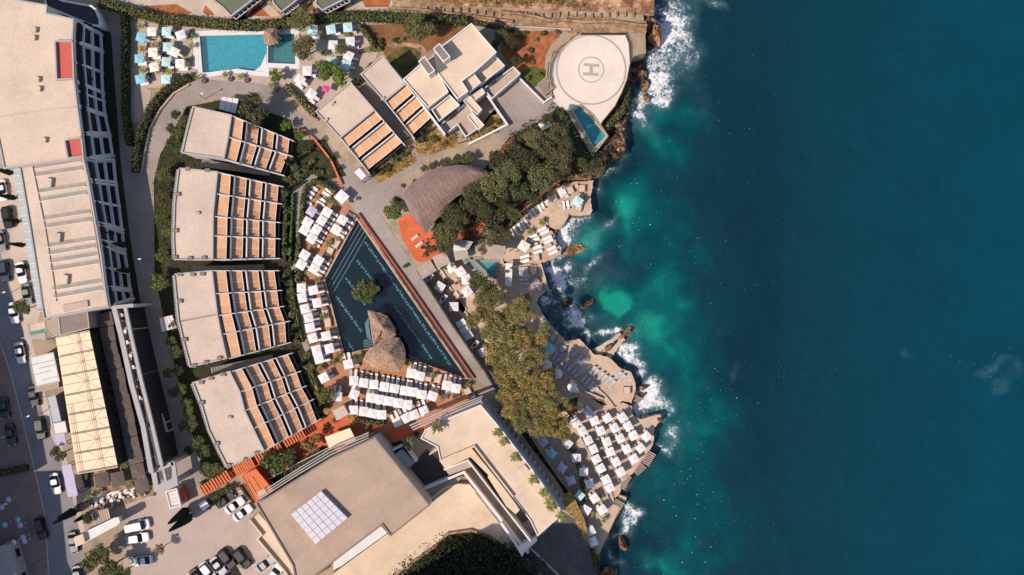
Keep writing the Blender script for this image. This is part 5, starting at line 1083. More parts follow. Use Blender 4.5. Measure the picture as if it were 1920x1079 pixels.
cluster('right of turquoise pool', 'parasols right of the turquoise pool', [('in the top row', '240,190,10,t 475,165,-10,t 685,145,-5,t'), ('in the middle row', '495,365,2 715,325,0 695,500,25'), ('in the lower row', '483,580,0,t 655,620,20,t'), ('beside the curved hedge', '175,690,2 78,800,38 222,985,35')], 'P2', G, ldir=1e-3, w=1.85, lpp=10.8)
parasol(*pts('P2', '402,918')[0], 20, G, 'p', 1.3, 'single small pink parasol beside the bright green tree', None)
cluster('on upper wooden deck', 'parasols on the upper wooden deck', [('in the left column', '296,447,32,g 245,582,32 205,688,32'), ('in the middle column', '490,458,32 425,565,32 357,684,32 297,795,32'), ('near the pool corner', '683,555,32 605,680,32')], 'P3', G, ldir='rot', ldist=13)  # shade on the first left parasol is put in as greyer canvas
cluster('above the pool lane lines', 'parasols on the upper wooden deck', [('on the deck bend', '205,1000,32,,P3 160,110,32 385,60,32 325,165,32')], 'P4', G, ldir='rot', ldist=13)
parasol(*pts('P3', '675,268')[0], 42, G, 'w', 2.3, 'lone larger white parasol at the road entrance of the wooden deck', None)
cluster('left of navy pool', 'parasols left of the navy pool', [('along the hedge path', '163,408,0 178,530,-12 213,668,-12 255,790,-12 275,910,-12 310,100,-15,,P5 357,248,-12,,P5 388,362,-14,,P5'), ('along the pool edge', '320,435,-12 365,600,-12 480,1015,-12 520,232,-14,,P5')], 'P4', G, ldir='rot', ldist=13)
cluster('left of the thatched roofs', 'parasols left of the navy pool', [('beside the dark round bush', '450,595,-28')], 'P5', G, ldir='rot', ldist=12)
cluster('south of navy pool', 'parasols south of the navy pool', [('beside the orange kiosk wall', '618,838,4'), ('beside left pool corner', '762,425,-12')], 'P5', G, ldir=-1, ldist=13)
cluster('south of thatched roofs', 'parasols south of the navy pool', [('in the top long row', '152,370,2 280,392,8 408,418,3 545,445,8 665,468,10 797,495,8 905,510,6 1018,540,8 342,563,20,,P7'), ('in the second row', '158,540,22 373,585,6 478,605,8 593,628,8 713,648,6 840,670,4'), ('in the third row', '152,735,2 278,758,6 392,785,12 508,800,0'), ('in the slanting row', '705,890,-24 818,840,-28 920,800,-22 235,750,-20,,P7')], 'P6', G, ldir=-1, ldist=13.5)
cluster('right of thatched roofs', 'parasols south of the navy pool', [('under the pool edge', '888,272,8 995,312,14 523,430,10,,P7 640,465,10,,P7')], 'P6', G, ldir=-1, ldist=13)
ZG = ZD + .35
cluster('on parasol deck', 'parasols on the lower parasol deck', [('of the bush side column', '235,185,-35,g'), ('of the inner wall column', '172,375,-28 232,468,-25 285,558,-25 315,655,-28 363,752,-30 415,865,-28 452,950,-28'), ('of the second column', '300,270,-20 360,372,-25 420,485,-22 455,582,-20 515,685,-28 560,787,-28'), ('of the third column', '425,243,-32 500,345,-30 557,450,-28 625,555,-28 697,655,-28'), ('of the seaward column', '580,235,-35 637,325,-28 690,415,-28 760,545,-40'), ('nearest the rocky spit', '822,425,-42')], 'R3', ZD, ldir=-1.0, w=1.75, ldist=5, lsep=4.5)
cluster('on the shaded garden deck', 'parasols on the shaded garden deck', [('beside the tree and wall', '105,285,-30,,R3'), ('in the left row,', '55,155,-40,g 155,270,-40,g 240,385,42,b 345,530,32,g 435,655,-20,g'), ('in the right row,', '400,285,40 490,432,0 568,572,0')], 'R4', ZG, ldir=-120, w=1.75, ldist=5, lsep=4.5)
cluster('on sunlit garden deck', 'parasols on the sunlit garden deck', [('beside its hedge', '525,810,40,t 590,955,30'), ('near the long wall', '628,692,-18 675,835,-35 752,950,-38'), ('at the bottom tip', '320,650,-28,,PB 350,790,-22,,PB')], 'R4', ZG, ldir=-120, w=1.8, ldist=5, lsep=4.5)
ZS = ZD + .25
cluster('by the lower teal pool', 'parasols by the lower teal pool', [('beside the splash pool', '445,220,-30 565,270,-35 630,365,-8 645,515,-35'), ('along the promenade', '300,460,32 475,715,0 450,675,-25,,P9')], 'P8', ZS, ldir=None, w=1.9)
parasol(*pts('P9', '605,440')[0], -30, ZS, 'w', 1.7, 'white square parasol half hidden between the golden trees', None)
parasol(*pts('P9', '520,250')[0], -10, ZS, 'g', 1.2, 'greyish parasol almost hidden under the golden trees', None)
for i, (s, lb) in enumerate((('915,300', 'round white parasol at the seaward edge of the golden trees'),)): parasol(*pts('P9', s)[0], 10, ZS, 'g', 2.0, lb, 'round white parasols by the golden trees', 8)
for s, lb in (('140,455', 'uppermost of three round white parasols beside the lounger deck'), ('245,548', 'middle one of three round white parasols beside the lounger deck'), ('398,683', 'lowest of three round white parasols beside the lounger deck')): parasol(*pts('R2', s)[0], 10, ZS + .3, 'w', 2.1, lb, 'round white parasols by the golden trees', 8)
parasol(*pts('R2', '165,290')[0], 40, ZS, 'b', 1.9, 'turquoise square parasol at the tree edge of the lounger deck', None)
parasol(*pts('R1', '880,258')[0], 35, ZD, 't', 1.9, 'pale aqua parasol on the cove deck near the sea', None); parasol(*pts('R1', '335,713')[0], 32, ZD, 'c', 2.0, 'cream parasol on the lower lobe of the cove deck', None)
# dark restaurant parasols
dk = pts('S7', '200,160 220,310 250,450 285,590 320,730 345,865 380,1000') + pts('_', '236,781 241,807') + pts('R5', '630,70 660,200 690,345 725,485')
for i, (x, y) in enumerate(dk): parasol(x, y, -12, G, 'd', 2.85, f'{ORD[i]} dark brown parasol from the top of the long restaurant row', 'dark parasols of the restaurant')
for s, lb in (('325,435', 'left dark brown parasol on the stone terrace below the tent'), ('485,425', 'right dark brown parasol on the stone terrace below the tent')): parasol(*pts('R5', s)[0], -10, G, 'd', 2.85, lb, 'dark parasols of the restaurant')
# free standing loungers
def pairs(place, tile, s, ang, zb, c='w', group=None):
    for i, (x, y) in enumerate(pts(tile, s)): lounger(x, y, ang, zb, c, f'{ORD[i]} {"grey" if c == "g" else "pale"} lounger {place}', group or f'sun loungers {place}')
pairs('along cliff side of cove deck, counted from lower left', 'R1', '215,580 255,552 298,520 328,497 358,470 408,392 440,365 495,325 525,300 560,250 590,235 705,182 730,165 758,178', 62, ZD, 'w', 'sun loungers on the cove deck')
pairs('beside the aqua parasol on the cove deck', 'R1', '738,298 782,295', 80, ZD, 'w', 'sun loungers on the cove deck')
pairs('on lower lobe of cove deck, inner row from top', 'R1', '425,610 447,645 470,722 478,770 345,815 345,863', -18, ZD, 'w', 'sun loungers on the cove deck')
pairs('on lower lobe of cove deck, seaward row from top', 'R1', '520,540 545,572 572,630 588,662 615,735 632,775', -24, ZD, 'w', 'sun loungers on the cove deck')
pairs('in the small column beside the cabanas', 'PA', '345,160 350,215 355,300 362,350', 0, ZS, 'g', 'grey loungers on the shaded deck')
pairs('in the wall row of the lounger deck, counted downhill', 'R2', '222,372 255,398 338,455 370,482 423,512 453,542 513,592 547,620 588,660 615,690', -50, ZS, 'g', 'grey loungers on the shaded deck')
pairs('in the middle row of the lounger deck, counted downhill', 'R2', '385,303 420,335 470,385 498,413 600,505 632,537 685,567 718,595 763,615 797,648', -50, ZS, 'g', 'grey loungers on the shaded deck')
pairs('of the last seaward pair on the lounger deck', 'R2', '862,562 897,592', -50, ZS, 'g', 'grey loungers on the shaded deck')
for s, a, lb in (('640,225', -25, 'beige daybed between lounger pairs along the cove deck'), ('808,145', -22, 'beige daybed near the upper end of the cove deck'), ('925,128', 0, 'pale daybed at the top corner of the cove deck'), ('918,212', 15, 'beige daybed just above the aqua parasol'), ('892,322', 15, 'beige daybed just below the aqua parasol'), ('463,828', -10, 'pale daybed at the bottom of the cove deck lobe')): daybed(*pts('R1', s)[0], a, ZD, 'b', lb)
for s, a, lb in (('480,195', -15, 'sunlit daybed at the top of the shaded deck'), ('510,312', -15, 'middle grey daybed of the shaded deck'), ('553,405', -15, 'lower grey daybed of the shaded deck'), ('650,925', 25, 'dim daybed at the curve of the shaded deck'), ('725,1045', 25, 'lower dim daybed at the curve of the shaded deck')): daybed(*pts('PA', s)[0], a, ZS, 'g' if 'sunlit' not in lb else 'b', lb)  # shade put into the cushion colour: grey unless the daybed is sunlit
for s, a, lb in (('300,290', 20, 'single grey daybed above the lounger rows'), ('950,712', 0, 'sunlit daybed near the sea end of the lounger deck')): daybed(*pts('R2', s)[0], a, ZS, 'g' if 'grey' in lb else 'b', lb)
for s, a, lb, t_ in (('610,860', 30, 'daybed with canopy shadow next to the pool lane lines, upper', 'P3'), ('530,965', 25, 'beige daybed next to the pool lane lines, lower', 'P3'), ('475,735', -8, 'upper beige daybed beside palm left of the navy pool', 'P4'), ('505,840', -8, 'lower beige daybed beside palm left of the navy pool', 'P4'), ('300,315', 15, 'left beige daybed beside palm under the navy pool edge', 'P7'), ('415,335', 15, 'right beige daybed beside palm under the navy pool edge', 'P7'), ('790,500', -25, 'beige daybed at the right tip of the wooden deck', 'P7'), ('855,575', -20, 'grey shaded daybed at the right tip of the wooden deck', 'P7'), ('865,390', 0, 'beige daybed next to the dark bush and thatched roof', 'P5')): daybed(*pts(t_, s)[0], a, G, 'g' if 'grey' in lb else 'b', lb, 1.5, 2.0)
for i, (x, y) in enumerate(pts('P3', '330,155 290,210 260,255 255,340 520,195 490,235 430,300 415,355 800,490')): lounger(x, y, 32, G, 'w', f'{ORD[i]} uncovered lounger at the top of the wooden deck, clockwise', 'uncovered loungers at the top of the wooden deck')
lounger(*pts('P7', '520,550')[0], 105, G, 'w', 'single white lounger on the shaded right end of wooden deck', None)
for i, (x, y) in enumerate(pts('P7', '540,570')[:0]): pass
# cabanas: flat canopies on four posts
def cabana(t_, s, w, l, ang, zb, lab, m='white_canvas'):
    (x, y), = pts(t_, s); X_, Y_, _ = P(x, y, zb + 2.2); t = empty('cabana', (X_, Y_, zb), R(-ang), lab, 'cabana', 'cabanas near the lower teal pool')
    mb = MB(); mb.box(0, 0, 2.1, w, l, .12); o = mesh_obj('canopy', mb.mesh('canopy', m), t)
    for sx in (-1, 1):
        for sy in (-1, 1): mb = MB(); mb.cyl(sx * (w / 2 - .08), sy * (l / 2 - .08), 0, 2.1, .05); mesh_obj('post', mb.mesh('post', 'metal'), t)
    mb = MB(); mb.box(0, 0, .1, w * .8, l * .8, .35); mesh_obj('bed', mb.mesh('bed', 'cushion'), t)
for s, lab in (('163,140', 'top panel of the shaded white triple cabana'), ('160,238', 'middle panel of the shaded white triple cabana'), ('158,335', 'bottom panel of the shaded white triple cabana')): cabana('PA', s, 1.45, 1.5, 3, ZS, lab)
for k, (t_, s, lab) in enumerate((('P8', '140,362', 'left half of the upper double cabana by the promenade'), ('P8', '185,335', 'right half of the upper double cabana by the promenade'), ('P8', '325,630', 'left half of the second double cabana by the promenade'), ('P8', '360,600', 'right half of the second double cabana by the promenade'), ('P9', '315,608', 'left half of the third double cabana by the promenade'), ('P9', '355,575', 'right half of the third double cabana by the promenade'), ('P9', '475,838', 'left half of the lowest double cabana by the promenade'), ('P9', '512,805', 'right half of the lowest double cabana by the promenade'))): cabana(t_, s, .75, 1.45, 33, ZS, lab)
for s, lab in (('165,315', 'upper panel of the long white cabana strip by the promenade'), ('210,395', 'middle panel of the long white cabana strip by the promenade'), ('255,475', 'lower panel of the long white cabana strip by the promenade')): cabana('P9', s, 2.0, 1.35, 33 - 65, ZS, lab)
for i, (x, y, a_, b_) in enumerate(pts('P8', '300,265,1.6,1.1 350,345,1.5,1.2 410,490,1.9,1.2 515,570,1.8,1.0 575,720,1.9,1.1 600,800,2.2,1.4 705,560,1.6,1.2 500,660,1.2,1.0') + pts('P9', '180,110,2.0,1.2 360,500,1.3,1.0 575,690,2.0,1.0 470,520,1.1,.8')):
    q = P(x, y, ZS + .3); MB().box(q[0], q[1], ZS, a_, b_, .35, -.95).build('stone_platform', 'cream_roof', label=f'{ORD[i]} low sunlit stone platform between promenade and shore trees, counted downwards', cat='platform', group='low stone platforms beside the promenade')
# round wicker tables, chairs
def table(x, y, zb, lab, r=.55, m='wicker', grp=None):
    X_, Y_, _ = P(x, y, zb + .6); t = empty('round_table', (X_, Y_, zb), 0, lab, 'table', grp); mb = MB(); mb.cyl(0, 0, .6, .68, r, n=14); mesh_obj('tabletop', mb.mesh('tabletop', m), t); mb = MB(); mb.cyl(0, 0, 0, .6, .12, .08); mesh_obj('leg', mb.mesh('leg', 'dark_metal'), t)
for lab, t_, s in (('brown round table on the upper wooden deck,', 'P3', '378,270 635,795 335,890 700,650'), ('brown round table on the narrow deck left of navy pool,', 'P4', '220,200 205,300 435,498 465,665 525,40'), ('brown round table south of the navy pool,', 'P5', '550,130 690,392 1010,555 715,810 430,435'), ('small dark table left of the turquoise pool,', 'P1', '515,310 545,310 525,505 335,745 605,612'), ('table near the pink parasol,', 'P2', '190,770 855,450')):
    for i, (x, y) in enumerate(pts(t_, s)): table(x, y, G, f'{ORD[i]} {lab} from the top'.replace(', from', ', counted from'), .5, 'wicker' if 'brown' in lab else 'dark_metal')
for lab, t_, s, z, m in (('beige round table among the cove deck loungers,', 'R1', '870,105 703,300 820,292 460,690 597,700 365,440', ZD, 'beige_cushion'), ('beige round table on the lounger deck,', 'R2', '643,703 292,445', ZS, 'beige_cushion')):
    for i, (x, y) in enumerate(pts(t_, s)): table(x, y, z, f'{ORD[i]} {lab} clockwise', .4, m)
table(*pts('P5', '460,460')[0], G, 'round table with a small red cover near left hedge', .4, 'red_roof')
def chair_group(t_, s, zb, lab, n=4, m='wicker', r=.95, tm='wicker'):
    for i, (x, y) in enumerate(pts(t_, s)):
        table(x, y, zb, f'{ORD[i]} {lab} table', .42, tm, lab + ' tables'); X_, Y_, _ = P(x, y, zb)
        for k in range(n):
            a = 2 * math.pi * k / n + i; t = empty('chair', (X_ + r * math.cos(a), Y_ + r * math.sin(a), zb), a, f'{["right","upper","left","lower"][int(((a % 6.283) / 1.571) + .5) % 4]} chair at the {ORD[i]} {lab} table', 'chair', lab + ' chairs'); mb = MB(); mb.box(0, 0, .4, .5, .5, .08).box(-.18, -.18, 0, .05, .05, .4).box(.18, .18, 0, .05, .05, .4).box(-.18, .18, 0, .05, .05, .4).box(.18, -.18, 0, .05, .05, .4); mesh_obj('seat', mb.mesh('seat', m), t); mb = MB(); mb.box(.24, 0, .48, .05, .5, .42); mesh_obj('backrest', mb.mesh('backrest', m), t)
chair_group('R5', '275,690 325,650 425,640 515,600 630,575 760,540', G, 'stone terrace dining', 4, 'white_wall', .85, 'white_wall')
chair_group('P8', '385,425 530,630 555,395', ZS, 'teal pool terrace', 4, 'wicker', .8)
chair_group('S7', '360,115 400,280 420,390 455,525 480,640 515,800 545,950', G, 'pergola strip dining', 3, 'grey_wall', .8, 'white_wall')
chair_group('G', '640,780', G, 'dark round orange terrace', 4, 'dark_metal', .8, 'dark_metal')
for s, lab in (('455,1079 0,0', ''),)[:0]: pass
for (a, b), lab in (((('525,722', '575,685')), 'upper pale bench on the orange terrace'), ((('558,775', '608,735')), 'lower pale bench on the orange terrace')):
    p, q = pts('G', a + ' ' + b); MB().bar(P(*p, G + .45), P(*q, G + .45), .6, .4).build('bench', 'beige_cushion', label=lab, cat='bench')
# ------------------------------------------------------------------ cars
def car_meshes(kind):
    L, W = (5.0, 2.0) if kind == 'van' else (4.55, 1.9) if kind == 'suv' else (4.4, 1.8)
    hb, hr = {'van': (.95, 2.0), 'suv': (.95, 1.62), 'car': (.82, 1.4)}[kind]
    def ring(z, x0, x1, w, r): # rounded rectangle
        o = []
        for (cx, cy, a0) in ((x1 - r, w / 2 - r, 0), (x0 + r, w / 2 - r, 90), (x0 + r, -w / 2 + r, 180), (x1 - r, -w / 2 + r, 270)):
            for k in range(4): a = R(a0 + k * 30); o.append((cx + r * math.cos(a), cy + r * math.sin(a), z))
        return o
    def loft(rings):
        mb = MB()
        for a, b in zip(rings, rings[1:]):
            n = len(a)
            for i in range(n): j = (i + 1) % n; mb.face([a[i], a[j], b[j], b[i]])
        mb.face(rings[-1]); return mb
    h = L / 2; body = loft([ring(.25, -h + .1, h - .1, W - .15, .4), ring(.5, -h, h, W, .45), ring(hb - .1, -h + .03, h - .05, W - .02, .45), ring(hb, -h + .2, h - .25, W - .2, .4)])
    c0, c1 = (-h + .15, h - .9) if kind == 'van' else (-h + .25, h - 1.3) if kind == 'suv' else (-h + .55, h - 1.35)
    r0, r1 = (-h + .3, h - 1.35) if kind == 'van' else (-h + .55, h - 2.0) if kind == 'suv' else (-h + 1.25, h - 2.05)
    glass = loft([ring(hb - .05, c0, c1, W - .2, .25), ring(hr - .03, r0 - .05, r1 + .05, W - .5, .2)])
    roof = loft([ring(hr - .1, r0 - .02, r1 + .02, W - .42, .2), ring(hr, r0 + .08, r1 - .08, W - .55, .2)])
    return L, W, body, glass, roof
CM = {k: car_meshes(k) for k in ('car', 'suv', 'van')}; CB = {}
wm = MB(); wm.tube((0, -.11, 0), (0, .11, 0), .33, .33, 12).tube((0, .11, 0), (0, -.11, 0), .33, .33, 12); WH = wm.mesh('wheel', 'tyre')
hl = MB(); hl.box(0, 0, 0, .12, .35, .14); HL = hl.mesh('headlight', 'light_lamp'); TL = hl.mesh('tail_light', 'red_lamp'); mi = MB(); mi.box(0, 0, 0, .18, .22, .14)
CN = {'car_white': 'white', 'car_silver': 'silver', 'car_black': 'black', 'car_blue': 'dark blue', 'car_grey': 'grey green'}
def car(x, y, ang, m, kind, lab, sc=1.0, grp=None):
    X_, Y_, _ = P(x, y, G + .7); t = empty('parked_car' if kind != 'van' else 'parked_van', (X_, Y_, G + .03), R(-ang), lab, 'van' if kind == 'van' else 'car', grp or 'cars parked along the street'); t.scale = (sc,) * 3; L, W, b, g, r = CM[kind]
    if (kind, m) not in CB: CB[kind, m] = (b.mesh('body', m), g.mesh('windows', 'dark_glass'), r.mesh('roof', m), mi.mesh('mirror', m))
    B_, G_, R_, MI = CB[kind, m]; mesh_obj('body', B_, t); mesh_obj('windows', G_, t); mesh_obj('roof', R_, t)
    for sx in (-1, 1):
        for sy in (-1, 1):
            w = mesh_obj('wheel', WH, t); w.location = (sx * L * .3, sy * (W / 2 - .08), .33)
            o = mesh_obj('headlight' if sx > 0 else 'tail_light', HL if sx > 0 else TL, t); o.location = (sx * (L / 2 - .12), sy * (W / 2 - .35), .62)
    for sy in (-1, 1): o = mesh_obj('mirror', MI, t); o.location = (L * .16, sy * (W / 2 + .06), .85)
st = [('4,357,82', 'car_white', 'car', 'white car cut by the left edge, topmost in the street'), ('14,408,80', 'car_black', 'suv', 'black car in the sunlit street below the topmost white car'), ('1,452,80', 'car_grey', 'car', 'grey car half out of the left edge of the street'), ('8,509,82', 'car_blue', 'suv', 'dark blue car at the left edge beside the white convertible'), ('40,511,78', 'car_white', 'car', 'white car with dark open top beside the glass canopy'), ('50,552,80', 'car_grey', 'car', 'grey green car partly under the street tree'), ('26,587,80', 'car_white', 'car', 'white car beside the round green street tree'), ('38,662,80', 'car_white', 'car', 'white saloon parked left of the white pavilion'), ('63,743,80', 'car_black', 'car', 'black car parked below the white pavilion'), ('76,804,82', 'car_black', 'suv', 'black car parked right of the sunlight streak'), ('8,765,80', 'car_blue', 'car', 'dark car in deep shade at the left edge'), ('20,815,80', 'car_blue', 'car', 'dark blue car beside the bush in the left shade'), ('104,907,78', 'car_white', 'car', 'white car driving beside the long mauve awning'), ('77,991,75', 'car_black', 'suv', 'black car standing alone on the reddish pavement'), ('137,1017,82', 'car_black', 'car', 'black car beside the square gate post'), ('146,1080,80', 'car_blue', 'car', 'dark car under the trees at the bottom edge')]
for s, m, k, lab in st: x, y, a = [float(v) for v in s.split(',')]; car(x, y, a, m, k, lab, 1.02)
cp = [('258,986,-12', 'car_white', 'van', 'long white van in the car park near the restaurant terrace'), ('259,1009,-8', 'car_white', 'suv', 'white topped dark car right below the white van'), ('266,1052,172', 'car_white', 'car', 'cream white car alone at lower left of the car park'), ('422,937,-36', 'car_black', 'car', 'black saloon beside the white flowering hedge'), ('440,948,-36', 'car_white', 'car', 'white saloon next to the black saloon'), ('455,962,-36', 'car_white', 'car', 'white hatchback nearest to the hall side roof'), ('454,1047,52', 'car_black', 'suv', 'black car at the right end of the bottom row'), ('426,1048,52', 'car_black', 'suv', 'black car second from the right in the bottom row'), ('410,1062,52', 'car_silver', 'car', 'silver car third from the right in the bottom row'), ('391,1073,52', 'car_white', 'suv', 'white car fourth from the right in the bottom row'), ('372,1084,52', 'car_black', 'car', 'black car at the left end of the bottom row'), ('437,1086,52', 'car_blue', 'car', 'dark car cut by the bottom edge between two bays'), ('497,1058,-38', 'car_silver', 'car', 'silver car beside the parapet of the hall side roof'), ('516,1074,-52', 'car_white', 'suv', 'white car at the bottom edge under the hall parapet')]
for s, m, k, lab in cp: x, y, a = [float(v) for v in s.split(',')]; car(x, y, a, m, k, lab, 1.03, 'cars in the car park')
# parking lines
mb = MB()
for a, b in (((445, 925), (470, 912)), ((455, 940), (480, 924)), ((455, 968), (478, 955)), ((445, 1060), (460, 1079)), ((471, 1058), (480, 1070)), ((475, 1062), (505, 1043)), ((490, 1075), (516, 1057))): mb.bar(P(*a, G + .06), P(*b, G + .06), .14, .01)
for i in range(14): p = lerp((269, 1013), (285, 1010), i / 6) if i < 7 else lerp((278, 1058), (294, 1053), (i - 7) / 6); q = P(*p, G + .05); mb.box(q[0], q[1], G + .04, .22, .1, .02)
for i in range(9): p = lerp((446, 1022), (500, 1042), i / 8); q = P(*p, G + .05); mb.box(q[0], q[1], G + .04, .14, .14, .02)
mb.build('parking_markings', 'line_white', kind='structure')
# lamps, poles
def lamp(label, x, y, dx, dy, h=6, zb=G):
    X_, Y_, _ = P(x, y, zb); t = empty('street_lamp', (X_, Y_, zb), 0, label, 'street lamp'); mb = MB(); mb.cyl(0, 0, 0, h, .07, .05); mesh_obj('pole', mb.mesh('pole', 'metal'), t); mb = MB(); mb.tube((0, 0, h), (dx, dy, h + .2), .04, .04); mesh_obj('arm', mb.mesh('arm', 'metal'), t); mb = MB(); mb.box(dx, dy, h + .1, .55, .25, .12, math.atan2(dy, dx)); mesh_obj('lamp_head', mb.mesh('lamp_head', 'light_lamp'), t)
for lb, x, y, dx, dy in (('street lamp beside the sunlight streak in the street', 40, 810, -2.2, -.3), ('street lamp over the lower red pavement', 80, 1047, -2, -1.2), ('street lamp beside the shop umbrellas', 66, 922, -2.4, -1), ('street lamp beside the round street tree', 20, 550, .8, .2), ('street lamp beside the second street black car', 78, 775, .8, .3), ('street lamp on the shaded service road', 283, 488, .4, 0), ('street lamp at the pool road bend', 385, 186, .6, .3)): lamp(lb, x, y, dx, dy, 7 if 'street lamp o' in lb or 'beside the s' in lb else 4)
# market goods on the shaded pavement: small parasols and stands
for i, (x, y, c) in enumerate(((33, 975, 'b'), (36, 986, 'g'), (8, 985, 'b'), (42, 1008, 'g'), (45, 1016, 'g'), (15, 937, 'g'), (2, 952, 'g'), (24, 1018, 'c'))): parasol(x, y, 20 + i * 17, G, c, 1.15, ['turquoise stand parasol beside the shaded pavement, right', 'greyish stand parasol below the turquoise one', 'turquoise stand parasol at the left edge of the street', 'upper greyish parasol above the dark low roof', 'lower greyish parasol above the dark low roof', 'greyish parasol near the upper street lamp', 'greyish parasol at the left edge below the grass', 'cream parasol above the dark low roof'][i], 'small stand parasols on the street', 8)
# ================================================================== vegetation
def leaf_quad(v, f, p, nrm, s, rnd):
    n = Vector(nrm) + Vector((rnd.gauss(0, .55), rnd.gauss(0, .55), rnd.gauss(0, .55))); n = n.normalized() if n.length > .01 else Vector((0, 0, 1)); u = n.orthogonal().normalized(); w = n.cross(u); a = rnd.random() * 6.28
    uu = (u * math.cos(a) + w * math.sin(a)) * s; ww = n.cross(uu.normalized()) * s * rnd.uniform(.45, .8); b = len(v); p = Vector(p)
    v += [tuple(p - uu), tuple(p + ww), tuple(p + uu), tuple(p - ww)]; f.append((b, b + 1, b + 2, b + 3))
def crown_mesh(name, m, seed, n=1700, lobes=16, leaf=.13, flat=.62, hole=.0):
    """unit crown of radius 1 built from leaf clumps"""
    rnd = random.Random(seed); v = []; f = []; L = []
    for i in range(lobes):
        a = rnd.random() * 6.28; r = math.sqrt(rnd.random()) * .72; z = rnd.uniform(-.25, .5) * (1 - r * .6); L.append((r * math.cos(a), r * math.sin(a), z * flat + .1, rnd.uniform(.2, .42)))
    for i in range(n):
        cx, cy, cz, cr = rnd.choice(L); d = Vector((rnd.gauss(0, 1), rnd.gauss(0, 1), rnd.gauss(.25, .9))).normalized(); r = cr * rnd.uniform(.6, 1.08)
        p = (cx + d.x * r, cy + d.y * r, cz + d.z * r * .8)
        leaf_quad(v, f, p, d, leaf * rnd.uniform(.55, 1.2), rnd)
    me = bpy.data.meshes.new(name); me.from_pydata(v, [], f); me.materials.append(M[m]); me.update(); return me
def trunk_mesh(name, seed):
    rnd = random.Random(seed); mb = MB(); mb.tube((0, 0, -.9), (.03, 0, -.35), .09, .065)
    for i in range(5):
        a = i * 1.26 + rnd.random() * .6; e = (.55 * math.cos(a), .55 * math.sin(a), rnd.uniform(0, .25)); mb.tube((.03, 0, -.4), (e[0] * .5, e[1] * .5, -.1), .05, .035, 5); mb.tube((e[0] * .5, e[1] * .5, -.1), e, .035, .012, 5)
    return mb.mesh(name, 'bark')
CROWNS = {k: [crown_mesh('crown', m, 100 + i + hash_, n, lo, lf, fl) for i in range(4)] for hash_, (k, m, n, lo, lf, fl) in enumerate((('dark', 'leaf_dark', 3600, 28, .065, .55), ('olive', 'leaf_olive', 3600, 28, .065, .55), ('green', 'leaf_green', 2000, 18, .095, .6), ('bright', 'leaf_bright', 1600, 14, .12, .6), ('gold', 'leaf_gold', 3800, 26, .06, .6), ('dry', 'leaf_dry', 700, 10, .11, .6), ('bush', 'leaf_green', 500, 8, .2, .6), ('dbush', 'leaf_dark', 500, 8, .2, .6), ('obush', 'leaf_olive', 500, 8, .2, .6)))}
TRUNKS = [trunk_mesh('trunk', i) for i in range(3)]
TN = [0]
def tree(x, y, r, kind, label, h=None, zb=G, group=None, name='tree', cat='tree'):
    """r: crown radius in photograph pixels"""
    TN[0] += 1; rm = r * S; h = h if h is not None else max(2.2, rm * 1.5); zc = zb + h
    X_, Y_, _ = P(x, y, zc); t = empty(name, (X_, Y_, zb), 0, label, cat, group); rnd = random.Random(TN[0] * 3 + 1)
    c = mesh_obj('crown', CROWNS[kind][TN[0] % 4], t); c.location = (0, 0, h); kk = {'dark': .95, 'gold': 1.04}.get(kind, 1.1) if r > 9 else 1.15; c.scale = (rm * kk, rm * kk * rnd.uniform(.88, 1.08), rm * .95); c.rotation_euler = (0, 0, rnd.random() * 6.28)
    if cat == 'tree': k = mesh_obj('trunk', TRUNKS[TN[0] % 3], t); k.scale = (rm * .8, rm * .8, h / .9); k.location = (0, 0, h)
    return t
T = lambda s, kind, labs, **kw: [tree(p[0], p[1], p[2], kind, labs if isinstance(labs, str) else labs[i], **kw) for i, p in enumerate(pts('_', s))]
T('566,36,24', 'olive', 'olive green tree at the upper right corner of the turquoise pool', h=5); T('573,90,24', 'olive', 'brownish green tree beside the small right pool basin', h=5)
T('785,53,28', 'olive', 'round olive tree standing alone on the brown lawn', h=5.5); T('479,208,36', 'dark', 'big dark round tree below the turquoise pool road', h=6)
T('518,142,13', 'bright', 'small bright green tree at the lower right pool corner', h=2.6); T('612,133,18 634,145,18', 'bright', ['bright green tree below the right pool parasols, left one', 'bright green tree below the right pool parasols, right one'], h=4)
T('640,92,12', 'olive', 'small loose olive tree between the right pool parasols', h=3)
T('536,236,11 562,255,10', 'bright', ['bright shrub tree right of the first hotel block', 'small tree beside the orange road wall'], h=2.6)
T('583,268,7 604,300,8 618,322,6', 'dark', ['upper small tree beside the orange road wall', 'middle small tree beside the orange road wall', 'lower small tree beside the orange road wall'], h=3.2)
T('738,393,20', 'green', 'leafy green tree at the lower left of the wing pavilion', h=4)
T('745,374,8 796,317,8 812,312,8 757,348,5', 'dark', ['small dark tree above the leafy tree by the pavilion', 'left one of two small trees above the pavilion', 'right one of two small trees above the pavilion', 'tiny tree at the left tip of the pavilion'], h=3)
T('856,303,12 875,300,12 838,303,8', 'green', ['green shrub tree at the upper edge of the pavilion, middle', 'green shrub tree at the upper edge of the pavilion, right', 'green shrub tree at the upper edge of the pavilion, left'], h=2.5)
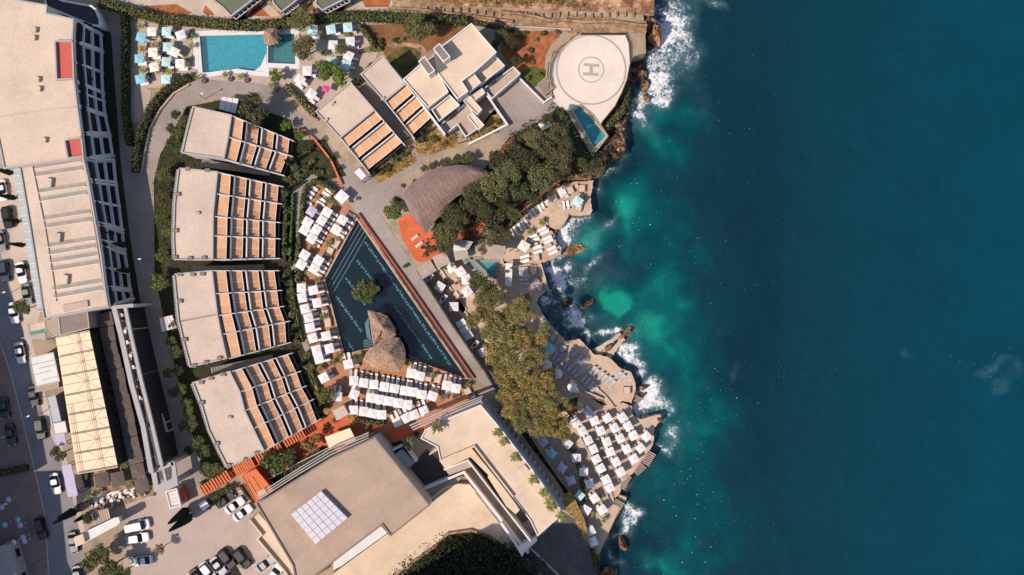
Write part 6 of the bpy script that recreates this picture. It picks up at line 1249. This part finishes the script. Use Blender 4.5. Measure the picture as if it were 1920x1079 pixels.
# dark wood between the pavilion and the cove: single trees
wood = '832,440,22 850,402,24 862,418,22 836,464,15 893,385,25 885,360,24 925,352,28 912,396,16 940,372,20 950,325,26 975,355,26 985,300,26 1015,330,26 1020,280,26 1045,250,24 1045,228,15 1050,300,24 1062,272,18 1060,318,12 930,300,20 962,285,20 1000,262,18 1025,226,14 938,432,10 922,440,9 1090,305,11 1105,315,9 962,402,12 1000,372,9'
for i, p in enumerate(pts('_', wood)): tree(p[0], p[1], p[2], 'dark' if i % 3 else 'olive', f'{ORD[i]} dark evergreen tree of the wood between pavilion and cove, counted from its lower left', h=6.5 + (i * 7 % 5) * .5, group='evergreen trees between the pavilion and the cove')
T('905,470,9 918,455,9 938,452,10 950,440,10', 'olive', ['first olive shrub above the lower teal pool', 'second olive shrub above the lower teal pool', 'third olive shrub above the lower teal pool', 'fourth olive shrub above the lower teal pool'], h=2)
T('898,528,18', 'green', 'round green tree beside the lower teal pool', h=5, zb=ZS); T('915,545,20', 'olive', 'olive tree just below the round green pool tree', h=5, zb=ZS)
gold = '905,565,20 930,560,20 975,572,18 992,590,14 955,590,22 890,600,20 925,600,22 965,605,18 985,562,14 940,630,26 980,640,24 1010,640,18 925,660,24 965,675,24 1000,672,22 948,705,24 985,720,26 1020,720,24 1035,745,20 960,745,24 1000,760,26 1035,780,22 975,790,20 1010,800,22 1050,800,20 1060,815,14 955,770,16 1060,760,14 1030,700,14 1020,618,14 915,625,16 950,655,18 938,680,18 975,697,18 1005,742,18 980,765,18 945,740,16 1035,765,16 910,580,16 985,625,16 1000,705,16 1025,805,16'
for i, p in enumerate(pts('_', gold)): tree(p[0], p[1], p[2], 'gold' if i > 2 or i == 2 else 'olive', f'{ORD[i]} golden green tree of the belt above the sun decks, counted from its top', h=9.0 + (i * 3 % 4) * .7, zb=ZS, group='golden trees above the sun decks')
T('685,545,22 700,538,14 672,548,13 690,558,13', 'green', ['leafy tree standing in the navy pool', 'right branchy shrub of the pool island', 'left branchy shrub of the pool island', 'lower branchy shrub of the pool island'], h=3.2, zb=G - 1)
T('611,740,17', 'green', 'dark round bush tree beside the wooden deck and hotel hedge', h=3.5); T('673,670,9 659,378,5', 'green', ['dark green bush beside the lower thatched roof', 'small potted bush at the deck entrance'], h=1.8)
T('517,868,24 545,855,14 500,862,14', 'green', ['large round green tree below the orange pergola walk', 'smaller tree right of the round pergola tree', 'smaller tree left of the round pergola tree'], h=4)
T('580,838,14 590,822,12', 'dry', ['pale brownish tree below the orange terrace', 'small pale tree at the kiosk beneath the orange terrace'], h=3)
T('43,577,15', 'green', 'round green street tree beside white car', h=4); T('111,851,15', 'green', 'round green tree on the street below the short mauve awning', h=4)
T('175,1055,20 205,1065,22 190,1035,16 230,1075,16', 'green', ['leftmost leafy tree at the bottom edge by the gate', 'middle leafy tree at the bottom edge by the gate', 'upper leafy tree at the bottom edge by the gate', 'right leafy tree at the bottom edge by the gate'], h=5)
T('165,972,12', 'dark', 'dark tree beside the cream slatted pergola', h=4); T('300,1030,12', 'dry', 'thin yellowish tree in the middle of the car park', h=3)
T('405,938,10 392,945,9 415,925,9 428,918,8', 'green', ['first flowering shrub of the car park hedge', 'second flowering shrub of the car park hedge', 'third flowering shrub of the car park hedge', 'fourth flowering shrub of the car park hedge'], h=1.6)
T('1115,1045,10 1108,1035,8', 'bright', ['bright shrub at the bottom tip of the garden deck', 'second bright shrub at the bottom tip of the garden deck'], h=2, zb=ZD)
T('955,80,16 940,68,16 930,85,12 970,115,12', 'dark', ['dark tree right of the white villa, middle', 'dark tree right of the white villa, upper', 'dark tree right of the white villa, left', 'green tree at the red garden beside the villa'], h=3.5)
T('440,1070,8', 'dark', 'small dark tree in the bottom row of the car park', h=2)
# garden trees along the hotel service road and around the blocks
seq = {'green': '332,250,12 340,232,10 325,270,14 338,285,10 312,325,14 300,330,9 305,375,12 312,395,13 300,412,12 312,435,10 303,480,12 312,490,9 300,528,18 288,535,10 320,640,10 330,660,12 315,700,10 340,730,12 350,760,13 362,800,12 345,800,12 372,830,14 380,845,12 395,885,14 410,880,12 385,875,10 355,780,12', 'dark': '330,215,9 320,240,10 305,355,9 312,420,9 326,610,12 335,695,12 325,735,12 355,845,9'}
for k, s in seq.items():
    for i, p in enumerate(pts('_', s)): tree(p[0], p[1], p[2], k, f'{ORD[i]} {"bushy green" if k == "green" else "dark leafy"} tree along the shaded hotel road, counted downwards', h=2.6, group='bushy trees along the hotel road')
for i, p in enumerate(pts('_', '545,300,9 552,312,8 540,335,9 550,345,8 535,360,7 538,395,8 540,420,7 535,445,7 538,470,8 540,520,9 545,545,8 550,570,8 548,590,7 555,615,8 558,640,8 575,665,8 580,690,9 590,715,8 595,740,9 605,760,9 560,250,9 575,280,9 585,305,8 600,325,8 560,330,8 572,315,8')): tree(p[0], p[1], p[2], 'dbush' if i % 2 else 'obush', f'{ORD[i]} low bush at the garden foot of the hotel blocks, counted from the top', h=.9, group='bushes at the garden foot of the hotel blocks', name='bush', cat='bush')
for i, p in enumerate(pts('_', '555,48,7 652,100,8 648,62,6 688,94,6 707,92,9 714,80,8 742,77,7 752,75,6 700,75,5 965,92,6 993,95,6 998,118,5 990,147,6 1012,140,6 985,62,5 1005,75,5 1045,60,6 975,70,6 1018,65,6 845,258,9 800,240,6 812,262,9 790,262,9 830,270,8 900,235,8 925,245,7 935,228,7 880,250,7 740,300,9 755,290,9 725,315,8 765,280,7 715,325,7 560,810,8 610,800,6 625,790,6 655,820,8 762,835,7 780,815,6 660,800,8 690,806,8 1090,900,8 1095,915,8 1080,860,9 1085,875,8 1072,845,8 1098,935,7 1075,770,10 1055,765,8 1062,790,9 1100,1000,6 1080,950,5 950,510,6 835,500,6 760,500,5 795,480,6 300,45,6 325,65,5')): tree(p[0], p[1], p[2], ('obush', 'bush', 'dbush', 'dry')[i % 4], f'{ORD[i % 39]} small {("olive", "green", "dark", "dry yellow")[i % 4]} bush of the {"gardens around the villa and annexes" if i < 39 else "planting between the hall and the decks"}', h=.7, zb=ZG if p[0] > 1040 and p[1] > 700 else G, group='small garden bushes', name='bush', cat='bush')
# cypresses: tall and narrow
def cypress(x, y, h, label, r=.55, zb=G, grp=None):
    X_, Y_, _ = P(x, y, zb); t = empty('cypress_tree', (X_, Y_, zb), 0, label, 'cypress', grp); rnd = random.Random(label); v = []; f = []
    for i in range(int(900 * h / 5 * r / .5)):
        z = rnd.random() ** .8; a = rnd.random() * 6.28; rr_ = r * (1 - z) ** .7 * (.35 + .65 * min(1, z * 8)) * rnd.uniform(.7, 1.1); leaf_quad(v, f, (rr_ * math.cos(a), rr_ * math.sin(a), .3 + z * h), (math.cos(a), math.sin(a), .4), .2, rnd)
    me = bpy.data.meshes.new('crown'); me.from_pydata(v, [], f); me.materials.append(M['leaf_cypress']); mesh_obj('crown', me, t); mb = MB(); mb.cyl(0, 0, 0, h * .8, .12, .04); mesh_obj('trunk', mb.mesh('trunk', 'bark'), t)
for x, y, h, r, lb in ((352, 957, 11, 1.0, 'tall cypress beside the guard kiosk, upper one'), (357, 968, 12, 1.0, 'tall cypress beside the guard kiosk, lower one'), (144, 959, 10, .6, 'tall cypress at the gate, longest one'), (139, 956, 7, .6, 'tall cypress at the gate, shorter one'), (159, 968, 4.5, .5, 'small cypress beside the white gate roof'), (24, 325, 7, .6, 'cypress in the street below the upper roof corner'), (30, 372, 7, .55, 'second cypress along the glass canopy from the top'), (37, 416, 6, .5, 'third cypress along the glass canopy from the top'), (46, 460, 6, .5, 'fourth cypress along the glass canopy from the top'), (53, 501, 5, .45, 'lowest cypress along the glass canopy'), (795, 252, 5, .5, 'dark cypress at the lower corner of the right annex'), (745, 290, 4, .5, 'dark cypress below the left annex'), (705, 325, 4, .5, 'dark shrub cypress at the lower tip of left annex'), (547, 308, 6, .5, 'cypress touching the awnings of the first block'), (545, 358, 5, .5, 'cypress touching the awnings of the second block at top'), (541, 463, 5, .5, 'cypress touching the awnings of the second block at bottom'), (537, 525, 5, .5, 'cypress touching the awnings of the third block at top'), (552, 622, 5, .5, 'cypress touching the awnings of the third block at bottom'), (571, 682, 5, .5, 'cypress touching the awnings of the lowest block at top'), (603, 765, 7, .6, 'cypress touching the awnings of the lowest block at bottom')): cypress(x, y, h, lb, r)
for i, (x, y) in enumerate(pts('_', '182,120 190,158 192,192 208,345 213,370 228,440 238,460 245,508 187,60')): cypress(x, y, 7, f'{ORD[i]} dark cypress in front of the balcony frames, counted downwards', .55, grp='cypresses at the balconies')
# hedges: loose leaves over a dark core
def hedge(label, s, w, h, m='leaf_green', zb=G, dens=26, leaf=.22, closed=False):
    p = [P(*q, zb + h)[:2] for q in pts('_', s)]; t = empty('hedge', (p[0][0], p[0][1], zb), 0, label, 'hedge'); rnd = random.Random(label); v = []; f = []; wm_ = w * S
    for i in range(len(p) - 1):
        a, b = Vector(p[i]), Vector(p[i + 1]); L = (b - a).length; d = (b - a).normalized(); nr = Vector((-d.y, d.x))
        for k in range(int(L * wm_ * dens) + 4):
            u = rnd.random() * L; q = rnd.uniform(-1, 1); bump = .75 + .5 * rnd.random() ** 2; z = h * (1 - abs(q) ** 3 * .6) * bump; c = a + d * u + nr * q * wm_ / 2 * rnd.uniform(.85, 1.2); leaf_quad(v, f, (c.x, c.y, zb + z), (nr.x * q, nr.y * q, .9), leaf * rnd.uniform(.6, 1.3), rnd)
    me = bpy.data.meshes.new('foliage'); me.from_pydata(v, [], f); me.materials.append(M[m]); o = mesh_obj('foliage', me, t); o.matrix_parent_inverse = Matrix.Translation(-t.location)
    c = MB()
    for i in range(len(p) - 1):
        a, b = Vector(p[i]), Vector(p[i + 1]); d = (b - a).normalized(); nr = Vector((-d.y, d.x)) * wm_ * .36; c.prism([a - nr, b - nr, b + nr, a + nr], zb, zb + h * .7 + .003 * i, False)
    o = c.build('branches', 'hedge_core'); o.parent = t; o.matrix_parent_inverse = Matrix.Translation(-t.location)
hedge('long dark hedge standing between shaded road and left parasol terrace', '228,25 232,60 230,110 231,160 231,210 236,255 240,270', 15, 2.4)
hedge('broad hedge running along the top of the turquoise pool terrace', '180,2 228,14 300,34 360,38 420,44 480,46 540,40 575,34', 20, 2.6, 'leaf_green')
hedge('broad hedge along the top right of the pool terrace and lawn', '585,34 620,30 660,27 720,30 780,34 830,34 876,36', 20, 2.6)
hedge('thick curved hedge beside the sweeping road below the left parasol terrace', '352,142 330,152 310,165 296,180 280,200 268,225 258,255 252,285 250,322', 17, 2.4, 'leaf_dark')
hedge('curved hedge at the right rim of the parasol terrace', '668,46 680,55 692,72 703,88', 11, 2)
hedge('olive hedge strip along the annex side of the pool garden', '533,160 550,172 570,195 590,215', 13, 1.6, 'leaf_olive')
hedge('hedge along the upper edge of the left annex', '612,198 632,183 655,162 680,140 700,118', 14, 2.2, 'leaf_dark')
hedge('clipped dark hedge around the upper wooden deck', '640,372 615,350 590,338 572,350 566,375 565,400 562,430 558,460 556,500', 11, 2.0)
hedge('narrow bright hedge beside the second hotel block garden', '549,362 547,400 545,440 543,490', 5, 1.3, 'leaf_bright', dens=30)
hedge('dark hedge at the garden edge of the second hotel block', '530,355 535,400 533,440 532,490', 9, 1.5, 'leaf_dark')
hedge('narrow bright hedge beside the third hotel block garden', '545,515 550,560 558,600 566,640', 5, 1.3, 'leaf_bright', dens=30)
hedge('hedge around the garden path bend below the third block', '560,505 556,520 560,530', 14, 2)
hedge('narrow bright hedge beside the lowest hotel block garden', '575,660 585,700 598,735 615,768', 5, 1.3, 'leaf_bright', dens=30)
hedge('hedge at the garden edge of the first hotel block', '548,345 558,340 575,325 590,318', 8, 1.5, 'leaf_dark')
hedge('dark low planter hedge beneath the third parasol row', '664,788 690,791 722,792', 10, 1.2, 'leaf_dark')
hedge('narrow hedge between garden deck and earth bank', '1072,925 1082,945 1092,975 1098,1010 1104,1035', 5, 1.3, 'leaf_olive', ZG)
hedge('dark hedge in the gap beside the long terrace wall', '1108,830 1120,860 1133,890 1143,920', 8, 1.2, 'leaf_dark', ZG)
hedge('green hedge left of the orange pergola walk', '378,905 382,925', 12, 1.5, 'leaf_bright')
hedge('bright green hedge at the end of the pergola beside hotel block', '376,880 388,890 405,900', 18, 1.6, 'leaf_green')
hedge('low olive hedge above the kiosk at the car park', '448,912 462,930 475,945', 5, 1.2, 'leaf_olive')
hedge('mixed hedge along the upper edge of the hall', '540,880 580,860 600,845', 10, 1.5, 'leaf_olive')
hedge('dark hedge strip along the promenade parapet', '784,508 846,606 905,692', 4, 1.2, 'leaf_dark', dens=40, leaf=.15)
hedge('olive hedge along the back rim of the cove deck', '938,440 958,420 980,400 1002,383 1025,368', 9, 1.6, 'leaf_olive', ZD)
hedge('hedge at the upper rim of the red helipad garden', '885,40 925,48 965,55', 9, 1.4, 'leaf_dark')
hedge('olive shrubs beside seaward rim of the helipad', '1172,200 1160,215 1148,228 1135,240', 12, 1.4, 'leaf_olive', 4)
hedge('dark row of vines along restaurant tent', '178,615 190,660 200,700 212,760 222,810', 10, 2, 'leaf_dark')
hedge('green strip between the shops and left street edge', '-5,888 20,884 50,878', 14, 1, 'leaf_green')
# scrub covering the shaded mound and the cliff top: nobody could count it
def scrub(name, label, poly, n, z, m, sz, seed, h=1.2):
    rnd = random.Random(seed); p = pts('_', poly); xs = [q[0] for q in p]; ys = [q[1] for q in p]; v = []; f = []; c = 0
    while c < n:
        x, y = rnd.uniform(min(xs), max(xs)), rnd.uniform(min(ys), max(ys))
        if not inside(np.array([x]), np.array([y]), p)[0]: continue
        c += 1; k = 10; X_, Y_, _ = P(x, y, z); r = rnd.uniform(.4, 1.1) * sz
        for j in range(k): d = Vector((rnd.gauss(0, 1), rnd.gauss(0, 1), abs(rnd.gauss(0, 1)))).normalized() * r; leaf_quad(v, f, (X_ + d.x, Y_ + d.y, z + d.z * h), d, .25 * sz, rnd)
    me = bpy.data.meshes.new(name); me.from_pydata(v, [], f); me.materials.append(M[m]); o = bpy.data.objects.new(name, me); COL.objects.link(o); tag(o, kind='stuff')
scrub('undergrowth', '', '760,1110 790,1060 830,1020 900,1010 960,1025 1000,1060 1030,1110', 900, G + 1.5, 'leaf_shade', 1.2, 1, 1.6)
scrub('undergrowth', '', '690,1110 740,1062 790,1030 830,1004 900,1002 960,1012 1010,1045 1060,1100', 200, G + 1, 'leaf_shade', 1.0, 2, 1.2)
scrub('undergrowth', '', '800,470 820,400 870,350 925,300 960,250 1040,200 1060,210 1105,290 1130,302 1090,315 1040,320 1000,350 950,400 925,450 880,465', 900, G + .2, 'leaf_dark', .9, 3)
scrub('undergrowth', '', '760,0 860,0 960,-20 1080,-30 1100,5 1000,8 880,6', 260, G + .1, 'leaf_dry', .7, 4); scrub('undergrowth', '', '900,-20 1080,-30 1100,12 1000,10 900,8', 140, G + .2, 'leaf_olive', .7, 5)
scrub('ground_cover', '', '300,290 350,200 430,185 545,225 556,262 610,262 650,330 560,348 548,370 545,500 552,560 575,640 600,700 630,770 560,820 420,900 380,880 350,780 322,660 290,520 288,340', 900, G + .1, 'leaf_dark', .6, 6)
scrub('dry_shrubs', '', '780,278 800,240 820,250 850,262 870,255 850,272 800,292', 60, G + .1, 'leaf_dry', .5, 7); scrub('dry_shrubs', '', '715,325 745,295 775,290 780,300 720,335', 60, G + .1, 'leaf_dry', .5, 8)
scrub('dry_shrubs', '', '880,262 905,240 940,215 950,232 900,262', 60, G + .1, 'leaf_dry', .5, 12)
scrub('ground_cover', '', '505,900 540,855 600,830 620,845 560,890 500,925', 160, G + .1, 'leaf_dark', .6, 9); scrub('ground_cover', '', '1045,335 1090,300 1135,290 1130,325 1080,335', 120, G - .6, 'leaf_olive', .7, 10)
scrub('ground_cover', '', '1150,235 1175,205 1180,160 1172,150 1168,200 1140,230', 120, 4.2, 'leaf_olive', .6, 11)
# palms and young plants
def frond_mesh(n, seed, m='leaf_palm', r=1.0):
    rnd = random.Random(seed); v = []; f = []
    for i in range(n):
        a = 6.283 * i / n + rnd.uniform(-.25, .25); L = r * rnd.uniform(.75, 1.1); prev = None
        for k in range(5):
            t_ = k / 4; x = L * t_; z = .25 * math.sin(t_ * 2.2) * L * 1.2 - .25 * t_ * t_ * L; w = .13 * (1 - abs(t_ - .45) * 1.4) + .01; c, s_ = math.cos(a), math.sin(a); l_, r_ = (x * c - w * s_, x * s_ + w * c, z - .04), (x * c + w * s_, x * s_ - w * c, z - .04); q = (l_, (x * c, x * s_, z), r_)
            if prev: b = len(v); v += [prev[0], prev[1], q[1], q[0], prev[1], prev[2], q[2], q[1]]; f += [(b, b + 1, b + 2, b + 3), (b + 4, b + 5, b + 6, b + 7)]
            prev = q
    me = bpy.data.meshes.new('fronds'); me.from_pydata(v, [], f); me.materials.append(M[m]); return me
FR = [frond_mesh(11, i) for i in range(4)]; FG = [frond_mesh(12, i + 9, 'leaf_green') for i in range(2)]; mb = MB(); mb.cyl(0, 0, 0, 1, .09, .07); PT = mb.mesh('trunk', 'bark')
def palm(x, y, r, label, zb=G, h=1.2, g=0, grp='young palms and yuccas'):
    X_, Y_, _ = P(x, y, zb + h); t = empty('palm', (X_, Y_, zb), 0, label, 'palm', grp); TN[0] += 1; o = mesh_obj('fronds', (FG if g else FR)[TN[0] % (2 if g else 4)], t); o.location = (0, 0, h); o.scale = (r,) * 3; o.rotation_euler = (0, 0, TN[0]); k = mesh_obj('trunk', PT, t); k.scale = (1, 1, h)
def palms(label, tile, s, r, **kw):
    for i, p in enumerate(pts(tile, s)): palm(p[0], p[1], r, f'{ORD[i]} {label}', **kw)
palms('small palm among the left pool parasols, counted downwards', 'P1', '220,125 410,265 865,260 400,370 430,440 870,375 250,420 810,545 250,690 445,700 580,705', .85)
palms('small palm among the right pool parasols, counted downwards', 'P2', '395,260 680,240 600,420 395,470 940,425 300,600', .8)
palms('spiky plant beside the lower pool road planters', 'B', '205,580 410,560 525,575 755,640', .9)
palms('yucca plant on the upper wooden deck', 'P3', '510,310 600,330 515,855 400,570', 1.0, g=1)
palms('yucca plant on the narrow deck left of the navy pool', 'P4', '380,305 440,770 180,590', .9, g=1); palms('yucca plant beside the lower left navy pool corner', 'P5', '290,160 640,325 415,485 560,410', .9, g=1)
palms('yucca plant between the southern parasols', 'P6', '385,465 925,580 850,150 110,820', .85); palms('yucca plant at the right end of the wooden deck', 'P7', '355,300 635,565 795,420 480,570', .85, g=1)
for i, p in enumerate(pts('R4', '50,640 165,780 215,870 235,925 335,1020')): palm(p[0], p[1], 1.25, f'{ORD[i]} palm in the planters along the terrace building edge, counted downwards', ZT, .9, grp='palms along the terrace building edge')
for i, p in enumerate(pts('_', '932,812 943,828 964,858')): palm(p[0], p[1], 1.1, f'{ORD[i]} palm near the upper end of the terrace building edge', ZT, .9, grp='palms along the terrace building edge')
for i, (x, y) in enumerate(pts('_', '931,816 945,832 966,864 982,880 1000,906 1018,926 1032,946 1050,968')): q = P(x, y, ZT); MB().box(q[0], q[1], ZT, 1.5, 1.5, .7, -.9).build('planter_box', 'cream_roof', label=f'{ORD[i]} square planter along the terrace building edge, counted downwards', cat='planter', group='planters along the terrace building edge')
palm(*pts('P7', '405,945')[0], 1.7, 'large bright palm at the upper corner of the terrace building', ZT, 1.5, 1); palm(*pts('O', '505,95')[0], 1.6, 'bright palm in the court beside the hall', G, 4, 1)
palms('small palm on the cove deck', 'R1', '520,470 400,565', 1.0, zb=ZD); palms('palm on the stone restaurant terrace', 'R5', '195,610 290,555 155,400 600,500 560,290 745,570', .9, g=1)
palms('dried plant among the sunny garden deck parasols', 'R4', '560,760 640,990 740,830 770,1050', .9, zb=ZG)
for i, (x, y) in enumerate(pts('B', '250,608 448,595 570,605 790,672')): q = P(x, y, G + .5); mb = MB(); mb.cyl(q[0], q[1], G, G + .7, .42, .5, 12); mb.build('plant_pot', 'dark_canvas', label=f'{ORD[i]} round dark plant pot on the pool road, counted from left', cat='plant pot', group='round plant pots on the pool road')
